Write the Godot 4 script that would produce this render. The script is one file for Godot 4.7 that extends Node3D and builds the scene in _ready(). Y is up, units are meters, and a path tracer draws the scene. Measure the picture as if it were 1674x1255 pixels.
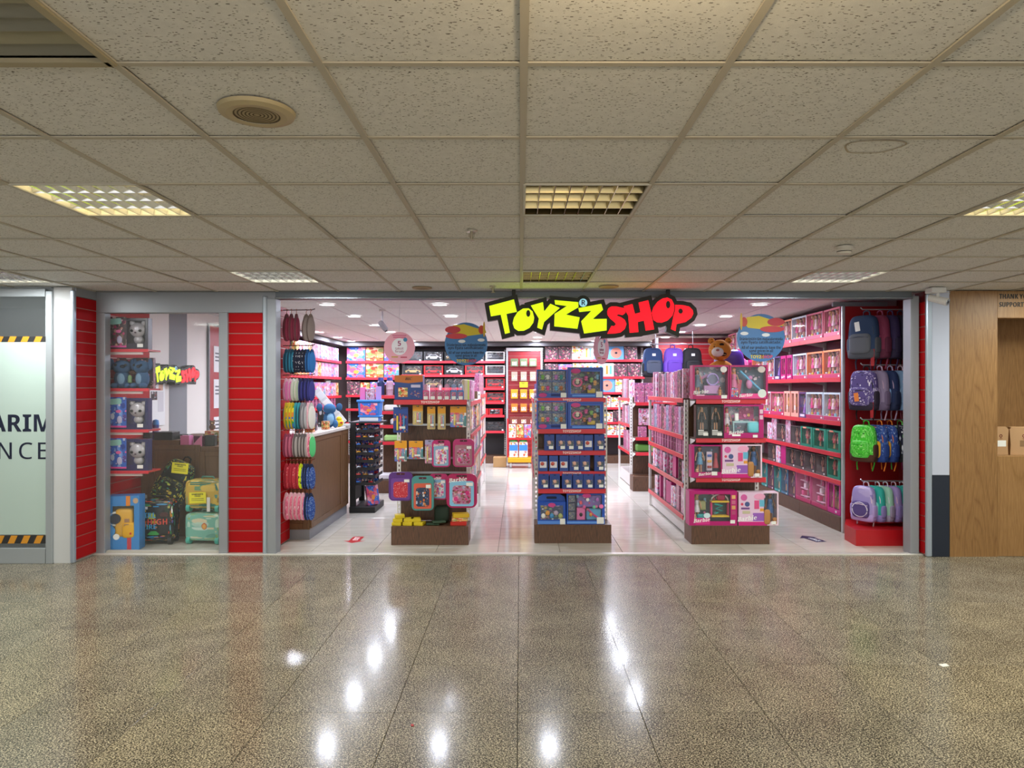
extends Node3D

var rng := RandomNumberGenerator.new()
var used := {}
var mats := {}
var boxes := {}
var tex := {}
var M := {}
var shared := {}

const CAM_Y := 1.65
const CEIL := 2.6
const SHOP_CEIL := 2.65

# ------------------------------------------------------------------ mesh builder
class MB:
	var v := PackedVector3Array()
	var n := PackedVector3Array()
	var t := PackedVector2Array()
	func tri(a: Vector3, b: Vector3, c: Vector3, na: Vector3, nb: Vector3, nc: Vector3, ta := Vector2(0, 1), tb := Vector2(1, 1), tc := Vector2(1, 0)) -> void:
		var face := (b - a).cross(c - a)
		if face.dot(na + nb + nc) > 0.0:
			v.append_array([a, c, b]); n.append_array([na, nc, nb]); t.append_array([ta, tc, tb])
		else:
			v.append_array([a, b, c]); n.append_array([na, nb, nc]); t.append_array([ta, tb, tc])
	func quad(a: Vector3, b: Vector3, c: Vector3, d: Vector3, out: Vector3) -> void:
		var nn := (b - a).cross(d - a)
		if nn.length_squared() < 1e-14:
			nn = (c - b).cross(d - b)
		nn = nn.normalized()
		if nn.dot(out) < 0.0:
			nn = -nn
		tri(a, b, c, nn, nn, nn, Vector2(0, 1), Vector2(1, 1), Vector2(1, 0))
		tri(a, c, d, nn, nn, nn, Vector2(0, 1), Vector2(1, 0), Vector2(0, 0))
	func corner(h: Vector3, b: float, s: Vector3, k: int) -> Vector3:
		var r := Vector3(h.x - b, h.y - b, h.z - b)
		r[k] = h[k]
		return r * s
	func box(c: Vector3, size: Vector3, b := 0.0, bs := Basis.IDENTITY) -> MB:
		var h := size * 0.5
		b = minf(b, minf(h.x, minf(h.y, h.z)) * 0.45)
		for k in 3:
			var l := (k + 1) % 3
			var m := (k + 2) % 3
			for s in [-1.0, 1.0]:
				var q: Array[Vector3] = []
				var order: Array = [[-1, -1], [1, -1], [1, 1], [-1, 1]]
				if k == 0:
					order = [[-1, -s], [-1, s], [1, s], [1, -s]]
				elif k == 2:
					order = [[-s, -1], [s, -1], [s, 1], [-s, 1]]
				for o in order:
					var sg := Vector3.ZERO
					sg[k] = s; sg[l] = o[0]; sg[m] = o[1]
					q.append(c + bs * corner(h, b, sg, k))
				if k == 0:
					q = [q[0], q[1], q[2], q[3]]
				var out := Vector3.ZERO
				out[k] = s
				quad(q[0], q[1], q[2], q[3], bs * out)
		if b > 0.0:
			for k in 3:
				var l := (k + 1) % 3
				var m := (k + 2) % 3
				for sk in [-1.0, 1.0]:
					for sl in [-1.0, 1.0]:
						var s1 := Vector3.ZERO
						s1[k] = sk; s1[l] = sl; s1[m] = -1
						var s2 := s1
						s2[m] = 1
						var out := Vector3.ZERO
						out[k] = sk; out[l] = sl
						quad(c + bs * corner(h, b, s1, k), c + bs * corner(h, b, s1, l), c + bs * corner(h, b, s2, l), c + bs * corner(h, b, s2, k), bs * out)
			for i in 8:
				var s := Vector3(-1 if i & 1 else 1, -1 if i & 2 else 1, -1 if i & 4 else 1)
				var nn := bs * s.normalized()
				tri(c + bs * corner(h, b, s, 0), c + bs * corner(h, b, s, 1), c + bs * corner(h, b, s, 2), nn, nn, nn)
		return self
	func prism(poly: PackedVector2Array, z0: float, z1: float, xf := Transform3D.IDENTITY) -> MB:
		var idx := Geometry2D.triangulate_polygon(poly)
		var lo := Vector2(1e9, 1e9)
		var hi := Vector2(-1e9, -1e9)
		for p in poly:
			lo = lo.min(p); hi = hi.max(p)
		var sz := (hi - lo).max(Vector2(1e-6, 1e-6))
		for i in range(0, idx.size(), 3):
			var p := [poly[idx[i]], poly[idx[i + 1]], poly[idx[i + 2]]]
			var uv := []
			for k in 3:
				uv.append(Vector2((p[k].x - lo.x) / sz.x, 1.0 - (p[k].y - lo.y) / sz.y))
			for e in [[z1, 1.0], [z0, -1.0]]:
				var nn: Vector3 = (xf.basis * Vector3(0, 0, e[1])).normalized()
				tri(xf * Vector3(p[0].x, p[0].y, e[0]), xf * Vector3(p[1].x, p[1].y, e[0]), xf * Vector3(p[2].x, p[2].y, e[0]), nn, nn, nn, uv[0], uv[1], uv[2])
		var ccw := 0.0
		for i in poly.size():
			ccw += poly[i].cross(poly[(i + 1) % poly.size()])
		for i in poly.size():
			var a := poly[i]
			var b := poly[(i + 1) % poly.size()]
			var d := b - a
			var out := Vector3(d.y, -d.x, 0) * signf(ccw)
			quad(xf * Vector3(a.x, a.y, z0), xf * Vector3(b.x, b.y, z0), xf * Vector3(b.x, b.y, z1), xf * Vector3(a.x, a.y, z1), xf.basis * out)
		return self
	func lathe(prof: Array, seg: int, xf := Transform3D.IDENTITY) -> MB:
		for i in prof.size() - 1:
			var p0: Vector2 = prof[i]
			var p1: Vector2 = prof[i + 1]
			var d := (p1 - p0).normalized()
			for k in seg:
				var a0 := TAU * k / seg
				var a1 := TAU * (k + 1) / seg
				var c0 := Vector3(cos(a0), 0, sin(a0))
				var c1 := Vector3(cos(a1), 0, sin(a1))
				var n0 := (xf.basis * (c0 * d.y + Vector3(0, -d.x, 0))).normalized()
				var n1 := (xf.basis * (c1 * d.y + Vector3(0, -d.x, 0))).normalized()
				var A := xf * (c0 * p0.x + Vector3(0, p0.y, 0))
				var B := xf * (c1 * p0.x + Vector3(0, p0.y, 0))
				var C := xf * (c1 * p1.x + Vector3(0, p1.y, 0))
				var D := xf * (c0 * p1.x + Vector3(0, p1.y, 0))
				if p0.x > 1e-6:
					tri(A, B, C, n0, n1, n1)
				if p1.x > 1e-6:
					tri(A, C, D, n0, n1, n0)
		return self
	static func sp(x: float, e: float) -> float:
		return signf(x) * pow(absf(x), e)
	func blob(c: Vector3, r: Vector3, e1 := 1.0, e2 := 1.0, seg := 16, rings := 10, xf := Transform3D.IDENTITY, taper := 0.0) -> MB:
		var pts := []
		var nor := []
		for i in rings + 1:
			var a := -PI / 2 + PI * i / rings
			var row := []
			var rn := []
			for k in seg + 1:
				var w := TAU * k / seg
				var p := Vector3(sp(cos(a), e1) * sp(cos(w), e2), sp(sin(a), e1), sp(cos(a), e1) * sp(sin(w), e2))
				var g := Vector3(sp(cos(a), 2.0 - e1) * sp(cos(w), 2.0 - e2) / r.x, sp(sin(a), 2.0 - e1) / r.y, sp(cos(a), 2.0 - e1) * sp(sin(w), 2.0 - e2) / r.z)
				var q := p * r
				q.x *= 1.0 - taper * p.y
				q.z *= 1.0 - taper * p.y
				row.append(xf * (c + q)); rn.append((xf.basis * g).normalized())
			pts.append(row); nor.append(rn)
		for i in rings:
			for k in seg:
				var a: Vector3 = pts[i][k]
				var b: Vector3 = pts[i][k + 1]
				var d: Vector3 = pts[i + 1][k]
				var e: Vector3 = pts[i + 1][k + 1]
				var f0 := float(k) / seg
				var f1 := float(k + 1) / seg
				var g0 := 1.0 - float(i) / rings
				var g1 := 1.0 - float(i + 1) / rings
				if i > 0:
					tri(a, b, e, nor[i][k], nor[i][k + 1], nor[i + 1][k + 1], Vector2(f0, g0), Vector2(f1, g0), Vector2(f1, g1))
				if i < rings - 1:
					tri(a, e, d, nor[i][k], nor[i + 1][k + 1], nor[i + 1][k], Vector2(f0, g0), Vector2(f1, g1), Vector2(f0, g1))
		return self
	func tube(pts: Array, r: float, seg := 6, flat := 1.0) -> MB:
		var prev := []
		var pn := []
		for i in pts.size():
			var d: Vector3 = (pts[mini(i + 1, pts.size() - 1)] - pts[maxi(i - 1, 0)]).normalized()
			var up := Vector3.UP if absf(d.y) < 0.95 else Vector3.RIGHT
			var a := d.cross(up).normalized()
			var b := a.cross(d).normalized()
			var ring := []
			var rn := []
			for k in seg:
				var w := TAU * k / seg
				ring.append(pts[i] + a * cos(w) * r + b * sin(w) * r * flat)
				rn.append((a * cos(w) * flat + b * sin(w)).normalized())
			if i > 0:
				for k in seg:
					var l := (k + 1) % seg
					tri(prev[k], prev[l], ring[l], pn[k], pn[l], rn[l])
					tri(prev[k], ring[l], ring[k], pn[k], rn[l], rn[k])
			if i == 0 or i == pts.size() - 1:
				var cn := d if i > 0 else -d
				for k in range(1, seg - 1):
					tri(ring[0], ring[k], ring[k + 1], cn, cn, cn)
			prev = ring; pn = rn
		return self
	func mesh() -> ArrayMesh:
		var arr := []
		arr.resize(Mesh.ARRAY_MAX)
		arr[Mesh.ARRAY_VERTEX] = v; arr[Mesh.ARRAY_NORMAL] = n; arr[Mesh.ARRAY_TEX_UV] = t
		var m := ArrayMesh.new()
		m.add_surface_from_arrays(Mesh.PRIMITIVE_TRIANGLES, arr)
		return m

func mb() -> MB: return MB.new()

func bx(x: float, y: float, z: float, b := 0.0) -> ArrayMesh:
	var key := "%.4f %.4f %.4f %.4f" % [x, y, z, b]
	if not boxes.has(key):
		boxes[key] = mb().box(Vector3.ZERO, Vector3(x, y, z), b).mesh()
	return boxes[key]

func cyl(r: float, h: float, seg := 16) -> ArrayMesh:
	var key := "c%.4f %.4f %d" % [r, h, seg]
	if not boxes.has(key):
		boxes[key] = mb().lathe([Vector2(0, -h / 2), Vector2(r, -h / 2), Vector2(r, h / 2), Vector2(0, h / 2)], seg).mesh()
	return boxes[key]

func rrect(w: float, h: float, r: float, seg := 4) -> PackedVector2Array:
	var p := PackedVector2Array()
	var cs := [Vector2(w / 2 - r, h / 2 - r), Vector2(-w / 2 + r, h / 2 - r), Vector2(-w / 2 + r, -h / 2 + r), Vector2(w / 2 - r, -h / 2 + r)]
	for q in 4:
		for k in seg + 1:
			var a := PI / 2 * q + PI / 2 * k / seg
			p.append(cs[q] + Vector2(cos(a), sin(a)) * r)
	return p

func ell(c: Vector2, rx: float, ry: float, seg := 24) -> PackedVector2Array:
	var p := PackedVector2Array()
	for k in seg:
		p.append(c + Vector2(cos(TAU * k / seg) * rx, sin(TAU * k / seg) * ry))
	return p

func plate(poly: PackedVector2Array, th: float) -> ArrayMesh:
	return mb().prism(poly, -th / 2, th / 2).mesh()

# ------------------------------------------------------------------ nodes
func numbered(nm: String) -> String:
	if not used.has(nm):
		used[nm] = 0
		return nm
	used[nm] += 1
	return "%s_%03d" % [nm, used[nm]]

func tag(o: Node3D, label: String, category: String, group := "", kind := "") -> Node3D:
	o.set_meta("label", label)
	o.set_meta("category", category)
	if group: o.set_meta("group", group)
	if kind: o.set_meta("kind", kind)
	return o

func thing(nm: String, label: String, category: String, at := Vector3.ZERO, turn := 0.0, group := "") -> Node3D:
	var o := Node3D.new()
	o.name = numbered(nm)
	add_child(o)
	o.position = at
	o.rotation.y = turn
	tag(o, label, category, group)
	return o

func single(nm: String, mesh: Mesh, m: Material, label: String, category: String, at := Vector3.ZERO, turn := 0.0, group := "") -> MeshInstance3D:
	var o := MeshInstance3D.new()
	o.name = numbered(nm)
	o.mesh = mesh
	o.material_override = m
	add_child(o)
	o.position = at
	o.rotation.y = turn
	tag(o, label, category, group)
	return o

func struct(nm: String, mesh: Mesh, m: Material, at := Vector3.ZERO) -> MeshInstance3D:
	var o := MeshInstance3D.new()
	o.name = numbered(nm)
	o.mesh = mesh
	o.material_override = m
	add_child(o)
	o.position = at
	o.set_meta("kind", "structure")
	return o

func slab(nm: String, x0: float, x1: float, y0: float, y1: float, z0: float, z1: float, m: Material, bev := 0.0) -> MeshInstance3D:
	# z0, z1 are distances from the camera (positive away)
	return struct(nm, bx(x1 - x0, y1 - y0, absf(z1 - z0), bev), m, Vector3((x0 + x1) / 2, (y0 + y1) / 2, -(z0 + z1) / 2))

func part(parent: Node3D, nm: String, mesh: Mesh, m: Material, at := Vector3.ZERO, bs := Basis.IDENTITY) -> MeshInstance3D:
	var o := MeshInstance3D.new()
	o.name = nm
	o.mesh = mesh
	o.material_override = m
	o.transform = Transform3D(bs, at)
	parent.add_child(o, true)
	return o

func pslab(parent: Node3D, nm: String, x0: float, x1: float, y0: float, y1: float, z0: float, z1: float, m: Material, bev := 0.0) -> MeshInstance3D:
	var o := part(parent, nm, bx(x1 - x0, y1 - y0, absf(z1 - z0), bev), m)
	o.position = Vector3((x0 + x1) / 2, (y0 + y1) / 2, -(z0 + z1) / 2) - parent.position
	return o

func copy_of(src: Node3D, nm: String, label: String, category: String, at: Vector3, turn := 0.0, group := "", sc := Vector3.ONE) -> Node3D:
	var o: Node3D = src.duplicate()
	o.name = numbered(nm)
	add_child(o)
	o.position = at
	o.rotation = Vector3(0, turn, 0)
	o.scale = sc
	tag(o, label, category, group)
	return o

func text(parent: Node3D, nm: String, s: String, h: float, m: Material, at := Vector3.ZERO, bs := Basis.IDENTITY, font := "Droid Sans", weight := 700, depth := 0.002, align := HORIZONTAL_ALIGNMENT_CENTER) -> MeshInstance3D:
	var f := SystemFont.new()
	f.font_names = PackedStringArray([font])
	f.font_weight = weight
	var tm := TextMesh.new()
	tm.text = s
	tm.font = f
	tm.font_size = 48
	tm.pixel_size = h / 35.0
	tm.depth = depth
	tm.curve_step = 3.0
	tm.horizontal_alignment = align
	return part(parent, nm, tm, m, at, bs)

func fit(o: MeshInstance3D, w: float) -> void:
	var b := o.mesh.get_aabb()
	o.scale.x = w / maxf(b.size.x, 1e-4)
	o.position.x -= (b.position.x + b.size.x / 2) * o.scale.x

func rx(a: float) -> Basis: return Basis(Vector3.RIGHT, a)
func ry(a: float) -> Basis: return Basis(Vector3.UP, a)
func rz(a: float) -> Basis: return Basis(Vector3.BACK, a)
func xf(b: Basis, o: Vector3) -> Transform3D: return Transform3D(b, o)

# ------------------------------------------------------------------ materials
func mat(hex: String, rough := 0.55, metal := 0.0, glow := 0.0, spec := 0.5) -> StandardMaterial3D:
	var key := "%s %.2f %.2f %.2f %.2f" % [hex, rough, metal, glow, spec]
	if mats.has(key): return mats[key]
	var m := StandardMaterial3D.new()
	m.albedo_color = Color(hex)
	m.roughness = rough
	m.metallic = metal
	m.metallic_specular = spec
	if glow > 0.0:
		m.emission_enabled = true
		m.emission = Color(hex)
		m.emission_energy_multiplier = glow
	mats[key] = m
	return m

func clear(alpha: float, hex := "ffffff", rough := 0.05) -> StandardMaterial3D:
	var key := "clear %s %.3f %.3f" % [hex, alpha, rough]
	if mats.has(key): return mats[key]
	var m := StandardMaterial3D.new()
	m.albedo_color = Color(Color(hex), alpha)
	m.transparency = BaseMaterial3D.TRANSPARENCY_ALPHA
	m.roughness = rough
	mats[key] = m
	return m

func tmat(name: String, t: Texture2D, rough := 0.5, tri := 0.0, metal := 0.0) -> StandardMaterial3D:
	var m := StandardMaterial3D.new()
	m.albedo_texture = t
	m.roughness = rough
	m.metallic = metal
	if tri > 0.0:
		m.uv1_triplanar = true
		m.uv1_world_triplanar = true
		m.uv1_scale = Vector3.ONE * tri
	M[name] = m
	return m

func to_tex(im: Image) -> ImageTexture:
	return ImageTexture.create_from_image(im)

func granite() -> ImageTexture:
	var im := Image.create(1024, 1024, false, Image.FORMAT_RGB8)
	var a := FastNoiseLite.new()
	a.seed = 3; a.frequency = 0.24; a.fractal_octaves = 2
	var b := FastNoiseLite.new()
	b.seed = 8; b.frequency = 0.006; b.fractal_octaves = 3
	var dk := Color("25221d"); var md := Color("746e62"); var lt := Color("d6ccb4")
	for y in 1024:
		for x in 1024:
			var g := a.get_noise_2d(x, y) * 1.0 + b.get_noise_2d(x, y) * 0.12 + rng.randf_range(-0.55, 0.55)
			var c := md.lerp(lt, clampf(g * 1.9, 0, 1)) if g > 0 else md.lerp(dk, clampf(-g * 2.0, 0, 1))
			im.set_pixel(x, y, c)
	return to_tex(im)

func pitted() -> ImageTexture:
	var im := Image.create(1024, 1024, false, Image.FORMAT_RGB8)
	var b := FastNoiseLite.new()
	b.seed = 21; b.frequency = 0.02; b.fractal_octaves = 4
	for y in 1024:
		for x in 1024:
			var g := 0.88 + b.get_noise_2d(x, y) * 0.03 + rng.randf_range(-0.025, 0.025)
			im.set_pixel(x, y, Color(g, g * 0.992, g * 0.975))
	for k in 5600:
		var x := rng.randi_range(0, 1023); var y := rng.randi_range(0, 1023)
		var l := rng.randi_range(2, 7)
		var th := rng.randi_range(1, 2) if k % 5 else 3
		var s := rng.randf_range(0.28, 0.55)
		im.fill_rect(Rect2i(x, y, l, th), Color(s, s * 0.94, s * 0.85))
	return to_tex(im)

func streaks() -> ImageTexture:
	var im := Image.create(512, 512, false, Image.FORMAT_RGB8)
	var a := FastNoiseLite.new()
	a.seed = 41; a.frequency = 0.01; a.fractal_octaves = 4
	for y in 512:
		for x in 512:
			var g := 0.93 + a.get_noise_2d(x * 0.5, y * 4.0) * 0.06 + rng.randf_range(-0.01, 0.01)
			im.set_pixel(x, y, Color(g, g * 0.995, g * 0.98))
	return to_tex(im)

func wood(base: String, dark: String, sd: int, rings: float, fine: float) -> ImageTexture:
	var W := 512
	var im := Image.create(W, W, false, Image.FORMAT_RGB8)
	var a := FastNoiseLite.new()
	a.seed = sd; a.frequency = 0.004; a.fractal_octaves = 2
	var f := FastNoiseLite.new()
	f.seed = sd + 5; f.frequency = 0.05; f.fractal_octaves = 3
	var cb := Color(base); var cd := Color(dark)
	for y in W:
		for x in W:
			var n := a.get_noise_2d(x * 1.3, y * 0.16)
			var r := absf(sin((n * rings + x * 0.012) * PI))
			var g := f.get_noise_2d(x * 4.0, y * 0.22) * fine
			im.set_pixel(x, y, cb.lerp(cd, clampf(pow(1.0 - r, 3.0) * 0.42 + g + 0.28, 0, 1)))
	return to_tex(im)

func art(sd: int, bg: String, cols: Array, count: int, lo := 6, hi := 26) -> ImageTexture:
	# busy printed packaging art: overlapping patches, stripes and dots of the box's own colours
	var r := RandomNumberGenerator.new()
	r.seed = sd
	var W := 128
	var im := Image.create(W, W, false, Image.FORMAT_RGB8)
	im.fill(Color(bg))
	for k in count:
		var c := Color(cols[r.randi() % cols.size()]).lerp(Color(cols[r.randi() % cols.size()]), r.randf() * 0.3)
		var x := r.randi_range(-4, W - 4); var y := r.randi_range(-4, W - 4)
		var s := r.randi_range(lo, hi)
		if r.randf() < 0.55:
			var sy := s * r.randf_range(0.5, 1.2)
			for j in range(maxi(0, int(y - sy)), mini(W, int(y + sy))):
				var w := s * sqrt(maxf(0.0, 1.0 - pow((j - y) / sy, 2.0)))
				var x0 := clampi(int(x - w), 0, W); var x1 := clampi(int(x + w), 0, W)
				if x1 > x0: im.fill_rect(Rect2i(x0, j, x1 - x0, 1), c)
		else:
			im.fill_rect(Rect2i(maxi(x, 0), maxi(y, 0), s, maxi(2, int(s * r.randf_range(0.15, 0.8)))), c)
	return to_tex(im)

func dots(sd: int, bg: String, cols: Array, count: int, lo: float, hi: float) -> ImageTexture:
	var r := RandomNumberGenerator.new()
	r.seed = sd
	var W := 128
	var im := Image.create(W, W, false, Image.FORMAT_RGB8)
	im.fill(Color(bg))
	for k in count:
		var c := Color(cols[r.randi() % cols.size()])
		var x := r.randi_range(0, W); var y := r.randi_range(0, W)
		var s := r.randf_range(lo, hi)
		for j in range(int(y - s), int(y + s) + 1):
			for i in range(int(x - s), int(x + s) + 1):
				if Vector2(i - x, j - y).length() <= s:
					im.set_pixel(posmod(i, W), posmod(j, W), c)
	return to_tex(im)

func make_materials() -> void:
	M.granite = null
	tmat("granite", granite(), 0.25, 0.40)
	M.granite.clearcoat_enabled = true
	M.granite.clearcoat = 0.28
	M.granite.clearcoat_roughness = 0.12
	M.granite.metallic_specular = 0.22
	tmat("pitted", pitted(), 0.95, 0.83)
	tmat("oak", wood("a0784a", "7a5530", 11, 5.0, 0.5), 0.45, 0.9)
	tmat("oak_light", wood("a98052", "866036", 31, 3.0, 0.5), 0.45, 0.9)
	tmat("walnut", wood("6b4a35", "3f2a1e", 17, 7.0, 0.6), 0.4, 1.6)
	tmat("counter", wood("7c5a3a", "5c4028", 23, 2.0, 0.5), 0.42, 1.4)
	var tm := tmat("shop_tile", streaks(), 0.12, 0.5)
	tm.albedo_color = Color("d8cfc4")
	tmat("puzzle_blue", art(1, "2d6fd6", ["f0506a", "ff7a8c", "3f8ae8", "f6a040", "f4c0d0", "e23060"], 60), 0.35)
	tmat("puzzle_gold", art(2, "b06a3a", ["e8863a", "d84a3a", "7aa050", "f4d080", "c83a2a", "fff0d0"], 90), 0.35)
	tmat("puzzle_mix", art(3, "f4e6e8", ["e86aa0", "5a7ad8", "f0a040", "40a8b0", "e84050", "8a60c8"], 70), 0.35)
	tmat("doll_art", art(4, "b87898", ["d82a80", "e8a0c0", "704038", "a8b8d8", "981858", "f0d0dc", "885040"], 120, 4, 14), 0.35)
	tmat("doll_dark", art(5, "5a4a50", ["c83a70", "8a6a60", "3a3438", "d8a090", "e8c8d0", "702848"], 120, 4, 12), 0.35)
	tmat("car_art", art(6, "2b2b2e", ["505058", "8a8a90", "1a1a1c", "c0c0c4", "7a2020"], 50, 5, 20), 0.3)
	tmat("baby_art", art(7, "f2eee6", ["e86a3a", "5ab0d8", "f0c040", "e04a5a", "6ab060", "7a5ac0"], 50, 5, 18), 0.35)
	tmat("pet_art", art(9, "3f6ac8", ["28489a", "7aa0e8", "e86aa8", "9ac0e8", "d8d8e8", "5a4a9a"], 80, 4, 14), 0.3)
	tmat("pet_scene", art(10, "4a5468", ["6a88c8", "38404c", "c8a0c8", "7aa080", "b0a060", "8a5a8a", "d8d8e0"], 110, 3, 9), 0.3)
	tmat("blue_pack", art(12, "1f3a8a", ["3a68c8", "16286a", "d88a4a", "e8b060", "a84a5a"], 40, 4, 12), 0.3)
	tmat("play_art", art(13, "f0d8e8", ["e860a8", "9a6ad0", "f0c050", "8ad0e0", "f8f0f4", "c83a80", "d88040"], 90, 4, 13), 0.3)
	tmat("hot_art", art(14, "2a3a58", ["3a78c8", "c83030", "d8d8e0", "1a2030", "e08030"], 80, 3, 10), 0.3)
	tmat("graffiti", art(15, "15161a", ["2a9ad8", "e84030", "f0d030", "f4f4f4", "38a050", "e87a20", "2050c0", "15161a"], 160, 2, 7), 0.22)
	tmat("dino", art(16, "0e1210", ["0e1210", "e0d048", "2a8a78", "0e1210", "6a9a40", "c09838", "d8c840"], 210, 2, 6), 0.7)
	tmat("safari", art(18, "7ab8a8", ["b8d8c8", "5a9a8a", "d8d0b0", "8ab070", "c8e0d8"], 90, 4, 14), 0.15)
	tmat("giraffe", art(19, "c8a848", ["d8b850", "4a8a78", "a88838", "e0c878", "3a7a6a"], 40, 8, 24), 0.15)
	tmat("dot_navy", dots(20, "1c2038", ["e8e8f0"], 130, 1.5, 2.6), 0.85)
	tmat("dot_pink", dots(22, "e87898", ["f8d0dc", "c85878"], 160, 2.0, 4.5), 0.85)
	tmat("dot_red", dots(24, "c83a48", ["f0c0c0", "e87880"], 120, 1.5, 3.0), 0.85)
	tmat("dot_neon", dots(25, "e0f020", ["15181a"], 60, 2.0, 4.0), 0.8)
	tmat("rainbow", art(26, "3aa040", ["3aa040", "e8d830", "e87030", "3a70c8", "d83a4a"], 60, 8, 30), 0.7)
	tmat("tiger", art(27, "d88a30", ["d88a30", "2a1c12", "e8b060", "d88a30", "f0e0c8"], 70, 3, 9), 0.95)
	tmat("violet_pack", dots(28, "5a4a88", ["c8b8e0", "3a2c60", "e8e0f0"], 130, 1.5, 4.0), 0.8)
	tmat("sequin", dots(29, "4ac838", ["7ae860", "2a8a28", "a8f090"], 300, 1.5, 3.0), 0.4)
	tmat("lilac", art(30, "a898d8", ["b8a8e0", "9080c8", "c8b8e8"], 60, 4, 16), 0.35)
	tmat("star_blue", dots(32, "2a4a9a", ["6a9ad8", "1a2a60", "c8d8f0"], 150, 1.5, 3.5), 0.75)
	tmat("vanity", art(34, "8a98b0", ["b0b8c8", "c8a8d0", "6a7888", "e0d8e8", "d880b8"], 80, 3, 10), 0.3)
	tmat("pink_slim", art(35, "b86a8c", ["e0a0bc", "b03a78", "805060", "f0d8e4", "6a3450", "8a7a8a", "70408a", "c84a90"], 130, 3, 9), 0.3)
	tmat("green_box", art(36, "2a8a78", ["1a6a5a", "c85a6a", "8a5a4a", "e8a0b0", "3aa890"], 80, 4, 12), 0.3)
	tmat("white_doll", art(37, "c8a0b4", ["e890b4", "c85088", "a8c8d8", "8a5a50", "f0e4ea", "6a6878"], 110, 4, 12), 0.3)
	for k in ["graffiti", "dino", "violet_pack", "sequin", "star_blue", "safari", "giraffe"]:
		M[k].uv1_scale = Vector3(3, 2, 1)
	M.pane = clear(0.018, "ffffff", 0.03)
	M.pane.metallic_specular = 0.25
	M.glass = clear(0.02, "e8f0f0")
	M.glass.metallic_specular = 0.2
	M.red = mat("aa0a12", 0.6, 0.0, 0.0, 0.3)
	M.red_strip = mat("d23240", 0.35)
	M.white = mat("eae6e2", 0.5)
	M.steel = mat("c4c6ca", 0.35, 0.8)
	M.alu = mat("8b8f96", 0.42, 0.35)
	M.grey = mat("70747a", 0.5)
	M.black = mat("121214", 0.5)
	M.card = mat("a98558", 0.85)
	M.skin = mat("d09a7c", 0.6)
	M.tag_white = mat("f2f2f0", 0.6)

# ------------------------------------------------------------------ light and setting
func area_light(parent: Node3D, at: Vector3, w: float, h: float, col: String, e: float) -> void:
	var l := AreaLight3D.new()
	l.name = "light"
	l.area_size = Vector2(w, h)
	l.light_color = Color(col)
	l.light_energy = e
	l.shadow_enabled = true
	l.area_range = 30.0
	l.area_attenuation = 2.0
	parent.add_child(l, true)
	l.position = at
	l.rotation = Vector3(-PI / 2, 0, 0)

func _ready() -> void:
	rng.seed = 77
	var cam := Camera3D.new()
	cam.name = "camera"
	cam.projection = Camera3D.PROJECTION_FRUSTUM
	cam.near = 0.1
	cam.far = 100.0
	cam.size = 2.0 * 627.5 / 1150.0 * cam.near
	cam.frustum_offset = Vector2(-13.0, 6.5) / 1150.0 * cam.near
	cam.position = Vector3(0, CAM_Y, 0)
	add_child(cam)
	cam.current = true
	var we := WorldEnvironment.new()
	var env := Environment.new()
	env.background_mode = Environment.BG_COLOR
	env.background_color = Color("f2f4f6")
	env.background_energy_multiplier = 2.2  # daylight beyond the unseen windows, set to light shop front and ceiling
	env.tonemap_mode = Environment.TONE_MAPPER_LINEAR
	env.tonemap_exposure = 1.0
	env.sdfgi_enabled = true
	env.ssao_enabled = true
	env.ssil_enabled = true
	we.environment = env
	add_child(we)
	make_materials()
	corridor_lights()
	shop_lights()
	build_setting()
	build_front()
	build_sign()
	build_more()

var SHOP_E := 2.3
var HALL_E := 3.0

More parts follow.
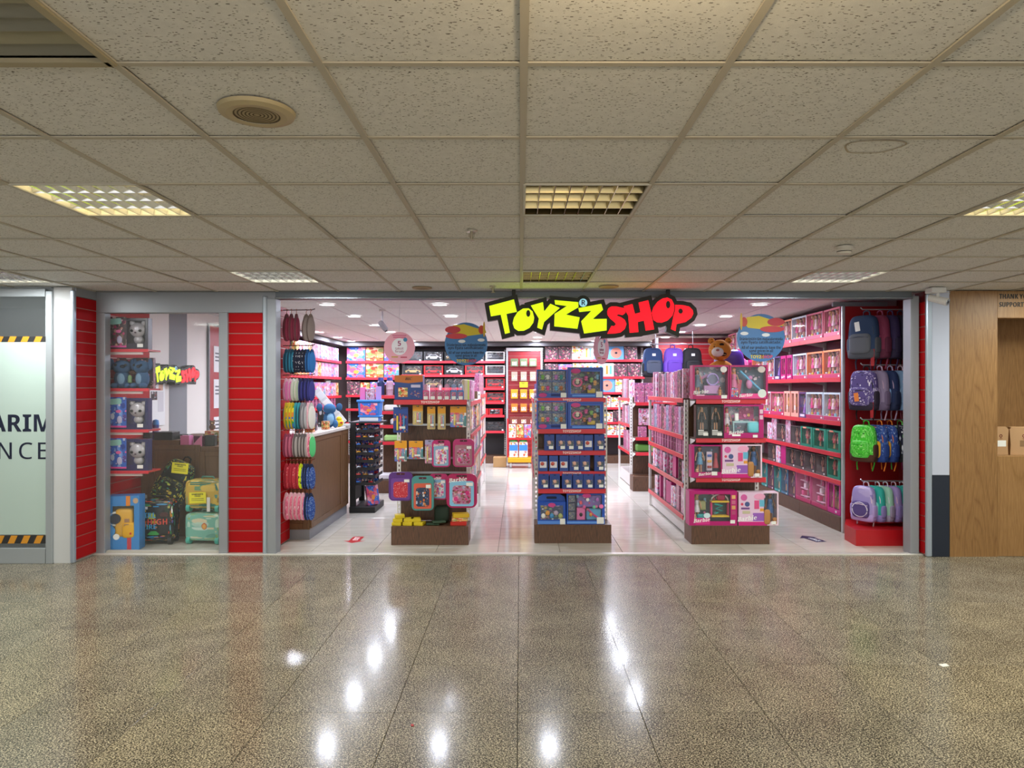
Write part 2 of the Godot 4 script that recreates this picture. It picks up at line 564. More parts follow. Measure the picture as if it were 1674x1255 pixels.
func luminaire(x: float, z: float, col: String, e: float, label: String, group := "") -> void:
	# recessed louvre fitting in one ceiling tile; e = 0 is a dead one
	var t := thing("ceiling_light", label, "ceiling light", Vector3(x, CEIL, -z), 0, group)
	if not shared.has("lum"):
		var h := mb()
		for s in [-1, 1]:
			h.box(Vector3(s * 0.293, 0.04, 0), Vector3(0.006, 0.085, 0.59))
			h.box(Vector3(0, 0.04, s * 0.293), Vector3(0.59, 0.085, 0.006))
		h.box(Vector3(0, 0.085, 0), Vector3(0.59, 0.006, 0.59))
		shared.lum = h.mesh()
		shared.blade_x = mb().prism(PackedVector2Array([Vector2(-0.012, 0.0), Vector2(0.012, 0.0), Vector2(0.002, -0.042), Vector2(-0.002, -0.042)]), -0.288, 0.288, xf(ry(PI / 2), Vector3(0, 0.043, 0))).mesh()
		shared.blade_z = mb().prism(PackedVector2Array([Vector2(-0.012, 0.0), Vector2(0.012, 0.0), Vector2(0.002, -0.042), Vector2(-0.002, -0.042)]), -0.286, 0.286, xf(Basis.IDENTITY, Vector3(0, 0.042, 0))).mesh()
		shared.tube = mb().tube([Vector3(-0.27, 0, 0), Vector3(0.27, 0, 0)], 0.013, 10).mesh()
		var rim := mb()
		for s in [-1, 1]:
			rim.box(Vector3(s * 0.293, 0.0, 0), Vector3(0.012, 0.008, 0.598), 0.001)
			rim.box(Vector3(0, 0.0, s * 0.293), Vector3(0.574, 0.008, 0.012), 0.001)
		shared.rim = rim.mesh()
	part(t, "housing", shared.lum, mat("e8e4d8", 0.35, 0.1) if e > 0.0 else mat("5a4c2a", 0.4, 0.5))  # unlit copy painted darker and golden for its shade and yellow reflection
	part(t, "rim", shared.rim, mat("c8c4b8", 0.5))
	for k in 3:
		part(t, "louvre_blade", shared.blade_x, mat("dcdcdc" if e > 0.0 else "a8966a", 0.18, 0.9), Vector3(0, 0, (k - 1) * 0.147))  # unlit blades carry the yellow reflection in their colour
	for k in 7:
		part(t, "louvre_blade", shared.blade_z, mat("dcdcdc" if e > 0.0 else "a8966a", 0.18, 0.9), Vector3((k - 3) * 0.0735, 0, 0))
	for k in 4:
		part(t, "lamp_tube", shared.tube, mat(col, 0.4, 0, 9.0) if e > 0.0 else mat("8a846c", 0.3), Vector3(0, 0.066, (k - 1.5) * 0.147))  # unlit tubes painted darker to stand for the missing light
	if e > 0.0:
		area_light(t, Vector3(0, -0.012, 0), 0.55, 0.55, col, e)

func corridor_lights() -> void:
	var warm := "ffefb8"
	var plain := "f6fbf0"
	var cool := "f6f9f6"
	luminaire(-2.09, 3.58, warm, HALL_E, "lit louvred ceiling light with warm yellow tubes above the open granite floor", "warm corridor lights")
	luminaire(2.72, 3.58, warm, HALL_E, "lit louvred ceiling light with warm yellow tubes above the open granite floor", "warm corridor lights")
	luminaire(0.315, 3.58, warm, 0.0, "dark unlit louvred ceiling light with painted yellow reflection between the two warm lit ones")
	luminaire(-2.09, 6.03, cool, HALL_E, "lit white louvred ceiling light in front of the red pillar and shop window")
	luminaire(2.72, 6.03, cool, HALL_E, "lit white louvred ceiling light beside the smoke detector")
	luminaire(0.315, 6.03, cool, 0.0, "dark unlit louvred ceiling light just in front of the yellow shop sign")
	luminaire(-4.5, 6.03, cool, HALL_E, "lit white louvred ceiling light in front of the frosted glass door")
	for p in [[-4.5, 3.58], [5.12, 3.58], [5.12, 6.03], [-4.5, 1.13], [-2.09, -0.7], [2.72, 1.13], [-4.5, -1.31], [0.315, -1.31], [2.72, -1.31], [5.12, 1.13]]:
		luminaire(p[0], p[1], plain, HALL_E, "lit louvred ceiling light out of view, placed to light the corridor and shop front", "corridor lights out of view")  # unseen lights continuing the grid, placed to brighten corridor and shop front
	# unseen opal lamp, placed above the frame to warm the ceiling tiles round it
	var t := thing("unseen_ceiling_lamp", "unseen round opal lamp under the corridor ceiling, placed to warm its tiles", "lamp", Vector3(0.33, CEIL, -1.12))
	part(t, "canopy", cyl(0.05, 0.03), M.white, Vector3(0, -0.015, 0))
	part(t, "stem", cyl(0.008, 0.1), M.white, Vector3(0, -0.08, 0))
	part(t, "lamp_globe", mb().blob(Vector3.ZERO, Vector3(0.09, 0.07, 0.09)).mesh(), mat("ffe2b0", 0.4, 0, 2.0), Vector3(0, -0.19, 0))
	var l := OmniLight3D.new()
	l.name = "light"
	l.light_color = Color("ffe2b0")
	l.light_energy = 0.2 * HALL_E
	l.light_size = 0.06
	l.omni_range = 30.0
	l.omni_attenuation = 2.0
	l.shadow_enabled = true
	t.add_child(l)
	l.position = Vector3(0, -0.19, 0)

func shop_lights() -> void:
	for zi in 6:
		for xi in 6:
			var x: float = [-3.6, -2.31, -0.96, 0.35, 1.6, 2.87][xi]
			var z: float = [8.42, 9.8, 11.2, 12.57, 13.9, 15.0][zi]
			if xi == 0 and zi < 2: continue
			if xi == 4 and zi == 0: continue
			var t := thing("downlight", "round white recessed downlight in the shop ceiling", "downlight", Vector3(x, SHOP_CEIL, -z), 0, "downlights in the shop ceiling")
			if not shared.has("ring"):
				shared.ring = mb().lathe([Vector2(0.088, 0.0), Vector2(0.088, -0.008), Vector2(0.112, -0.006), Vector2(0.115, 0.0)], 28).mesh()
				shared.disc = mb().lathe([Vector2(0, -0.004), Vector2(0.088, -0.004), Vector2(0.088, 0.0), Vector2(0.0, 0.0)], 28).mesh()
			part(t, "trim_ring", shared.ring, M.white)
			part(t, "lamp_disc", shared.disc, mat("f8f8ff", 0.4, 0, 4.0))
			area_light(t, Vector3(0, -0.012, 0), 0.16, 0.16, "e8eeff", SHOP_E)

func slatwall(parent: Node3D, w: float, y0: float, y1: float, pitch: float, at: Vector3, turn: float, m: Material) -> void:
	# horizontal slats with thin aluminium grooves, facing local +z at the given place
	var n := int(round((y1 - y0) / pitch))
	var ph := (y1 - y0) / n
	var b := ry(turn)
	for k in n:
		part(parent, "slat", bx(w, ph - 0.009, 0.018, 0.002), m, at + Vector3(0, y0 + (k + 0.5) * ph, 0) + b * Vector3(0, 0, 0.009), b)
		part(parent, "groove_strip", bx(w, 0.012, 0.006), mat("a87870", 0.4, 0.3), at + Vector3(0, y0 + k * ph, 0) + b * Vector3(0, 0, 0.009), b)

func build_setting() -> void:
	# ---- corridor floor: slab, then every granite tile in view
	var fl := slab("floor", -9.0, 9.0, -0.20, -0.012, -4.0, 6.955, mat("2e2a26", 0.8))
	var tw := 0.6275
	var td := 0.6138
	var gm: Array = [M.granite]
	for k in 2:
		var g2: StandardMaterial3D = M.granite.duplicate()
		g2.uv1_offset = Vector3(0.37 * (k + 1), 0.21, 0.53 * (k + 1))
		g2.albedo_color = [Color(0.975, 0.975, 0.975), Color(1.02, 1.015, 1.0)][k]
		gm.append(g2)
	var zl := []
	for k in range(-13, 6): zl.append(3.577 + k * td)
	zl.append(6.955)
	for i in range(-14, 14):
		for j in zl.size() - 1:
			var z0: float = zl[j]
			var z1: float = zl[j + 1]
			if z0 < 1.7: continue
			if z1 > 6.6 and j == zl.size() - 2: z0 = zl[j]
			var o := part(fl, "floor_tile", bx(tw - 0.003, 0.012, z1 - z0 - 0.003, 0.0008), gm[rng.randi() % 3])
			o.position = Vector3(-0.012 + (i + 0.5) * tw, -0.006, -(z0 + z1) / 2) - fl.position
	var rest := part(fl, "floor_paving", bx(18.0, 0.012, 5.6), M.granite)
	rest.position = Vector3(0, -0.006, 1.22) - fl.position
	# ---- shop floor
	var sf := slab("floor", -4.3, 4.36, -0.20, -0.010, 6.96, 15.95, mat("8a8078", 0.8))
	var sm: Array = []
	for k in 3:
		var g3: StandardMaterial3D = M.shop_tile.duplicate()
		g3.albedo_color = [Color("dcd8d0"), Color("d6d1c8"), Color("e0dcd5")][k]
		g3.uv1_offset = Vector3(0.3 * k, 0.2, 0.4 * k)
		sm.append(g3)
	for i in range(-8, 7):
		for j in 15:
			var x0 := maxf(0.403 + i * 0.6267, -4.3)
			var x1 := minf(0.403 + (i + 1) * 0.6267, 4.35)
			var z0 := 7.04 + (j - 0) * 0.62 if j > 0 else 7.02
			var z1 := minf(7.04 + (j + 1) * 0.62, 15.95)
			if x1 - x0 < 0.05 or z1 - z0 < 0.05: continue
			var o := part(sf, "floor_tile", bx(x1 - x0 - 0.004, 0.011, z1 - z0 - 0.004, 0.001), sm[rng.randi() % 3])
			o.position = Vector3((x0 + x1) / 2, -0.0055 + 0.004, -(z0 + z1) / 2) - sf.position
	slab("trim_sill", -4.22, 4.0, -0.02, 0.012, 6.94, 7.02, mat("cfccc6", 0.35, 0.3), 0.003)
	# ---- corridor ceiling
	var ce := slab("ceiling", -9.0, 9.0, CEIL + 0.12, CEIL + 0.3, -4.0, 6.95, mat("bcbab4", 0.9))
	var rowz := []
	for k in range(-10, 9): rowz.append(2.07 + (k - 0) * 0.6105)
	var lamps := {}
	for c in get_children():
		if c.name.begins_with("ceiling_light"):
			lamps["%d %d" % [roundi((c.position.x - 0.0115) / 0.6015 - 0.5), roundi((-c.position.z - 2.07) / 0.6105 - 0.5)]] = true
	var stains := 0
	for i in range(-13, 13):
		for k in range(-2, 8):
			var x0 := 0.0115 + i * 0.6015
			var z0 := 2.07 + k * 0.6105
			var z1 := minf(z0 + 0.6105, 6.95)
			if z1 - z0 < 0.1 or lamps.has("%d %d" % [i, k]): continue
			if i in [-3, -4, -5] and k == -1 or i == -3 and k == -2: continue
			var o := part(ce, "ceiling_tile", bx(0.588, 0.016, z1 - z0 - 0.013, 0.003), M.pitted)
			o.position = Vector3(x0 + 0.30075, CEIL + 0.014 + rng.randf_range(0, 0.004), -(z0 + z1) / 2) - ce.position
			o.rotation = Vector3(rng.randf_range(-0.004, 0.004), 0, rng.randf_range(-0.004, 0.004))
	var railm := mat("bcb4a4", 0.6)
	for i in range(-13, 14):
		var o := part(ce, "ceiling_rail", bx(0.024, 0.006, 10.9), railm)
		o.position = Vector3(0.0115 + i * 0.6015, CEIL + 0.003, -1.5) - ce.position
	for k in range(-2, 9):
		var z := 2.07 + k * 0.6105
		if z > 6.93: continue
		var o := part(ce, "cross_rail", bx(16.0, 0.005, 0.022), railm)
		o.position = Vector3(0, CEIL + 0.0035, -z) - ce.position
	var back := part(ce, "ceiling_panel", bx(18.0, 0.016, 4.8), M.pitted)
	back.position = Vector3(0, CEIL + 0.016, 1.55) - ce.position
	# brown water mark that dried on two tiles
	var ring := []
	for k in 25:
		var a := TAU * k / 24.0
		ring.append(Vector3(1.40 + cos(a) * (0.11 + 0.015 * sin(3.0 * a)), CEIL + 0.0055, -2.79 + sin(a) * (0.085 + 0.012 * cos(2.0 * a))) - ce.position)
	part(ce, "water_stain", mb().tube(ring, 0.004, 5, 0.2).mesh(), mat("b0a48e", 0.9))
	# ---- shop ceiling
	var sc := slab("ceiling", -4.3, 4.36, SHOP_CEIL + 0.08, SHOP_CEIL + 0.25, 6.95, 15.95, mat("c4c2c0", 0.9))
	var stm: StandardMaterial3D = M.pitted.duplicate()
	stm.albedo_color = Color(1, 1, 1)
	stm.uv1_scale = Vector3.ONE * 1.3
	for i in range(-8, 8):
		for j in 15:
			var x0 := maxf(0.05 + i * 0.6, -4.3)
			var x1 := minf(0.05 + (i + 1) * 0.6, 4.35)
			if x1 - x0 < 0.06: continue
			var z0 := 7.06 + j * 0.6
			var z1 := minf(z0 + 0.6, 15.95)
			if z1 - z0 < 0.1: continue
			var o := part(sc, "ceiling_tile", bx(x1 - x0 - 0.011, 0.016, z1 - z0 - 0.009, 0.003), stm)
			o.position = Vector3((x0 + x1) / 2, SHOP_CEIL + 0.012 + rng.randf_range(0, 0.003), -(z0 + z1) / 2) - sc.position
	for i in range(-7, 8):
		var o := part(sc, "ceiling_rail", bx(0.022, 0.005, 8.9), mat("d0c8c8", 0.5))
		o.position = Vector3(clampf(0.05 + i * 0.6, -4.28, 4.09), SHOP_CEIL + 0.0025, -11.5) - sc.position
	# ---- corridor walls out of view that close the hall
	# (unseen windows across the hall, placed so daylight lights the shop front and ceiling)
	slab("wall_back_unseen", -9.2, 9.2, 0, 0.5, -4.2, -4.0, mat("dcd8d0", 0.8))
	slab("wall_lintel_unseen", -9.2, 9.2, 2.4, CEIL + 0.3, -4.2, -4.0, mat("dcd8d0", 0.8))
	for k in 6:
		slab("wall_pier_unseen", -9.2 + k * 3.62, -8.9 + k * 3.62, 0.5, 2.4, -4.2, -4.0, mat("dcd8d0", 0.8))
	for k in 5:
		slab("window_%d" % (k + 2), -8.9 + k * 3.62, -5.58 + k * 3.62, 0.5, 2.4, -4.105, -4.1, M.glass)  # out of view; these panes let daylight onto shop front and ceiling
	slab("wall_side", -9.2, -9.0, 0, CEIL + 0.3, -4.0, 7.2, mat("dcd8d0", 0.8))
	slab("wall_side", 9.0, 9.2, 0, CEIL + 0.3, -4.0, 7.2, mat("dcd8d0", 0.8))
	# ---- shop walls
	slab("wall_shop_back", -4.4, 4.2, 0, SHOP_CEIL + 0.1, 15.75, 15.95, mat("4a3a3a", 0.8))
	slab("wall_shop_stripe", -4.42, -4.24, 0, SHOP_CEIL + 0.1, 7.15, 15.95, mat("e4ddd6", 0.7))
	slab("wall_shop_shelving", 4.05, 4.35, 0, SHOP_CEIL + 0.1, 8.03, 15.95, mat("9a8088", 0.7))
	slab("trim_wall_stripe", -4.242, -4.236, 0, SHOP_CEIL, 8.5, 8.95, mat("7d7d82", 0.7))
	slab("trim_bulkhead", -4.24, 4.05, 2.56, SHOP_CEIL, 15.2, 15.75, mat("4c4a4c", 0.6))
	slab("trim_bulkhead", -4.24, -3.8, 2.56, SHOP_CEIL, 10.2, 15.2, mat("4c4a4c", 0.6))
	# the bulkhead over the shop front, hidden above the ceiling line
	slab("wall_over_front", -9.0, 9.0, CEIL, CEIL + 0.3, 6.95, 7.0, mat("808080", 0.8))

func build_front() -> void:
	var gm := mat("979ba2", 0.45, 0.2)
	# header beams and posts of the shop front
	slab("trim_header", -2.42, 3.88, 2.535, CEIL + 0.02, 6.96, 7.10, mat("6f757c", 0.4, 0.5), 0.004)
	slab("trim_header", -4.22, -2.42, 2.396, CEIL + 0.02, 6.98, 7.08, gm, 0.004)
	slab("trim_shutter_tube", -2.42, 3.88, 2.530, 2.548, 6.94, 6.958, mat("9aa4ac", 0.22, 0.9), 0.007)
	slab("trim_post", -4.22, -4.12, 0, 2.396, 6.98, 7.08, gm, 0.004)
	slab("trim_post", -2.985, -2.90, 0, 2.396, 6.97, 7.08, gm, 0.004)
	slab("trim_post", -2.505, -2.415, 0, 2.535, 6.96, 7.10, gm, 0.004)
	slab("trim_corner_strip", -2.545, -2.505, 0, 2.56, 6.95, 7.0, mat("b4c0cc", 0.3, 0.6), 0.012)
	slab("trim_post", 3.865, 3.95, 0, 2.56, 6.96, 7.10, gm, 0.004)
	slab("trim_window_base", -4.12, -2.985, 0.0, 0.03, 7.0, 7.06, mat("b4b0a8", 0.5), 0.003)
	# red slatted pillar between window and entrance
	var p := slab("wall_red_pillar", -2.90, -2.545, 0.0, CEIL, 7.02, 7.2, mat("6a1016", 0.6))
	slatwall(p, 0.355, 0.01, 2.52, 0.1075, Vector3(-2.7225, 0, -7.02) - p.position, 0, M.red)
	pslab(p, "top_cap", -2.90, -2.545, 2.52, CEIL, 6.99, 7.02, gm, 0.003)
	# wall stub with red slats at the frosted door
	var q := slab("wall_stub", -4.395, -4.222, 0.0, CEIL, 6.63, 7.1, mat("c9cacd", 0.75))
	slatwall(q, 0.36, 0.02, 2.52, 0.1075, Vector3(-4.222, 0, -6.845) - q.position, PI / 2, M.red)
	pslab(q, "top_cap", -4.222, -4.2, 2.52, CEIL, 6.66, 7.03, gm)
	slab("trim_corner_strip", -4.235, -4.196, 0, 2.57, 6.615, 6.66, mat("aab6c8", 0.3, 0.5), 0.012)
	# right return with red slats, bright corner strip and white column with dark base
	var r := slab("wall_return", 3.985, 4.06, 0.0, CEIL, 6.90, 7.1, mat("6a1016", 0.6))
	slatwall(r, 0.15, 0.02, 2.5, 0.122, Vector3(3.985, 0, -6.985) - r.position, -PI / 2, M.red)
	slab("trim_corner_strip", 3.975, 4.03, 0, 2.57, 6.87, 6.91, mat("b4c0d0", 0.3, 0.5), 0.014)
	var c := slab("wall_white_column", 4.03, 4.20, 0.80, CEIL, 6.88, 7.2, mat("c4cade", 0.75))
	pslab(c, "dark_base", 4.03, 4.20, 0.0, 0.80, 6.875, 7.2, mat("1c2434", 0.5), 0.003)
	# shop window pane
	var w := slab("window_1", -4.12, -2.985, 0.03, 2.396, 7.03, 7.036, M.glass)
	w.set_meta("label", "clear shop window pane in a grey metal frame")
	# frosted door of the neighbouring clinic
	var d := thing("door_1", "frosted glass door panel with navy lettering and hazard stripes", "door", Vector3(-5.1, 0, -6.63))
	d.set_meta("kind", "structure")
	var dm := mat("a8aeb4", 0.42, 0.3)
	part(d, "stile", bx(0.06, 2.56, 0.05, 0.003), dm, Vector3(0.675, 1.28, 0))
	part(d, "stile", bx(0.06, 2.56, 0.05, 0.003), dm, Vector3(-0.85, 1.28, 0))
	part(d, "bottom_rail", bx(1.46, 0.145, 0.05, 0.003), dm, Vector3(-0.09, 0.0725, 0))
	part(d, "top_rail", bx(1.46, 0.075, 0.05, 0.003), dm, Vector3(-0.09, 2.545, 0))
	part(d, "pane", bx(1.46, 2.36, 0.008), M.glass, Vector3(-0.09, 1.326, 0))
	var g := part(d, "frosted_film", bx(1.46, 1.86, 0.003), mat("b9ccc6", 0.35), Vector3(-0.09, 1.20, 0.007))
	for s in [[2.135, 2.082], [0.262, 0.187]]:
		var y0: float = s[1]
		var y1: float = s[0]
		for k in 12:
			var x := -0.82 + k * 0.122
			var hz := mb()
			var sk := (y1 - y0) * 0.45
			hz.prism(PackedVector2Array([Vector2(x, y0), Vector2(x + 0.061, y0), Vector2(x + 0.061 + sk, y1), Vector2(x + sk, y1)]), 0.0088, 0.0100)
			part(d, "hazard_stripe", hz.mesh(), mat("d8932a", 0.5))
		part(d, "stripe_band", bx(1.46, y1 - y0, 0.0012), mat("2c2c2e", 0.5), Vector3(-0.09, (y0 + y1) / 2, 0.0085))
	var nv := mat("1a2038", 0.4)
	fit(text(d, "lettering", "ARIM", 0.161, nv, Vector3(0.403, 1.316, 0.0098), Basis.IDENTITY, "Droid Sans", 700, 0.001), 0.593)
	fit(text(d, "lettering", "N", 0.161, nv, Vector3(0.253, 1.057, 0.0098), Basis.IDENTITY, "Droid Sans", 400, 0.001), 0.13)
	fit(text(d, "lettering", "C", 0.161, nv, Vector3(0.449, 1.057, 0.0098), Basis.IDENTITY, "Droid Sans", 400, 0.001), 0.125)
	fit(text(d, "lettering", "E", 0.161, nv, Vector3(0.612, 1.057, 0.0098), Basis.IDENTITY, "Droid Sans", 400, 0.001), 0.095)
	slab("wall_clinic", -9.0, -4.4, 0.0, CEIL, 8.4, 8.5, mat("c4c8ca", 0.8))
	slab("wall_clinic", -4.52, -4.44, 0.0, CEIL, 6.7, 8.4, mat("c4c8ca", 0.8))
	slab("floor_clinic", -9.0, -4.44, -0.2, 0.0, 6.66, 8.5, mat("a8a8a2", 0.6))
	slab("ceiling_clinic", -9.0, -4.44, CEIL, CEIL + 0.2, 6.66, 8.5, mat("ccd0d0", 0.8))
	slab("wall_clinic_front", -9.0, -5.98, 0.0, CEIL, 6.6, 6.66, mat("c9cacd", 0.75))
	# oak wall of the neighbouring coffee counter
	var o := slab("wall_oak", 4.205, 4.67, 0.0, CEIL, 6.88, 7.2, M.oak)
	slab("wall_oak_side", 7.2, 9.0, 0.0, CEIL, 6.88, 7.2, M.oak)
	slab("wall_oak_header", 4.675, 7.2, 2.335, CEIL, 6.885, 7.0, M.oak_light, 0.003)
	slab("wall_oak_niche", 4.67, 7.2, 0.98, 2.40, 7.55, 7.65, M.oak)
	slab("wall_oak_niche", 4.64, 4.675, 0.98, CEIL, 7.2, 7.6, M.oak)
	slab("wall_oak_counter", 4.675, 7.2, 0.0, 0.985, 6.89, 7.6, M.oak_light, 0.004)
	slab("ceiling_niche", 4.675, 7.2, 2.40, 2.5, 7.0, 7.65, M.oak)
	var tx := thing("wall_lettering", "dark capital lettering THANK YOU above SUPPORTING on the oak header", "lettering", Vector3(4.69, 2.5, -6.883))
	var bk := mat("241a12", 0.5)
	fit(text(tx, "letters", "THANK YOU", 0.046, bk, Vector3(0.155, 0.045, 0.0), Basis.IDENTITY, "Droid Sans", 700, 0.004), 0.31)
	fit(text(tx, "letters", "SUPPORTING", 0.046, bk, Vector3(0.17, -0.035, 0.0), Basis.IDENTITY, "Droid Sans", 700, 0.004), 0.34)

# ------------------------------------------------------------------ the illuminated signs
func sign_shapes() -> Dictionary:
	if shared.has("sg"): return shared.sg
	var L := {
		"T": [125, 232, 478, 138, 520, 315, 372, 345, 420, 612, 352, 630, 290, 355, 150, 380],
		"O": [460, 480, 480, 400, 530, 320, 610, 268, 690, 265, 745, 310, 768, 400, 755, 470, 700, 545, 620, 585, 540, 588, 485, 550],
		"Y": [720, 225, 893, 178, 910, 310, 1000, 200, 1133, 260, 910, 460, 880, 568, 812, 540, 835, 410],
		"Z": [1060, 148, 1397, 178, 1400, 250, 1220, 355, 1418, 395, 1385, 557, 1055, 522, 1060, 345, 1235, 232, 1068, 208],
		"W": [1400, 262, 1725, 202, 1752, 285, 1604, 419, 1804, 415, 1802, 580, 1482, 625, 1440, 450, 1585, 300, 1412, 318],
		"S": [1812, 310, 1827, 265, 1872, 238, 1942, 238, 2012, 255, 2062, 262, 2072, 330, 2032, 362, 1972, 350, 1942, 365, 2012, 395, 2062, 430, 2087, 490, 2062, 560, 2002, 610, 1922, 625, 1812, 628, 1872, 515, 1912, 520, 1937, 490, 1912, 460, 1852, 410, 1817, 360],
		"H": [2047, 235, 2172, 203, 2207, 345, 2287, 322, 2260, 183, 2397, 150, 2435, 310, 2482, 565, 2362, 585, 2337, 440, 2247, 460, 2257, 605, 2132, 615, 2112, 370, 2072, 300],
		"Q": [2447, 330, 2472, 250, 2532, 170, 2602, 125, 2672, 112, 2732, 140, 2767, 210, 2767, 290, 2742, 370, 2672, 440, 2592, 470, 2522, 465, 2472, 430],
		"P": [2782, 215, 2892, 220, 2982, 240, 3032, 290, 3042, 340, 3012, 400, 2932, 460, 2802, 490, 2787, 590, 2722, 560, 2757, 380, 2782, 290],
	}
	var holes := {"O": [683, 338, 30, 50], "Q": [2682, 212, 32, 55], "P": [2860, 305, 33, 38]}
	var k := 6.85 / 1150.0 / 8.81
	var out := {"letters": {}, "holes": {}}
	var merged: Array = []
	for c in L:
		var p := PackedVector2Array()
		for i in range(0, L[c].size(), 2):
			p.append(Vector2(L[c][i] - 1600.0, 375.0 - L[c][i + 1]) * k)
		out.letters[c] = p
		for off in Geometry2D.offset_polygon(p, 60.0 * k, Geometry2D.JOIN_MITER):
			merged.append(off)
	merged.append(ell(Vector2(1468.0 - 1600.0, 375.0 - 185.0) * k, 105 * k, 105 * k))
	var changed := true
	while changed and merged.size() > 1:
		changed = false
		for i in merged.size():
			for j in range(i + 1, merged.size()):
				var r := Geometry2D.merge_polygons(merged[i], merged[j])
				var outer := []
				for q in r:
					if not Geometry2D.is_polygon_clockwise(q): outer.append(q)
				if outer.size() == 1:
					merged[i] = outer[0]
					merged.remove_at(j)
					changed = true
					break
			if changed: break
	out.back = merged
	for h in holes:
		var e: Array = holes[h]
		out.holes[h] = ell(Vector2(e[0] - 1600.0, 375.0 - e[1]) * k, e[2] * k, e[3] * k, 20)
	out.reg = Vector2(1468.0 - 1600.0, 375.0 - 185.0) * k
	out.k = k
	shared.sg = out
	return out

func shop_sign(label: String, at: Vector3, turn: float, sc: float, glow: float, depth: float) -> Node3D:
	var sg := sign_shapes()
	var t := thing("shop_sign", label, "sign", at, turn)
	t.scale = Vector3(sc, sc, 1)
	var b := mb()
	for p in sg.back: b.prism(p, -depth, 0.0)
	part(t, "backing_box", b.mesh(), mat("16180f", 0.5))
	for c in sg.letters:
		var m := mb()
		var p: PackedVector2Array = sg.letters[c]
		if sg.holes.has(c):
			var hp: PackedVector2Array = sg.holes[c]
			var cx := 0.0
			for q in hp: cx += q.x / hp.size()
			for side in [-1, 1]:
				var half := PackedVector2Array([Vector2(cx, -1), Vector2(cx + side * 3.0, -1), Vector2(cx + side * 3.0, 1), Vector2(cx, 1)])
				for a in Geometry2D.intersect_polygons(p, half):
					for e in Geometry2D.clip_polygons(a, hp):
						m.prism(e, 0.0, 0.006)
		else:
			m.prism(p, 0.0, 0.006)
		var red: bool = c in ["S", "H", "Q", "P"]
		part(t, "sign_letter", m.mesh(), mat("f0001c" if red else "d2f000", 0.4, 0, glow * (1.15 if red else 0.95)))
	var rr: Vector2 = sg.reg
	part(t, "sign_roundel", mb().prism(ell(rr, 58 * sg.k, 58 * sg.k), 0.0, 0.006).mesh(), mat("9ad8f0", 0.4, 0, glow * 0.7))
	text(t, "sign_mark", "R", 75 * sg.k, mat("101820", 0.5), Vector3(rr.x, rr.y, 0.0065))
	return t

func build_sign() -> void:
	var t := shop_sign("big glowing yellow and red shop sign TOYZZ SHOP hanging over the entrance", Vector3(0.70, 2.345, -6.80), 0, 1.0, 1.0, 0.09)
	for x in [-0.76, 0.74]:
		part(t, "hanger", bx(0.035, 0.12, 0.03, 0.002), mat("14160f", 0.5), Vector3(x, 0.20, -0.045))
	for e in [[-0.62, "d2f000", 0.6], [0.28, "d2f000", 0.4], [0.62, "f0001c", 0.6]]:
		var l := AreaLight3D.new()
		l.name = "light"
		l.area_size = Vector2(0.6, 0.25)
		l.light_color = Color(e[1])
		l.light_energy = e[2] * 0.09
		l.area_range = 20.0
		l.shadow_enabled = true
		t.add_child(l, true)
		l.position = Vector3(e[0], 0.0, 0.012)
		l.rotation.y = PI

# ------------------------------------------------------------------ product kit
var T := {}

func deftpl(key: String, node: Node3D, w: float, nm: String, cat: String, desc: String) -> void:
	T[key] = {"n": node, "w": w, "nm": nm, "cat": cat, "d": desc}

func shell(w: float, h: float, d: float, bl: float, br: float, bt: float, bb: float) -> ArrayMesh:
	var m := mb()
	var t := 0.003
	m.box(Vector3(0, h / 2, -d + t / 2), Vector3(w, h, t))
	m.box(Vector3(-w / 2 + t / 2, h / 2, -d / 2), Vector3(t, h, d - 0.001))
	m.box(Vector3(w / 2 - t / 2, h / 2, -d / 2), Vector3(t, h, d - 0.001))
	m.box(Vector3(0, t / 2, -d / 2), Vector3(w - 0.001, t, d - 0.001))
	m.box(Vector3(0, h - t / 2, -d / 2), Vector3(w - 0.001, t, d - 0.001))
	m.box(Vector3(-w / 2 + bl / 2, h / 2, -0.001), Vector3(bl, h, 0.003))
	m.box(Vector3(w / 2 - br / 2, h / 2, -0.001), Vector3(br, h, 0.003))
	m.box(Vector3((bl - br) / 2, h - bt / 2, -0.001), Vector3(w - bl - br, bt, 0.003))
	m.box(Vector3((bl - br) / 2, bb / 2, -0.001), Vector3(w - bl - br, bb, 0.003))
	return m.mesh()

func bars(w: float, h: float, t: float) -> ArrayMesh:
	var m := mb()
	for s in [-1, 1]:
		m.box(Vector3(s * (w - t) / 2, 0, 0), Vector3(t, h, 0.004))
		m.box(Vector3(0, s * (h - t) / 2, 0), Vector3(w - t * 2, t, 0.004))
	return m.mesh()

func wbox(w: float, h: float, d: float, carton: Material, backing: Material, bo: Array, pane := true) -> Node3D:
	var r := Node3D.new()
	part(r, "carton", shell(w, h, d, bo[0], bo[1], bo[2], bo[3]), carton)
	part(r, "backing_card", bx(w - 0.008, h - 0.008, 0.002), backing, Vector3(0, h / 2, -d + 0.006))
	if pane:
		part(r, "window", bx(w - bo[0] - bo[1] + 0.004, h - bo[2] - bo[3] + 0.004, 0.001), M.pane, Vector3((bo[0] - bo[1]) / 2, (h - bo[2] + bo[3]) / 2, -0.004))
	return r

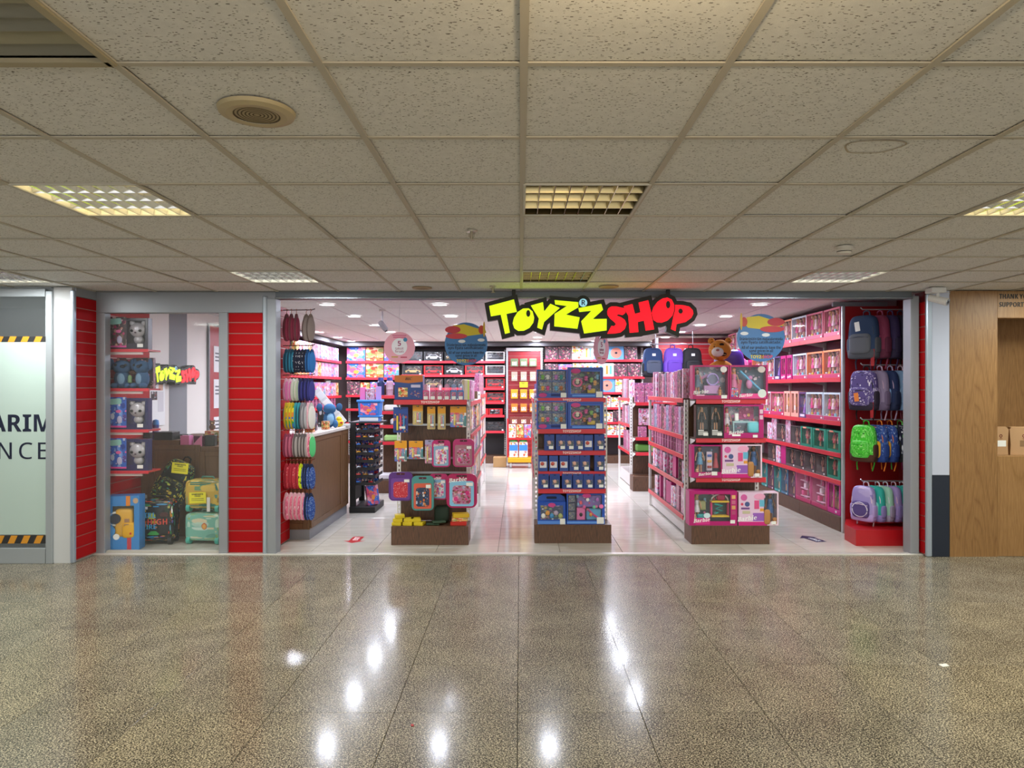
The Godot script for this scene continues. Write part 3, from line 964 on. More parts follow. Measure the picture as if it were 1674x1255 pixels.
func doll(parent: Node3D, at: Vector3, h: float, dress: Material, hair: Material, skin: Material = null, turn := 0.0, gown := false) -> void:
	if not shared.has("doll"):
		var b := mb()
		for s in [-1, 1]:
			b.tube([Vector3(s * 0.055, 0.0, 0.01), Vector3(s * 0.05, 0.25, 0), Vector3(s * 0.045, 0.5, 0)], 0.032, 6)
			b.tube([Vector3(s * 0.1, 0.77, 0), Vector3(s * 0.15, 0.6, 0.02), Vector3(s * 0.17, 0.45, 0.05)], 0.022, 6)
		b.blob(Vector3(0, 0.66, 0), Vector3(0.062, 0.15, 0.036), 0.9, 1.0, 10, 7)
		b.tube([Vector3(0, 0.78, 0), Vector3(0, 0.86, 0)], 0.025, 6)
		b.blob(Vector3(0, 0.91, 0.005), Vector3(0.058, 0.075, 0.06), 1, 1, 10, 7)
		shared.doll = b.mesh()
		shared.dress = mb().lathe([Vector2(0.135, 0.31), Vector2(0.12, 0.43), Vector2(0.075, 0.6), Vector2(0.095, 0.72), Vector2(0.08, 0.78), Vector2(0.0, 0.79)], 10, Transform3D(Basis.from_scale(Vector3(1, 1, 0.65)), Vector3.ZERO)).mesh()
		shared.gown = mb().lathe([Vector2(0.24, 0.03), Vector2(0.2, 0.2), Vector2(0.14, 0.42), Vector2(0.07, 0.6), Vector2(0.095, 0.72), Vector2(0.08, 0.78), Vector2(0.0, 0.79)], 10, Transform3D(Basis.from_scale(Vector3(1, 1, 0.6)), Vector3.ZERO)).mesh()
		shared.hair = mb().blob(Vector3(0, 0.945, -0.012), Vector3(0.07, 0.07, 0.068), 1, 1, 10, 7).blob(Vector3(0.0, 0.82, -0.045), Vector3(0.085, 0.15, 0.03), 1, 1, 10, 7).mesh()
	var bs := Basis.from_scale(Vector3.ONE * h) * ry(turn)
	var p := part(parent, "doll", shared.doll, skin if skin else M.skin, at, bs)
	part(p, "dress", shared.gown if gown else shared.dress, dress)
	part(p, "hair", shared.hair, hair)

func logo(parent: Node3D, s: String, h: float, m: Material, at: Vector3, tilt := 0.1) -> void:
	text(parent, "logo", s, h, m, at, rz(tilt) * Basis(Vector3(1, 0, 0), Vector3(0.25, 1, 0), Vector3(0, 0, 1)), "Droid Serif", 700, 0.0012)

func sticker(parent: Node3D, w: float, h: float, at: Vector3) -> void:
	part(parent, "price_sticker", bx(w, h, 0.001), M.tag_white, at)

func toycar(parent: Node3D, at: Vector3, l: float, col: Material, turn := 0.0) -> void:
	if not shared.has("car"):
		shared.car = mb().prism(PackedVector2Array([Vector2(-0.5, 0.06), Vector2(0.5, 0.06), Vector2(0.5, 0.17), Vector2(0.3, 0.2), Vector2(0.14, 0.32), Vector2(-0.2, 0.32), Vector2(-0.36, 0.2), Vector2(-0.5, 0.18)]), -0.2, 0.2).mesh()
		var w := mb()
		for s in [[-0.3, 1], [0.3, 1], [-0.3, -1], [0.3, -1]]:
			w.lathe([Vector2(0, -0.03), Vector2(0.085, -0.03), Vector2(0.085, 0.03), Vector2(0, 0.03)], 10, xf(rx(PI / 2), Vector3(s[0], 0.085, s[1] * 0.19)))
		shared.wheels = w.mesh()
		shared.carglass = mb().prism(PackedVector2Array([Vector2(-0.3, 0.21), Vector2(0.24, 0.21), Vector2(0.12, 0.305), Vector2(-0.18, 0.305)]), -0.203, 0.203).mesh()
	var p := part(parent, "toy_car", shared.car, col, at, ry(turn) * Basis.from_scale(Vector3.ONE * l))
	part(p, "wheels", shared.wheels, M.black)
	part(p, "car_windows", shared.carglass, mat("20262c", 0.15))

func plain(w: float, h: float, d: float, m: Material) -> Node3D:
	var o := MeshInstance3D.new()
	o.mesh = mb().box(Vector3(0, h / 2, -d / 2), Vector3(w, h, d), 0.002).mesh()
	o.material_override = m
	return o

func make_templates() -> void:
	var mag := mat("c41878", 0.35)
	var pink := mat("f08ab8", 0.35)
	var white := mat("f0eaee", 0.4)
	var wt := mat("ffffff", 0.5)
	var blond := mat("d8b060", 0.6)
	var brown := mat("5a3420", 0.6)
	var blk := mat("201a1a", 0.5)
	var n: Node3D
	# doll wall
	for v in [["doll_set_a", "d85a78", "doll_art", "f06aa8", "rose framed window box of dolls with a pink wardrobe"], ["doll_set_b", "d4e2ee", "white_doll", "f0a0c4", "pale blue framed window box of dolls with hangers"], ["doll_set_c", "f0884a", "doll_dark", "f07aa8", "orange trimmed window box of dolls with a pink panel"]]:
		n = wbox(0.46, 0.33, 0.1, mat(v[1], 0.35), M[v[2]], [0.014, 0.014, 0.022, 0.05])
		for k in 3:
			doll(n, Vector3(-0.16 + k * 0.1, 0.045, -0.05), 0.27, mat(["e8408a", "f4d0dc", "a83a60"][k]), [blond, brown, mat("b84a28", 0.6)][k])
		part(n, "wardrobe", bx(0.07, 0.24, 0.03, 0.006), mat(v[3], 0.4), Vector3(0.155, 0.17, -0.06))
		part(n, "banner", bx(0.46, 0.045, 0.001), mat("c8386a", 0.4), Vector3(0, 0.024, 0.0012))
		for k in 4:
			part(n, "accessory", bx(0.03, 0.02 + 0.01 * k, 0.02, 0.004), mat(["f8f0f4", "f0c040", "e85a9a", "8ad0e0"][k]), Vector3(-0.18 + k * 0.08, 0.06, -0.02))
		sticker(n, 0.035, 0.022, Vector3(0.19, 0.02, 0.002))
		deftpl(v[0], n, 0.46, "doll_set_box", "doll box", v[4])
	n = wbox(0.2, 0.33, 0.1, mag, M.doll_dark, [0.03, 0.03, 0.04, 0.07])
	part(n, "mullion", bx(0.02, 0.24, 0.003), mag, Vector3(0, 0.18, 0))
	for s in [-1, 1]:
		doll(n, Vector3(s * 0.045, 0.06, -0.05), 0.24, mat("d83a80"), [brown, blond][0 if s < 0 else 1])
	logo(n, "Barbie", 0.03, wt, Vector3(0, 0.035, 0.002))
	deftpl("doll_arch", n, 0.2, "doll_pair_box", "doll box", "magenta box with two narrow doll windows")
	n = wbox(0.24, 0.34, 0.12, mat("f0a898", 0.4), M.white_doll, [0.02, 0.02, 0.03, 0.05])
	part(n, "mullion", bx(0.05, 0.29, 0.003), mat("f0a898", 0.4), Vector3(0.01, 0.18, 0))
	for s in [-1, 1]:
		doll(n, Vector3(s * 0.065, 0.05, -0.05), 0.26, mat("f0b060"), blond)
	part(n, "print", bx(0.03, 0.06, 0.001), wt, Vector3(0.01, 0.12, 0.002))
	deftpl("doll_peach", n, 0.24, "doll_pair_box", "doll box", "peach carton with two arched doll windows")
	n = wbox(0.22, 0.33, 0.1, mat("5a3a78", 0.35), M.doll_dark, [0.012, 0.012, 0.02, 0.05])
	doll(n, Vector3(0, 0.05, -0.05), 0.27, mat("7a3aa0"), mat("302040"), null, 0, true)
	part(n, "print", bx(0.14, 0.03, 0.001), mat("e8d8f0"), Vector3(0, 0.028, 0.002))
	deftpl("doll_purple", n, 0.22, "doll_box", "doll box", "purple window box with a gowned doll")
	n = wbox(0.36, 0.25, 0.1, mat("1f8a72", 0.35), M.green_box, [0.03, 0.06, 0.02, 0.03])
	for k in 2:
		doll(n, Vector3(-0.08 + k * 0.12, 0.03, -0.05), 0.21, mat(["b84a50", "e8a0b0"][k]), brown)
	part(n, "print", bx(0.1, 0.02, 0.001), mat("f0907a"), Vector3(-0.05, 0.236, 0.002))
	deftpl("green_set", n, 0.36, "doll_set_box", "doll box", "green carton with brown haired dolls in a window")
	n = wbox(0.3, 0.24, 0.09, mat("6a5a5c", 0.3), M.doll_dark, [0.006, 0.006, 0.008, 0.03])
	for k in 2:
		doll(n, Vector3(-0.06 + k * 0.12, 0.03, -0.05), 0.19, mat(["8a4a40", "a8685a"][k]), [brown, blond][k])
	sticker(n, 0.03, 0.02, Vector3(0.1, 0.018, 0.002))
	deftpl("clear_set", n, 0.3, "doll_set_box", "doll box", "smoky clear box of brown haired fashion dolls")
	n = wbox(0.46, 0.37, 0.12, mat("d86a98", 0.35), M.play_art, [0.012, 0.02, 0.02, 0.05])
	for k in 3:
		part(n, "playset_floor", bx(0.22, 0.01, 0.06), mat("f0b8d0"), Vector3(-0.04, 0.06 + 0.1 * k, -0.06))
		part(n, "playset_room", bx(0.06, 0.06, 0.05, 0.004), mat(["e8408a", "f8e0ea", "c03a78"][k]), Vector3(-0.1 + 0.07 * k, 0.1 + 0.1 * k, -0.06))
	doll(n, Vector3(0.14, 0.05, -0.05), 0.27, mat("e8408a"), blond)
	part(n, "banner", bx(0.46, 0.045, 0.001), mat("c03a6a"), Vector3(0, 0.024, 0.0012))
	deftpl("doll_house", n, 0.46, "doll_house_box", "playset box", "pink window box with a doll house")
	for v in [["doll_teal", "3a9a98", "2a6a70"], ["doll_blue", "4a80a0", "3a4a70"], ["doll_plum", "703a5a", "5a2a48"]]:
		n = wbox(0.25, 0.37, 0.1, mat(v[1], 0.3), M.doll_dark, [0.012, 0.025, 0.015, 0.03])
		doll(n, Vector3(-0.04, 0.04, -0.05), 0.31, mat(v[2]), blk)
		part(n, "accessory", bx(0.05, 0.16, 0.02, 0.004), mat("d8c8b0"), Vector3(0.07, 0.18, -0.06))
		sticker(n, 0.03, 0.02, Vector3(0.08, 0.016, 0.002))
		deftpl(v[0], n, 0.25, "fashion_doll_box", "doll box", {"doll_teal": "teal edged window box with a dark haired doll", "doll_blue": "blue edged window box with a dark haired doll", "doll_plum": "plum window box with a dark haired doll"}[v[0]])
	n = wbox(0.34, 0.37, 0.11, mat("d41a90", 0.35), M.doll_dark, [0.03, 0.03, 0.03, 0.06])
	part(n, "mullion", bx(0.03, 0.3, 0.003), mat("d41a90", 0.35), Vector3(0, 0.2, 0))
	for s in [-1, 1]:
		doll(n, Vector3(s * 0.08, 0.06, -0.05), 0.27, mat("a06048"), [brown, blond][0 if s < 0 else 1], null, 0, true)
	sticker(n, 0.04, 0.025, Vector3(0.06, 0.03, 0.002))
	deftpl("mag_pair", n, 0.34, "doll_pair_box", "doll box", "bright magenta box with two tall oval doll windows")
	# slim packs of the long shelves
	for v in [["slim_a", 0.15, 0.31, "pink_slim", "slim pink doll pack"], ["slim_b", 0.12, 0.29, "doll_art", "narrow rose doll pack"], ["slim_c", 0.17, 0.33, "white_doll", "pale pink doll pack"], ["slim_d", 0.14, 0.32, "doll_dark", "dark plum doll pack"], ["slim_e", 0.16, 0.3, "play_art", "pastel printed doll pack"], ["slim_f", 0.13, 0.31, "vanity", "grey lilac doll pack"]]:
		deftpl(v[0], plain(v[1], v[2], 0.07, M[v[3]]), v[1], "slim_doll_pack", "doll box", v[4])
	deftpl("short_a", plain(0.13, 0.17, 0.08, M.pink_slim), 0.13, "small_doll_pack", "toy box", "short pink accessory pack")
	deftpl("mid_a", plain(0.16, 0.24, 0.1, M.play_art), 0.16, "playset_pack", "toy box", "pink and white playset pack")
	deftpl("mid_b", plain(0.2, 0.27, 0.12, mat("c02a78", 0.35)), 0.2, "playset_pack", "toy box", "plain magenta playset carton")
	# puzzles and games
	deftpl("puzzle_blue", plain(0.4, 0.3, 0.06, M.puzzle_blue), 0.4, "puzzle_box", "puzzle box", "blue and red printed puzzle box")
	deftpl("puzzle_gold", plain(0.38, 0.3, 0.06, M.puzzle_gold), 0.38, "puzzle_box", "puzzle box", "golden brown printed puzzle box")
	deftpl("puzzle_mix", plain(0.32, 0.29, 0.06, M.puzzle_mix), 0.32, "puzzle_box", "puzzle box", "white puzzle box with pink and blue print")
	for v in [["comic_a", 0.24, "white_doll", "pale pink printed game box"], ["comic_b", 0.28, "puzzle_mix", "many coloured printed game box"], ["comic_c", 0.2, "puzzle_gold", "orange printed game box"]]:
		deftpl(v[0], plain(v[1], 0.27, 0.07, M[v[2]]), v[1], "game_box", "game box", v[4] if v.size() > 4 else v[3])
	# toy cars in window boxes
	for v in [["car_black", "2c2c30", "18181a", "black window box with a dark toy car"], ["car_white", "2c2c30", "d8d8dc", "black window box with a white toy car"], ["car_red", "c01820", "b01820", "red window box with a toy car"], ["car_silver", "e4e2e0", "3a3c42", "white framed window box with a dark toy car"], ["car_gold", "2a2a2c", "a88a58", "black window box with a sand coloured toy car"]]:
		n = wbox(0.42, 0.2, 0.18, mat(v[1], 0.3), M.car_art, [0.03, 0.03, 0.012, 0.03])
		toycar(n, Vector3(0, 0.03, -0.09), 0.34, mat(v[2], 0.25))
		sticker(n, 0.035, 0.03, Vector3(0.16, 0.016, 0.002))
		deftpl(v[0], n, 0.42, "toy_car_box", "toy car", v[3])
	n = plain(0.3, 0.14, 0.16, mat("c01820", 0.35))
	part(n, "print", bx(0.22, 0.1, 0.001), M.car_art, Vector3(-0.02, 0.07, 0.001))
	deftpl("car_small", n, 0.3, "toy_car_box", "toy car", "low red toy car box")
	# baby toys
	for v in [["baby_a", 0.26, 0.3, "baby_art", "white baby toy box with orange and blue print"], ["baby_b", 0.2, 0.26, "baby_art", "narrow white baby toy box with bright print"], ["baby_c", 0.3, 0.28, "puzzle_mix", "pastel baby toy box with pink and blue print"], ["baby_d", 0.28, 0.29, "doll_dark", "dark printed baby toy box"]]:
		deftpl(v[0], plain(v[1], v[2], 0.12, M[v[3]]), v[1], "baby_toy_box", "toy box", v[4])
	n = plain(0.34, 0.3, 0.1, mat("6aa8dc", 0.4))
	part(n, "ring_print", mb().prism(ell(Vector2(0, 0.15), 0.12, 0.12, 28), 0, 0.002).mesh(), mat("d88a78", 0.5))
	part(n, "eye_print", mb().prism(ell(Vector2(0, 0.15), 0.03, 0.025, 16), 0.002, 0.004).mesh(), mat("20283a", 0.5))
	deftpl("ring_box", n, 0.34, "ring_toy_box", "toy box", "light blue box with a big salmon ring printed")
	n = plain(0.2, 0.3, 0.12, mat("f2efe8", 0.4))
	part(n, "bottle_print", bx(0.05, 0.2, 0.001), mat("e87a2a"), Vector3(-0.05, 0.15, 0.001))
	part(n, "bottle_print", bx(0.05, 0.2, 0.001), mat("5ab0d8"), Vector3(0.03, 0.15, 0.001))
	deftpl("white_tall", n, 0.2, "baby_toy_box", "toy box", "tall white box with orange and blue print")
	# blue pet playsets
	n = wbox(0.33, 0.37, 0.14, mat("2450b0", 0.3), M.pet_art, [0.012, 0.012, 0.02, 0.06])
	for i in 2:
		for j in 2:
			part(n, "inner_tray", bx(0.135, 0.115, 0.02, 0.004), M.pet_scene, Vector3(-0.072 + i * 0.145, 0.145 + j * 0.145, -0.02))
			for k in 2:
				part(n, "pet_figure", mb().blob(Vector3(0, 0.018, 0), Vector3(0.018, 0.018, 0.016), 1, 1, 8, 6).blob(Vector3(0, 0.045, 0.002), Vector3(0.021, 0.02, 0.018), 1, 1, 8, 6).mesh(), mat(["e8b060", "d860a0", "8ac070", "e8e8ec", "70b0d8", "b87850", "c88ad0", "50a0a0"][(i * 4 + j * 2 + k)], 0.4), Vector3(-0.1 + i * 0.145 + k * 0.055, 0.092 + j * 0.145, -0.006 - 0.02 * 0))
	part(n, "brand_oval", mb().prism(ell(Vector2(-0.1, 0.035), 0.045, 0.028, 20), 0.001, 0.003).mesh(), mat("c8408a"))
	part(n, "print", bx(0.1, 0.03, 0.001), mat("1a2c70"), Vector3(0.04, 0.035, 0.002))
	sticker(n, 0.06, 0.06, Vector3(0.125, 0.035, 0.003))
	deftpl("pet_small", n, 0.33, "pet_playset_box", "playset box", "blue window box with four pet trays")
	n = wbox(0.4, 0.40, 0.14, mat("2048a8", 0.3), M.pet_scene, [0.03, 0.03, 0.045, 0.05])
	part(n, "inner_frame", bars(0.35, 0.31, 0.01), mat("3a70d8", 0.3), Vector3(0, 0.2, 0.002))
	part(n, "spinning_wheel", mb().prism(ell(Vector2(-0.09, 0.2), 0.058, 0.058, 22), -0.03, -0.012).mesh(), mat("d8307a", 0.35))
	part(n, "wheel_hole", mb().prism(ell(Vector2(-0.09, 0.2), 0.036, 0.036, 18), -0.012, -0.009).mesh(), mat("40283a", 0.5))
	for k in 7:
		part(n, "pet_figure", mb().blob(Vector3(0, 0.018, 0), Vector3(0.02, 0.02, 0.016), 1, 1, 8, 6).blob(Vector3(0, 0.048, 0.002), Vector3(0.023, 0.022, 0.018), 1, 1, 8, 6).mesh(), mat(["e8e0d0", "d860a0", "8ac070", "e0a050", "70b0d8", "b87850", "c88ad0"][k], 0.4), Vector3(-0.09 + [0, 0.1, 0.16, 0.2, 0.23, 0.08, 0.14][k], [0.18, 0.22, 0.2, 0.16, 0.24, 0.1, 0.1][k], -0.03 + (0.025 if k == 0 else 0.0)))
	sprinkle(n, -0.15, 0.15, 0.08, 0.33, -0.1, ["8a5a8a", "c8b060", "e8a0c0", "6a9a70", "d8d8e0", "40507a"], 18)
	part(n, "yellow_stall", bx(0.09, 0.06, 0.03, 0.006), mat("d8b838", 0.4), Vector3(0.07, 0.09, -0.05))
	part(n, "brand_oval", mb().prism(ell(Vector2(-0.11, 0.35), 0.055, 0.032, 20), 0.002, 0.005).mesh(), mat("d04a90"))
	part(n, "print", bx(0.26, 0.022, 0.001), mat("6aa0f0"), Vector3(-0.02, 0.027, 0.002))
	sticker(n, 0.07, 0.075, Vector3(0.155, 0.045, 0.004))
	deftpl("pet_big", n, 0.40, "pet_playset_box", "playset box", "large blue window box with a pink wheel")
	n = plain(0.115, 0.17, 0.08, mat("24408c", 0.35))
	part(n, "print", bx(0.075, 0.055, 0.001), M.pet_scene, Vector3(0.01, 0.075, 0.001))
	part(n, "pet_figure", mb().blob(Vector3(0, 0.0, 0), Vector3(0.02, 0.022, 0.012), 1, 1, 8, 6).mesh(), mat("e0b0a0", 0.4), Vector3(0, 0.085, 0.004))
	part(n, "hang_hole", mb().prism(ell(Vector2(0, 0.158), 0.012, 0.005, 10), 0.0, 0.0015).mesh(), mat("101830"))
	sticker(n, 0.05, 0.032, Vector3(0.02, 0.032, 0.002))
	deftpl("pet_pack", n, 0.115, "pet_figure_pack", "toy box", "small blue pet box with white price sticker")
	n = plain(0.1, 0.165, 0.08, mat("2a4a98", 0.35))
	part(n, "print", bx(0.075, 0.065, 0.001), mat("e8e4ec"), Vector3(0, 0.07, 0.001))
	part(n, "pet_figure", mb().blob(Vector3(0, 0.0, 0), Vector3(0.022, 0.02, 0.012), 1, 1, 8, 6).mesh(), mat("c85a50", 0.4), Vector3(-0.01, 0.08, 0.004))
	deftpl("pet_pack_b", n, 0.1, "pet_figure_pack", "toy box", "small blue pet box with pale front panel")

func sprinkle(n: Node3D, x0: float, x1: float, y0: float, y1: float, z: float, cols: Array, count: int) -> void:
	# the many little accessories tied to the backing card
	for k in count:
		var s := rng.randf_range(0.012, 0.03)
		var m: Mesh = bx(0.02, 0.026, 0.012, 0.004) if k % 3 else cyl(0.011, 0.014, 10)
		part(n, "accessory", m, mat(cols[rng.randi() % cols.size()], 0.35), Vector3(rng.randf_range(x0, x1), rng.randf_range(y0, y1), z), Basis.from_scale(Vector3.ONE * s / 0.02) * rz(rng.randf_range(-0.6, 0.6)) * (rx(PI / 2) if k % 3 == 0 else Basis.IDENTITY))

func put(key: String, where: String, at: Vector3, turn := 0.0, sc := Vector3.ONE) -> Node3D:
	var e: Dictionary = T[key]
	return copy_of(e.n, e.nm, "%s %s" % [e.d, where], e.cat, at, turn, "%s %s" % [e.d, where], sc)

func row(start: Vector3, dir: Vector3, turn: float, keys: Array, gap: float, where: String, jit := 0.0, sy := 1.0) -> void:
	var s := 0.0
	for k in keys:
		var w: float = T[k].w
		put(k, where, start + dir * (s + w / 2) , turn + rng.randf_range(-jit, jit), Vector3(1, sy, 1))
		s += w + gap

# ------------------------------------------------------------------ shop fittings
func upright(h: float) -> ArrayMesh:
	var key := "up%.3f" % h
	if boxes.has(key): return boxes[key]
	var m := mb()
	for s in [-1, 1]:
		m.box(Vector3(s * 0.015, h / 2, 0), Vector3(0.012, h, 0.03))
	var k := 0
	while k * 0.05 + 0.025 < h:
		m.box(Vector3(0, k * 0.05 + 0.025, 0.006), Vector3(0.02, 0.024, 0.016))
		k += 1
	boxes[key] = m.mesh()
	return boxes[key]

func shelf(parent: Node3D, at: Vector3, w: float, d: float, bs := Basis.IDENTITY, txt := false, strip: Material = null) -> void:
	# at = front edge centre of the top face; the shelf runs back from there
	var s := part(parent, "shelf", bx(w, 0.022, d), mat("5a4438", 0.5), at + bs * Vector3(0, -0.011, -d / 2), bs)
	part(s, "price_strip", bx(w, 0.052, 0.008, 0.002), strip if strip else M.red_strip, Vector3(0, -0.014, d / 2 + 0.004))
	if txt:
		text(s, "strip_lettering", "TOYZZSHOP", 0.026, mat("f8e8e8"), Vector3(0, -0.014, d / 2 + 0.0085), Basis.IDENTITY, "Droid Sans", 700, 0.0008)
	for e in [-1, 1]:
		part(s, "bracket", mb().prism(PackedVector2Array([Vector2(0, 0), Vector2(d * 0.8, 0), Vector2(d * 0.8, -0.015), Vector2(0, -0.07)]), -0.002, 0.002, xf(ry(-PI / 2), Vector3(e * (w / 2 - 0.003), -0.011, -d / 2))).mesh(), M.white)

func shelf_unit(label: String, at: Vector3, turn: float, length: float, tiers: Array, depth: float, plinth: float, top: float, panel: Material) -> Node3D:
	var t := thing("wall_shelf_unit", label, "shelf", at, turn)
	part(t, "back_panel", bx(length, top - plinth, 0.02), panel, Vector3(0, (top + plinth) / 2, -depth - 0.01))
	var np := maxi(1, int(round(length / 1.25)))
	for k in np:
		var w := length / np
		part(t, "plinth_panel", bx(w - 0.006, plinth, 0.02, 0.002), M.walnut, Vector3(-length / 2 + (k + 0.5) * w, plinth / 2, 0))
		part(t, "bottom_shelf", bx(w - 0.002, 0.02, depth), M.walnut, Vector3(-length / 2 + (k + 0.5) * w, plinth - 0.01, -depth / 2))
		for y in tiers:
			shelf(t, Vector3(-length / 2 + (k + 0.5) * w, y, 0), w - 0.004, depth)
	for k in np + 1:
		part(t, "upright", upright(top), M.white, Vector3(-length / 2 + k * length / np, 0, -depth + 0.016))
	return t

func gondola(label: String, x0: float, x1: float, z0: float, z1: float, top: float, sides: Array, pl := 0.2) -> Node3D:
	# double-sided gondola whose end cap faces the entrance: end panel at z0 + 0.33, long shelves behind it
	var t := thing("gondola", label, "shelf", Vector3((x0 + x1) / 2, 0, -z0))
	var w := x1 - x0
	var L := z1 - z0
	part(t, "end_plinth", bx(w, pl, 0.33, 0.003), M.walnut, Vector3(0, pl / 2, -0.165))
	part(t, "base", bx(w - 0.08, pl - 0.04, L - 0.34), mat("d8d2ce", 0.45), Vector3(0, (pl - 0.04) / 2 + 0.02, -0.34 - (L - 0.34) / 2))
	part(t, "end_panel", bx(w - 0.09, top - pl, 0.018), M.walnut, Vector3(0, (top + pl) / 2, -0.345))
	part(t, "spine", bx(0.02, top - pl, L - 0.36), mat("4a3830", 0.6), Vector3(0, (top + pl) / 2, -0.36 - (L - 0.36) / 2))
	for s in [-1, 1]:
		part(t, "upright", upright(top), M.white, Vector3(s * (w / 2 - 0.025), 0, -0.345))
		part(t, "upright", upright(top), M.white, Vector3(s * (w / 2 - 0.025), 0, -L), ry(s * PI / 2))
	for e in sides:
		var s: int = e[0]
		shelf(t, Vector3(s * (w / 2 - 0.005), e[1], -0.38 - (L - 0.38) / 2), L - 0.4, w / 2 - 0.02, ry(s * PI / 2))
	return t

func shop_fittings() -> void:
	# the doll gondola: end shelves of boxed playsets towards the entrance
	var g := gondola("doll gondola with pink boxed playsets on a walnut plinth", 1.807, 2.63, 7.41, 9.9, 1.52, [[-1, 1.536], [-1, 1.125], [-1, 0.91], [-1, 0.593], [-1, 0.237], [1, 1.536]])
	for y in [1.532, 1.12, 0.70]:
		shelf(g, Vector3(0.02, y, -0.06), 0.74, 0.27, Basis.IDENTITY, true)
	# the pet gondola
	g = gondola("narrow gondola of blue pet playsets on a walnut plinth", 0.154, 0.97, 7.46, 9.6, 1.54, [[-1, 1.53], [-1, 1.1], [-1, 0.7]])
	for y in [1.546, 1.215, 0.987, 0.767, 0.581]:
		shelf(g, Vector3(-0.01, y, -0.02), 0.72, 0.3, Basis.IDENTITY, true)
	# the stationery gondola
	g = gondola("stationery gondola with hanging packs and a walnut plinth", -1.35, -0.54, 7.37, 9.8, 1.52, [[1, 1.5], [1, 1.14], [1, 0.85], [1, 0.5]])
	shelf(g, Vector3(-0.0, 1.525, -0.05), 0.77, 0.3, Basis.IDENTITY, true)
	for y in [1.25, 0.885, 0.725]:
		part(g, "hook_rail", bx(0.72, 0.022, 0.012), M.steel, Vector3(0, y, -0.325))
	# further gondolas
	g = gondola("far gondola behind the stationery gondola", -1.36, -0.60, 10.4, 12.4, 1.6, [[1, 1.55], [1, 1.2], [1, 0.85], [1, 0.5]])
	g = gondola("far gondola behind the doll gondola with walnut plinth", 1.80, 2.6, 11.2, 12.9, 1.5, [[-1, 1.48], [-1, 1.05], [-1, 0.6]], 0.24)
	for y in [1.42, 0.86, 0.62]:
		shelf(g, Vector3(0.0, y, -0.05), 0.7, 0.28)
	g = gondola("far gondola of cups and trays beyond the toy car rack", -2.25, -1.45, 11.0, 13.0, 1.7, [])
	for y in [1.535, 1.287, 1.067, 0.808]:
		shelf(g, Vector3(0.0, y, -0.05), 0.7, 0.28)
	# wall shelving
	shelf_unit("long doll wall of pink shelves on a walnut plinth", Vector3(3.67, 0, -11.57), -PI / 2, 7.06, [2.26, 1.77, 1.265, 0.90, 0.587], 0.34, 0.174, 2.6, mat("8a5a66", 0.7))
	shelf_unit("game wall of red edged shelves behind the cash desk", Vector3(-3.85, 0, -12.9), PI / 2, 4.5, [2.22, 1.88, 1.49, 1.275, 0.95, 0.6], 0.36, 0.17, 2.6, mat("a83040", 0.6))
	shelf_unit("shelf bay of puzzles at the back of the shop", Vector3(-3.2, 0, -15.35), 0, 1.2, [2.24, 1.88, 1.5, 1.2, 0.9, 0.5], 0.35, 0.17, 2.55, mat("3a3032", 0.6))
	shelf_unit("shelf bays of boxed toy cars at the back of the shop", Vector3(-1.46, 0, -15.35), 0, 2.26, [2.24, 1.94, 1.655, 1.35, 1.06, 0.715], 0.35, 0.17, 2.5, mat("2c2a2c", 0.6))
	shelf_unit("shelf bays of baby toys at the back of the shop", Vector3(1.62, 0, -15.35), 0, 2.2, [2.27, 1.9, 1.56, 1.23, 0.91, 0.62], 0.35, 0.17, 2.55, mat("3a3032", 0.6))
	var e := thing("end_panel", "white edged red end panel between doll wall and backpacks", "panel", Vector3(3.86, 0, -8.0))
	part(e, "panel", bx(0.62, 2.5, 0.02), mat("a01018", 0.45), Vector3(0.13, 1.33, 0))
	part(e, "edge_strip", bx(0.035, 2.6, 0.04, 0.008), mat("c8ccd2", 0.35, 0.5), Vector3(-0.185, 1.3, 0))
	part(e, "top_rail", bx(0.62, 0.045, 0.03), mat("8d9198", 0.45, 0.3), Vector3(0, 2.6, 0.005))
	# red slatted column at the back with hanging packs
	var c := slab("wall_slat_column", -0.28, 0.47, 0, 2.52, 15.3, 15.6, mat("5a1418", 0.6))
	slatwall(c, 0.7, 0.03, 2.45, 0.107, Vector3(0.095, 0, -15.3) - c.position, 0, mat("8e1a22", 0.5))
	pslab(c, "edge_strip", -0.3, -0.26, 0, 2.52, 15.27, 15.3, M.steel)
	pslab(c, "edge_strip", 0.45, 0.49, 0, 2.52, 15.27, 15.3, M.steel)
	pslab(c, "top_cap", -0.3, 0.49, 2.45, 2.52, 15.26, 15.3, mat("b8b4b4", 0.5))
	# red slatted column behind the far doll gondola
	c = slab("wall_slat_column", 2.55, 4.05, 0, 2.58, 13.1, 13.6, mat("5a1418", 0.6))
	slatwall(c, 1.45, 1.3, 2.5, 0.107, Vector3(3.3, 0, -13.1) - c.position, 0, mat("a01820", 0.5))
	pslab(c, "edge_strip", 2.53, 2.57, 0, 2.58, 13.07, 13.1, M.steel)
	# red partition carrying the slippers
	c = slab("wall_slipper_partition", -2.54, -2.51, 0, 2.5, 7.12, 7.62, mat("5a1418", 0.6))
	slatwall(c, 0.49, 0.02, 2.5, 0.107, Vector3(-2.51, 0, -7.37) - c.position, PI / 2, M.red)

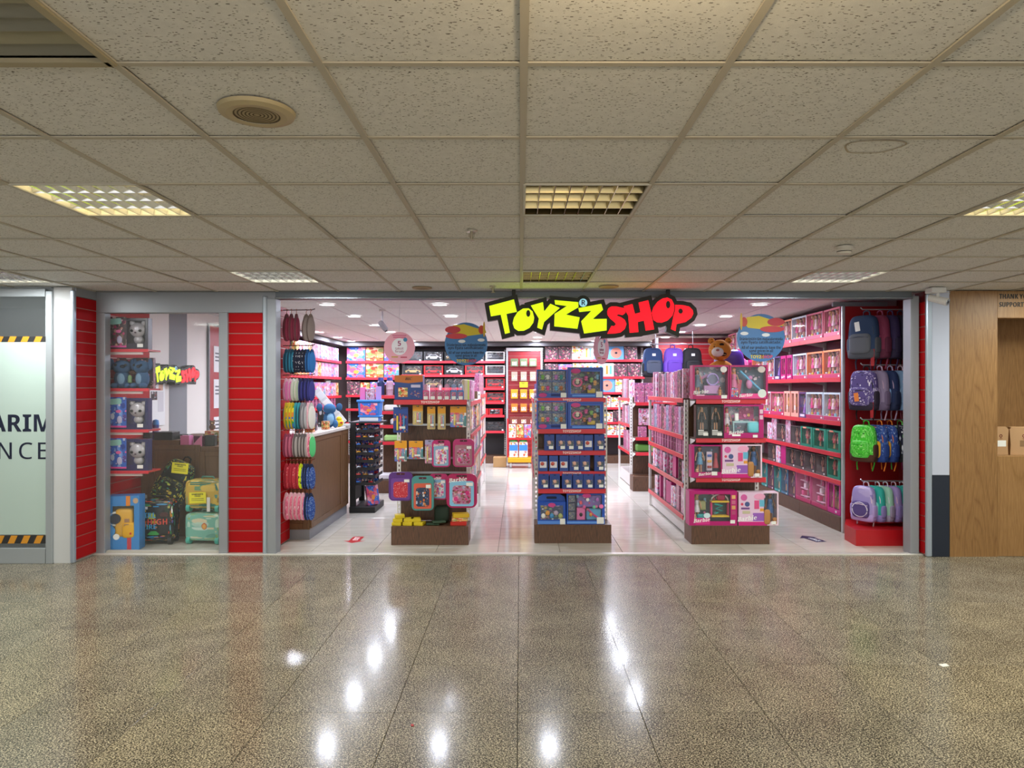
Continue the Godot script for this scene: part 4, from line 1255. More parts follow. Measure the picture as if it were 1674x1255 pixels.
func fill_shelves() -> void:
	var on := "on the doll gondola's %s"
	# ---- doll gondola, end shelves: six playset boxes and two black doll boxes
	var mag := mat("b81868", 0.35)
	var hot := mat("b81672", 0.35)
	var wt := mat("ffffff", 0.5)
	var zf := -7.45
	# top: vanity set, mermaid set
	var r := wbox(0.385, 0.36, 0.13, mag, M.vanity, [0.022, 0.012, 0.02, 0.04])
	part(r, "vanity_table", bx(0.17, 0.09, 0.06, 0.005), mat("c898d0", 0.4), Vector3(0.02, 0.1, -0.06))
	part(r, "vanity_leg", bx(0.012, 0.1, 0.05), mat("b8a0c8", 0.4), Vector3(-0.06, 0.05, -0.06))
	part(r, "vanity_mirror", mb().tube(range(17).map(func(k): return Vector3(0.03 + cos(TAU * k / 16) * 0.06, 0.21 + sin(TAU * k / 16) * 0.06, -0.05)), 0.009, 6).mesh(), mat("c0a8f0", 0.3))
	part(r, "mirror_glass", mb().prism(ell(Vector2(0.03, 0.21), 0.055, 0.055), -0.056, -0.053).mesh(), mat("6a6a80", 0.1, 0.5))
	doll(r, Vector3(-0.13, 0.04, -0.06), 0.28, mat("6a8098"), mat("5a3420", 0.6))
	doll(r, Vector3(0.1, 0.0, -0.015), 0.13, mat("e0a070"), mat("4a2818", 0.6))
	part(r, "print_roundel", mb().prism(ell(Vector2(0.135, 0.315), 0.035, 0.033), 0.0, 0.002).mesh(), mat("e8e0e0"))
	logo(r, "Barbie", 0.036, wt, Vector3(-0.105, 0.075, 0.002))
	part(r, "print_bar", bx(0.085, 0.014, 0.001), mat("f4b8d8"), Vector3(-0.11, 0.042, 0.002))
	sticker(r, 0.06, 0.035, Vector3(0.14, 0.025, 0.003))
	sprinkle(r, -0.17, 0.17, 0.06, 0.33, -0.11, ["e878b0", "f0e0ea", "8ab8d8", "d8a850", "8a4a78", "5a6a80", "e85a70", "c8b8d8"], 16)
	add_child(r); r.name = numbered("vanity_playset_box"); r.position = Vector3(2.022, 1.532, zf)
	tag(r, "magenta window box with a lilac vanity table and mirror", "playset box")
	r = wbox(0.405, 0.36, 0.13, mag, mat("5a7088", 0.4), [0.02, 0.022, 0.02, 0.045])
	var tail := []
	for k in 9: tail.append(Vector3(-0.08 + 0.03 * k, 0.3 - 0.028 * k, -0.05))
	part(r, "mermaid_tail", mb().tube(tail, 0.022, 8, 0.6).mesh(), mat("6ac0f0", 0.25))
	part(r, "mermaid_fin", mb().prism(PackedVector2Array([Vector2(0.14, 0.09), Vector2(0.19, 0.1), Vector2(0.17, 0.06), Vector2(0.18, 0.03), Vector2(0.13, 0.05)]), -0.06, -0.055).mesh(), mat("8ad8f8", 0.25))
	doll(r, Vector3(-0.14, 0.03, -0.06), 0.3, mat("e07aa8"), mat("e88a40", 0.6))
	part(r, "seahorse", mb().blob(Vector3(0.02, 0.16, -0.05), Vector3(0.035, 0.055, 0.03), 1, 1, 10, 8).blob(Vector3(0.03, 0.225, -0.05), Vector3(0.028, 0.026, 0.026), 1, 1, 10, 8).mesh(), mat("d88ac0", 0.4))
	part(r, "coral", bx(0.07, 0.16, 0.03, 0.01), mat("c84a68", 0.5), Vector3(-0.09, 0.13, -0.09), rz(-0.15))
	part(r, "rainbow_print", bx(0.07, 0.09, 0.002), M.puzzle_mix, Vector3(-0.15, 0.07, 0.001))
	part(r, "banner", bx(0.26, 0.05, 0.001), mat("f0509a"), Vector3(0.05, 0.035, 0.002))
	logo(r, "Barbie", 0.032, wt, Vector3(-0.03, 0.04, 0.003))
	part(r, "print_roundel", mb().prism(ell(Vector2(0.14, 0.06), 0.045, 0.045), 0.002, 0.004).mesh(), mat("e0e8e4"))
	part(r, "print_roundel", mb().prism(ell(Vector2(0.135, 0.315), 0.04, 0.035), 0.0, 0.002).mesh(), mat("d8c8c0"))
	sprinkle(r, -0.16, 0.16, 0.06, 0.33, -0.11, ["e878b0", "f0e0ea", "8ab8d8", "d8a850", "8a4a78", "5a6a80", "e85a70", "c8b8d8"], 16)
	add_child(r); r.name = numbered("mermaid_playset_box"); r.position = Vector3(2.423, 1.532, zf)
	tag(r, "magenta window box with a long blue mermaid tail", "playset box")
	# second: two black boxed dolls, cafe set
	for k in 2:
		var b := wbox(0.145, 0.35, 0.1, mat("101012", 0.3), mat("58606a", 0.5), [0.014, 0.014, 0.02, 0.09])
		doll(b, Vector3(0, 0.09, -0.05), 0.235, mat("0c0c10"), mat(["c8a060", "6a4028"][k], 0.6))
		part(b, "print", bx(0.1, 0.04, 0.001), mat("b8b8b8"), Vector3(0, 0.05, 0.002))
		part(b, "print_bar", bx(0.06, 0.012, 0.001), mat("e8e8e8"), Vector3(-0.02, 0.08, 0.002))
		sticker(b, 0.05, 0.03, Vector3(0.03, 0.04, 0.003))
		add_child(b); b.name = numbered("collector_doll_box"); b.position = Vector3(1.937 + k * 0.148, 1.12, zf)
		tag(b, ["black box with a blonde doll in a black dress", "black box with a brown haired doll in a black dress"][k], "doll box")
	r = wbox(0.42, 0.355, 0.13, hot, M.vanity, [0.006, 0.05, 0.02, 0.055])
	part(r, "counter", bx(0.26, 0.015, 0.06), mat("a8d0d8", 0.35), Vector3(0.02, 0.17, -0.05))
	part(r, "counter_leg", bx(0.012, 0.12, 0.05), mat("a8d0d8", 0.35), Vector3(-0.1, 0.11, -0.05))
	part(r, "pink_wall", bx(0.16, 0.13, 0.004), mat("b0347a", 0.5), Vector3(0.06, 0.26, -0.11))
	part(r, "coffee_machine", bx(0.04, 0.08, 0.03, 0.004), wt, Vector3(-0.06, 0.22, -0.06))
	part(r, "showcase", mb().blob(Vector3(0.12, 0.11, -0.045), Vector3(0.07, 0.06, 0.035), 0.4, 0.4, 14, 8).mesh(), mat("68d0e0", 0.15))
	doll(r, Vector3(-0.165, 0.05, -0.06), 0.27, mat("d8d0d8"), mat("c84a70", 0.6))
	doll(r, Vector3(-0.17, 0.0, -0.012), 0.15, mat("e85a90"), mat("6a3020", 0.6))
	logo(r, "Barbie", 0.035, wt, Vector3(-0.08, 0.06, 0.002))
	part(r, "print_bar", bx(0.09, 0.02, 0.001), wt, Vector3(-0.08, 0.03, 0.002))
	for k in 2: part(r, "print", bx(0.035, 0.045, 0.001), mat("e8c8d8"), Vector3(0.185, 0.28 - k * 0.06, 0.002))
	sticker(r, 0.05, 0.028, Vector3(0.12, 0.02, 0.003))
	sprinkle(r, -0.18, 0.14, 0.08, 0.33, -0.1, ["e878b0", "f0e0ea", "8ab8d8", "d8a850", "8a4a78", "5a6a80", "e85a70", "c8b8d8"], 16)
	add_child(r); r.name = numbered("cafe_playset_box"); r.position = Vector3(2.371, 1.12, zf)
	tag(r, "pink window box with a doll cafe counter and blue showcase", "playset box")
	# third: wardrobe set; pet-shop set (a second copy stands on the plinth)
	r = wbox(0.325, 0.345, 0.12, hot, mat("707a98", 0.5), [0.03, 0.012, 0.012, 0.06])
	part(r, "shelf_rack", bx(0.06, 0.2, 0.03, 0.003), mat("d8c8e0", 0.4), Vector3(0.04, 0.17, -0.06))
	for k in 3: part(r, "rack_item", bx(0.045, 0.025, 0.035, 0.004), mat(["a83a3a", "e8b060", "4a68b8"][k]), Vector3(0.04, 0.11 + k * 0.06, -0.05))
	part(r, "hanging_dress", mb().lathe([Vector2(0.035, 0.1), Vector2(0.015, 0.2), Vector2(0.02, 0.25), Vector2(0, 0.26)], 10).mesh(), mat("b85060"), Vector3(0.11, 0, -0.06))
	doll(r, Vector3(-0.065, 0.05, -0.05), 0.28, mat("6aa0c8"), mat("5a3420", 0.6))
	doll(r, Vector3(-0.1, 0.0, -0.012), 0.12, mat("f0c8a0"), mat("301810", 0.6))
	logo(r, "Barbie", 0.03, wt, Vector3(-0.02, 0.04, 0.002))
	sticker(r, 0.06, 0.04, Vector3(0.08, 0.045, 0.003))
	sprinkle(r, -0.1, 0.14, 0.08, 0.32, -0.1, ["e878b0", "f0e0ea", "8ab8d8", "d8a850", "8a4a78", "5a6a80", "e85a70", "c8b8d8"], 16)
	add_child(r); r.name = numbered("wardrobe_playset_box"); r.position = Vector3(1.979, 0.70, zf)
	tag(r, "magenta window box with a doll in a blue skirt beside a lilac rack", "playset box")
	var pp := wbox(0.42, 0.35, 0.13, mat("f0d4e8", 0.35), M.vanity, [0.265, 0.015, 0.012, 0.04])
	part(pp, "print_panel", bx(0.265, 0.31, 0.0012), mat("e8c8e4", 0.4), Vector3(-0.0775, 0.193, 0.0012))
	part(pp, "print_disc", mb().prism(ell(Vector2(-0.155, 0.295), 0.034, 0.034), 0.002, 0.004).mesh(), mat("d860a8"))
	part(pp, "print_disc", mb().prism(ell(Vector2(-0.12, 0.225), 0.026, 0.026), 0.002, 0.004).mesh(), mat("4a5a90"))
	part(pp, "print_disc", mb().prism(ell(Vector2(-0.175, 0.225), 0.014, 0.014), 0.002, 0.004).mesh(), mat("d84a6a"))
	part(pp, "print_arch", mb().prism(ell(Vector2(0.01, 0.305), 0.06, 0.032), 0.002, 0.004).mesh(), mat("f0a8cc"))
	part(pp, "print_block", bx(0.05, 0.09, 0.002), mat("e0508a"), Vector3(-0.02, 0.22, 0.003))
	part(pp, "print_block", bx(0.05, 0.07, 0.002), mat("6ab8d8"), Vector3(0.035, 0.235, 0.003))
	part(pp, "print_block", bx(0.09, 0.02, 0.002), mat("7a4a90"), Vector3(-0.14, 0.18, 0.003))
	part(pp, "print_block", bx(0.04, 0.03, 0.002), mat("e8a040"), Vector3(0.035, 0.165, 0.003))
	part(pp, "print_block", bx(0.12, 0.085, 0.002), mat("9a60c0"), Vector3(0.0, 0.09, 0.003))
	part(pp, "print_block", bx(0.08, 0.03, 0.002), mat("c8c0a0"), Vector3(-0.13, 0.14, 0.003))
	part(pp, "brown_bag", mb().blob(Vector3(0, 0.08, 0), Vector3(0.035, 0.08, 0.02), 0.5, 0.5, 12, 8).mesh(), mat("b8824a"), Vector3(0.09, 0.01, -0.006))
	doll(pp, Vector3(0.14, 0.03, -0.06), 0.31, mat("38609a"), mat("2a1a1a", 0.6), mat("8a5a44", 0.6))
	part(pp, "puppy", mb().blob(Vector3(0.165, 0.03, 0.0), Vector3(0.03, 0.026, 0.012), 1, 1, 10, 8).blob(Vector3(0.17, 0.065, 0.0), Vector3(0.024, 0.022, 0.012), 1, 1, 10, 8).mesh(), mat("b07a4a"))
	part(pp, "banner", bx(0.3, 0.04, 0.001), mat("d01a80"), Vector3(-0.06, 0.02, 0.003))
	logo(pp, "Barbie", 0.045, wt, Vector3(-0.12, 0.075, 0.004))
	sticker(pp, 0.05, 0.035, Vector3(0.155, 0.03, 0.013))
	add_child(pp); pp.name = numbered("pet_boutique_box"); pp.position = Vector3(2.354, 0.70, zf)
	tag(pp, "pale pink window box with a blue dressed doll and printed toys, on the third shelf", "playset box")
	copy_of(pp, "pet_boutique_box", "pale pink window box with a blue dressed doll and printed toys, on the plinth", "playset box", Vector3(2.517, 0.2, -7.42))
	r = wbox(0.505, 0.365, 0.16, hot, mat("58707a", 0.5), [0.055, 0.07, 0.035, 0.045])
	for k in 2: part(r, "yellow_floor", bx(0.19, 0.018, 0.09, 0.004), mat("e8c030", 0.35), Vector3(0.085, 0.09 + k * 0.155, -0.07))
	for s in [-1, 1]: part(r, "pink_pillar", bx(0.016, 0.16, 0.05), mat("d8307a"), Vector3(0.085 + s * 0.09, 0.16, -0.07))
	part(r, "teal_slide", mb().tube([Vector3(0.03, 0.22, -0.05), Vector3(0.11, 0.2, -0.05), Vector3(0.04, 0.17, -0.05), Vector3(0.11, 0.145, -0.05), Vector3(0.04, 0.12, -0.05)], 0.012, 6).mesh(), mat("2ab0b0", 0.35))
	part(r, "arch_roof", mb().tube(range(9).map(func(k): return Vector3(0.085 + cos(PI * k / 8) * 0.09, 0.25 + sin(PI * k / 8) * 0.07, -0.06)), 0.009, 6).mesh(), mat("e8e0e8", 0.4))
	part(r, "pink_house", mb().blob(Vector3(0.1, 0.29, -0.07), Vector3(0.045, 0.035, 0.03), 0.6, 0.6, 12, 8).mesh(), mat("b82060"))
	part(r, "teal_tub", bx(0.12, 0.06, 0.05, 0.01), mat("3ab0b8", 0.35), Vector3(-0.1, 0.08, -0.06))
	part(r, "flower_stand", bx(0.08, 0.1, 0.04, 0.02), mat("9aa070"), Vector3(-0.1, 0.2, -0.08))
	doll(r, Vector3(-0.16, 0.05, -0.06), 0.27, mat("d8d4e0"), mat("c8a060", 0.6))
	doll(r, Vector3(-0.2, 0.0, -0.012), 0.15, mat("f0d0c0"), mat("301810", 0.6))
	part(r, "banner", bx(0.15, 0.07, 0.001), mat("d8288a"), Vector3(-0.11, 0.045, 0.0015))
	logo(r, "Barbie", 0.038, wt, Vector3(-0.12, 0.055, 0.003))
	part(r, "speech_print", mb().prism(ell(Vector2(-0.065, 0.105), 0.035, 0.028), 0.001, 0.003).mesh(), mat("d8f0f8"))
	for k in 4: part(r, "side_print", bx(0.04, 0.04, 0.001), mat(["e8b878", "c86a8a", "d8a068", "b84a78"][k]), Vector3(0.215, 0.3 - k * 0.055, 0.002))
	sticker(r, 0.05, 0.035, Vector3(0.205, 0.04, 0.003))
	sprinkle(r, -0.18, 0.16, 0.07, 0.32, -0.13, ["e878b0", "f0e0ea", "8ab8d8", "d8a850", "8a4a78", "5a6a80", "e85a70", "c8b8d8"], 16)
	add_child(r); r.name = numbered("farm_playset_box"); r.position = Vector3(2.038, 0.2, -7.42)
	tag(r, "big magenta window box with yellow floors and a teal slide, standing on the plinth", "playset box")
	# ---- doll gondola, long shelves
	var st := Vector3(1.83, 0, -7.84)
	var d := Vector3(0, 0, -1)
	row(st + Vector3(0, 1.537, 0), d, -PI / 2, ["slim_c", "slim_d", "slim_a", "slim_e", "slim_b", "slim_a", "slim_f", "slim_b", "slim_d", "slim_a", "slim_e", "slim_c"], 0.012, on % "top long shelf", 0.15)
	row(st + Vector3(0, 1.126, 0), d, -PI / 2, ["slim_d", "slim_f", "slim_a", "slim_d", "slim_a", "slim_f", "slim_b", "slim_d", "slim_b", "slim_a", "slim_f", "slim_a"], 0.02, on % "second long shelf", 0.15)
	row(st + Vector3(0, 0.911, 0), d, -PI / 2, ["short_a", "short_a", "short_a", "short_a", "short_a", "short_a", "short_a", "short_a", "short_a", "short_a", "short_a", "short_a"], 0.03, on % "third long shelf", 0.2)
	row(st + Vector3(0, 0.594, 0), d, -PI / 2, ["mid_a", "slim_d", "mid_b", "mid_a", "slim_b", "mid_a", "slim_b", "mid_a", "mid_a"], 0.05, on % "fourth long shelf", 0.2)
	row(st + Vector3(0, 0.238, 0), d, -PI / 2, ["slim_c", "slim_a", "mid_a", "mid_b", "slim_c", "mid_b", "mid_a"], 0.08, on % "lowest long shelf", 0.2)
	# ---- long shelves of the stationery and pet gondolas
	for e in [[1.141, "second"], [0.851, "third"], [0.501, "lowest"]]:
		row(Vector3(-0.58, e[0], -7.85), d, PI / 2, ["baby_b", "comic_c", "short_a", "baby_a", "comic_b", "short_a", "baby_b", "comic_c"] if e[1] != "third" else ["comic_b", "baby_b", "slim_f", "comic_c", "slim_e", "baby_b", "comic_b"], 0.04, "on the stationery gondola's %s long shelf" % e[1], 0.1)
	for e in [[1.531, "top"], [1.101, "second"], [0.701, "lowest"]]:
		row(Vector3(0.19, e[0], -7.9), d, -PI / 2, ["pet_pack", "pet_pack", "pet_pack_b", "pet_pack", "pet_pack_b", "pet_pack", "pet_pack"], 0.1, "on the pet gondola's %s long shelf" % e[1], 0.1)
	# ---- pet gondola, end shelves
	var z := -7.47
	for e in [["pet_small", 885, 650], ["pet_small", 885, 701]]:
		put(e[0], "on the pet gondola's %s shelf" % ["top", "second"][0 if e[2] == 650 else 1], Vector3(0.340, [1.546, 1.215][0 if e[2] == 650 else 1], z), 0, Vector3(0.98, 0.3 / 0.37 * 1.0, 1))
	put("pet_big", "on the pet gondola's top shelf", Vector3(0.696, 1.546, z), 0, Vector3(0.94, 0.3 / 0.37, 1))
	put("pet_big", "on the pet gondola's second shelf", Vector3(0.696, 1.215, z), 0, Vector3(0.94, 0.29 / 0.4, 1))
	var xs := [[898, 917, 931, 946, 962, 980], [888, 905, 922, 939, 956, 980], [889, 907, 927, 945, 962, 980]]
	for j in 3:
		for i in 6:
			var key := "pet_pack_b" if (j == 1 and i < 3) or (j == 0 and i == 4) else "pet_pack"
			put(key, "on the pet gondola's %s shelf" % ["third", "fourth", "fifth"][j], Vector3((xs[j][i] - 850) * 7.46 / 1150.0, [0.987, 0.767, 0.581][j], z + 0.01), rng.randf_range(-0.12, 0.12), Vector3(0.95, 1.0 if j < 2 else 0.93, 1))
	# the carry house and the villa set on the plinth
	r = Node3D.new()
	part(r, "carton", mb().box(Vector3(0, 0.12, -0.08), Vector3(0.3, 0.24, 0.16), 0.004).mesh(), mat("1c4cb0", 0.3))
	part(r, "roof_handle", mb().prism(PackedVector2Array([Vector2(-0.15, 0.24), Vector2(0.15, 0.24), Vector2(0.14, 0.28), Vector2(0.09, 0.31), Vector2(-0.09, 0.31), Vector2(-0.14, 0.28)]), -0.09, -0.07).mesh(), mat("2a5cc0", 0.3))
	part(r, "grip_hole", mb().prism(rrect(0.11, 0.025, 0.01), -0.068, -0.066, xf(Basis.IDENTITY, Vector3(0, 0.272, 0))).mesh(), mat("101c40"))
	part(r, "window_print", bx(0.24, 0.15, 0.002), M.pet_scene, Vector3(0, 0.125, 0.001))
	for k in 5: part(r, "pet_figure", mb().blob(Vector3.ZERO, Vector3(0.024, 0.028, 0.012), 1, 1, 8, 6).mesh(), mat(["e8e8e8", "d89a50", "4a90c8", "b8a8c0", "a8b070"][k], 0.4), Vector3(-0.09 + 0.045 * k, 0.09 + 0.03 * (k % 2), 0.006))
	part(r, "brand_oval", mb().prism(ell(Vector2(0, 0.205), 0.04, 0.022), 0.002, 0.004).mesh(), mat("c8408a"))
	part(r, "base_band", bx(0.3, 0.035, 0.001), mat("5a90e8"), Vector3(0, 0.018, 0.001))
	sticker(r, 0.055, 0.06, Vector3(0.115, 0.03, 0.003))
	add_child(r); r.name = numbered("pet_carry_house"); r.position = Vector3(0.339, 0.2, -7.49)
	tag(r, "blue carry house box with a roof handle and pet figures, on the plinth", "playset box")
	r = wbox(0.405, 0.325, 0.15, mat("2a58c0", 0.3), mat("6a78b0", 0.4), [0.012, 0.03, 0.012, 0.04])
	for k in 3: part(r, "side_tray", bx(0.07, 0.075, 0.03, 0.004), M.pet_scene, Vector3(-0.15, 0.09 + k * 0.09, -0.02))
	part(r, "villa_wall", bx(0.26, 0.13, 0.05, 0.006), mat("8a70c0", 0.4), Vector3(0.04, 0.24, -0.07))
	part(r, "villa_room", bx(0.09, 0.13, 0.05, 0.006), mat("e070b0", 0.4), Vector3(-0.05, 0.105, -0.05))
	part(r, "villa_pool", bx(0.16, 0.12, 0.05, 0.01), mat("5aa8d8", 0.3), Vector3(0.09, 0.1, -0.05))
	part(r, "pool_slide", mb().tube([Vector3(0.03, 0.15, -0.02), Vector3(0.08, 0.1, -0.018), Vector3(0.14, 0.06, -0.018)], 0.012, 6).mesh(), mat("c83a80"))
	for k in 6: part(r, "pet_figure", mb().blob(Vector3.ZERO, Vector3(0.018, 0.022, 0.012), 1, 1, 8, 6).mesh(), mat(["303038", "d860a0", "e8e8e8", "d89a50", "70c0a0", "b070c0"][k], 0.4), Vector3(-0.05 + 0.035 * k, 0.1 + 0.08 * (k % 3), -0.012))
	part(r, "brand_oval", mb().prism(ell(Vector2(0.01, 0.305), 0.045, 0.024), 0.001, 0.003).mesh(), mat("c8408a"))
	part(r, "print_roundel", mb().prism(ell(Vector2(0.165, 0.19), 0.024, 0.022), 0.001, 0.003).mesh(), mat("f078b8"))
	part(r, "base_band", bx(0.4, 0.022, 0.001), mat("6aa0f0"), Vector3(0, 0.018, 0.002))
	sticker(r, 0.075, 0.07, Vector3(0.155, 0.04, 0.003))
	sprinkle(r, -0.1, 0.15, 0.06, 0.29, -0.035, ["e878b0", "f0e0ea", "8ab8d8", "d8a850", "8a4a78", "5a6a80", "e85a70", "c8b8d8"], 16)
	add_child(r); r.name = numbered("pet_villa_box"); r.position = Vector3(0.701, 0.2, -7.49)
	tag(r, "wide blue window box with a lilac pet villa, on the plinth", "playset box")
	# ---- doll wall
	var on2 := "on the doll wall's %s shelf"
	st = Vector3(3.69, 0, -8.1)
	row(st + Vector3(0, 2.261, 0), d, -PI / 2, ["doll_set_a", "doll_set_a", "doll_set_b", "doll_set_c", "doll_set_b", "doll_set_a", "doll_set_b", "doll_set_b", "doll_set_a"], 0.03, on2 % "top", 0.03)
	row(st + Vector3(0, 1.771, 0), d, -PI / 2, ["doll_set_c", "doll_set_c", "doll_set_b", "doll_arch", "doll_arch", "doll_purple", "doll_set_b", "doll_set_c", "doll_arch", "doll_set_b", "doll_arch", "doll_set_a"], 0.02, on2 % "second", 0.03)
	row(st + Vector3(0, 1.266, 0), d, -PI / 2, ["doll_set_b", "doll_set_b", "doll_purple", "doll_peach", "doll_peach", "doll_set_a", "doll_set_b"], 0.03, on2 % "third", 0.04)
	row(st + Vector3(0, 0.901, 0), d, -PI / 2, ["green_set", "green_set", "green_set", "clear_set", "slim_c", "clear_set", "slim_c", "mid_a"], 0.03, on2 % "fourth", 0.08)
	row(st + Vector3(0, 0.588, 0), d, -PI / 2, ["green_set", "clear_set", "clear_set", "clear_set", "clear_set", "mid_b", "mid_a", "clear_set"], 0.02, on2 % "fifth", 0.05)
	row(st + Vector3(0, 0.175, 0), d, -PI / 2, ["mag_pair", "doll_house", "doll_house", "doll_plum", "doll_blue", "doll_teal", "doll_plum", "doll_teal"], 0.02, on2 % "lowest", 0.03)
	# ---- game wall
	var on3 := "on the game wall's %s shelf"
	st = Vector3(-3.87, 0, -15.0)
	var up := Vector3(0, 0, 1)
	for e in [[2.221, "top"], [1.881, "second"], [1.491, "third"], [1.276, "fourth"]]:
		var ks := []
		for k in 11: ks.append(["comic_a", "comic_b", "comic_c", "comic_a", "comic_b"][rng.randi() % 5])
		if e[0] > 1.45:
			row(st + Vector3(0, e[0], 0), up, PI / 2, ks, 0.015, on3 % e[1], 0.04)
		else:
			for k in 9: put("short_a", on3 % e[1], st + Vector3(0, e[0], 0.3 + k * 0.22), PI / 2)
	# ---- back shelves
	row(Vector3(-3.78, 2.241, -15.37), Vector3.RIGHT, 0, ["puzzle_blue", "puzzle_gold", "puzzle_mix"], 0.015, "on the puzzle bay's top shelf")
	row(Vector3(-3.78, 1.881, -15.37), Vector3.RIGHT, 0, ["puzzle_blue", "puzzle_gold", "puzzle_mix"], 0.015, "on the puzzle bay's second shelf")
	row(Vector3(-3.78, 1.501, -15.37), Vector3.RIGHT, 0, ["baby_d", "comic_c", "baby_c", "comic_b"], 0.015, "on the puzzle bay's third shelf")
	var rows := [["car_black", "car_white", "car_gold", "car_black", "car_silver"], ["car_gold", "car_red", "car_white", "car_red", "car_silver"], ["car_black", "car_gold", "car_black", "car_white", "car_red"], ["car_black", "car_black", "car_white", "car_red", "car_red"], ["car_small", "car_small", "car_small", "car_small", "car_small", "car_small", "car_small"], ["car_black", "car_white", "car_black", "car_black", "car_black"]]
	for k in 6:
		row(Vector3(-2.55, [2.241, 1.941, 1.656, 1.351, 1.061, 0.716][k], -15.37), Vector3.RIGHT, 0, rows[k], 0.03 if k != 4 else 0.012, "on the car bay's %s shelf" % ["top", "second", "third", "fourth", "fifth", "lowest"][k])
	rows = [["baby_d", "baby_d", "baby_a", "white_tall", "baby_c", "ring_box", "baby_d"], ["baby_d", "baby_c", "baby_a", "white_tall", "white_tall", "white_tall", "baby_d", "baby_d"], ["white_tall", "baby_a", "baby_b", "baby_a", "baby_b", "ring_box", "baby_a"], ["baby_c", "baby_a", "baby_a", "baby_c", "baby_a", "baby_b", "baby_b"], ["baby_b", "baby_a", "baby_c", "baby_b", "baby_a", "baby_b", "baby_d"], ["baby_a", "baby_b", "baby_d", "baby_c", "baby_a", "baby_b", "baby_b"]]
	for k in 6:
		row(Vector3(0.55, [2.271, 1.901, 1.561, 1.231, 0.911, 0.621][k], -15.37), Vector3.RIGHT, 0, rows[k], 0.012, "on the baby bay's %s shelf" % ["top", "second", "third", "fourth", "fifth", "lowest"][k], 0.0, 0.96 if k < 3 else 0.84)
	# ---- far gondolas
	row(Vector3(-0.63, 1.551, -10.85), d, PI / 2, ["slim_a", "slim_c", "slim_a", "slim_b", "slim_c", "slim_a", "slim_b", "slim_a"], 0.02, "behind the stationery gondola, top shelf")
	row(Vector3(-0.63, 0.851, -10.85), d, PI / 2, ["baby_a", "baby_c", "baby_a", "baby_d", "baby_b"], 0.03, "behind the stationery gondola, third shelf")
	row(Vector3(-0.63, 1.201, -10.85), d, PI / 2, ["baby_d", "baby_c", "baby_d", "baby_a", "baby_b"], 0.03, "behind the stationery gondola, second shelf")
	row(Vector3(-0.63, 0.501, -10.85), d, PI / 2, ["baby_b", "baby_b", "baby_a", "baby_c"], 0.05, "behind the stationery gondola, lowest shelf")
	row(Vector3(1.83, 1.481, -11.65), d, -PI / 2, ["slim_e", "slim_d", "slim_a", "slim_f", "slim_c", "slim_d"], 0.02, "on the far doll gondola, top shelf")
	row(Vector3(1.83, 1.051, -11.65), d, -PI / 2, ["slim_d", "slim_f", "slim_b", "slim_e", "slim_d", "slim_a"], 0.02, "on the far doll gondola, second shelf")
	row(Vector3(1.83, 0.601, -11.65), d, -PI / 2, ["slim_b", "slim_b", "slim_c", "slim_a", "slim_a"], 0.02, "on the far doll gondola, lowest shelf")
	row(Vector3(1.84, 1.421, -11.27), Vector3.RIGHT, 0, ["slim_a", "slim_a", "slim_b", "baby_b"], 0.01, "on the far doll gondola, top end shelf")
	row(Vector3(1.92, 1.05, -11.33), Vector3.RIGHT, 0, ["comic_a", "comic_b"], 0.03, "hanging at the end of the far doll gondola")
	row(Vector3(1.9, 0.861, -11.27), Vector3.RIGHT, 0, ["short_a", "short_a", "short_a"], 0.05, "on the far doll gondola, middle end shelf")
	for k in 3:
		single("toy_tray", mb().box(Vector3(0, 0.06, -0.1), Vector3(0.2, 0.12, 0.2), 0.02).mesh(), mat(["5a8a3a", "8aa048", "4a7a50"][k], 0.5), "green moulded toy tray on the far doll gondola, lower end shelf", "toy", Vector3(1.98 + k * 0.22, 0.621, -11.3), 0, "green toy trays")

# ------------------------------------------------------------------ slippers on the red partition
func slipper_pair(at: Vector3, turn: float, upper: Material, sole: Material, label: String, group: String, len := 0.25) -> void:
	var t := thing("slipper_pair", label, "slippers", at, turn, group)
	if not shared.has("sole"):
		var o := PackedVector2Array()
		for k in 20:
			var a := TAU * k / 20
			o.append(Vector2(cos(a) * 0.036 * (1.0 - 0.16 * sin(a)), sin(a) * 0.125 - 0.145))
		shared.sole = mb().prism(o, -0.004, 0.004).mesh()
		shared.upper = mb().blob(Vector3(0, -0.16, 0.008), Vector3(0.038, 0.108, 0.013), 0.9, 0.9, 12, 8).mesh()
		shared.hook = mb().tube([Vector3(0, -0.03, 0), Vector3(0, 0.0, 0), Vector3(0.012, 0.015, 0), Vector3(0.0, 0.026, 0), Vector3(-0.01, 0.016, 0)], 0.003, 5).mesh()
	var sc := Basis.from_scale(Vector3.ONE * len / 0.25)
	for s in [1, -1]:
		var p := part(t, "slipper", shared.upper, upper, Vector3(0, 0, s * 0.006), sc * (Basis.IDENTITY if s > 0 else ry(PI)))
		part(p, "sole", shared.sole, sole)
	part(t, "hanger", shared.hook, mat("a05a30", 0.5))

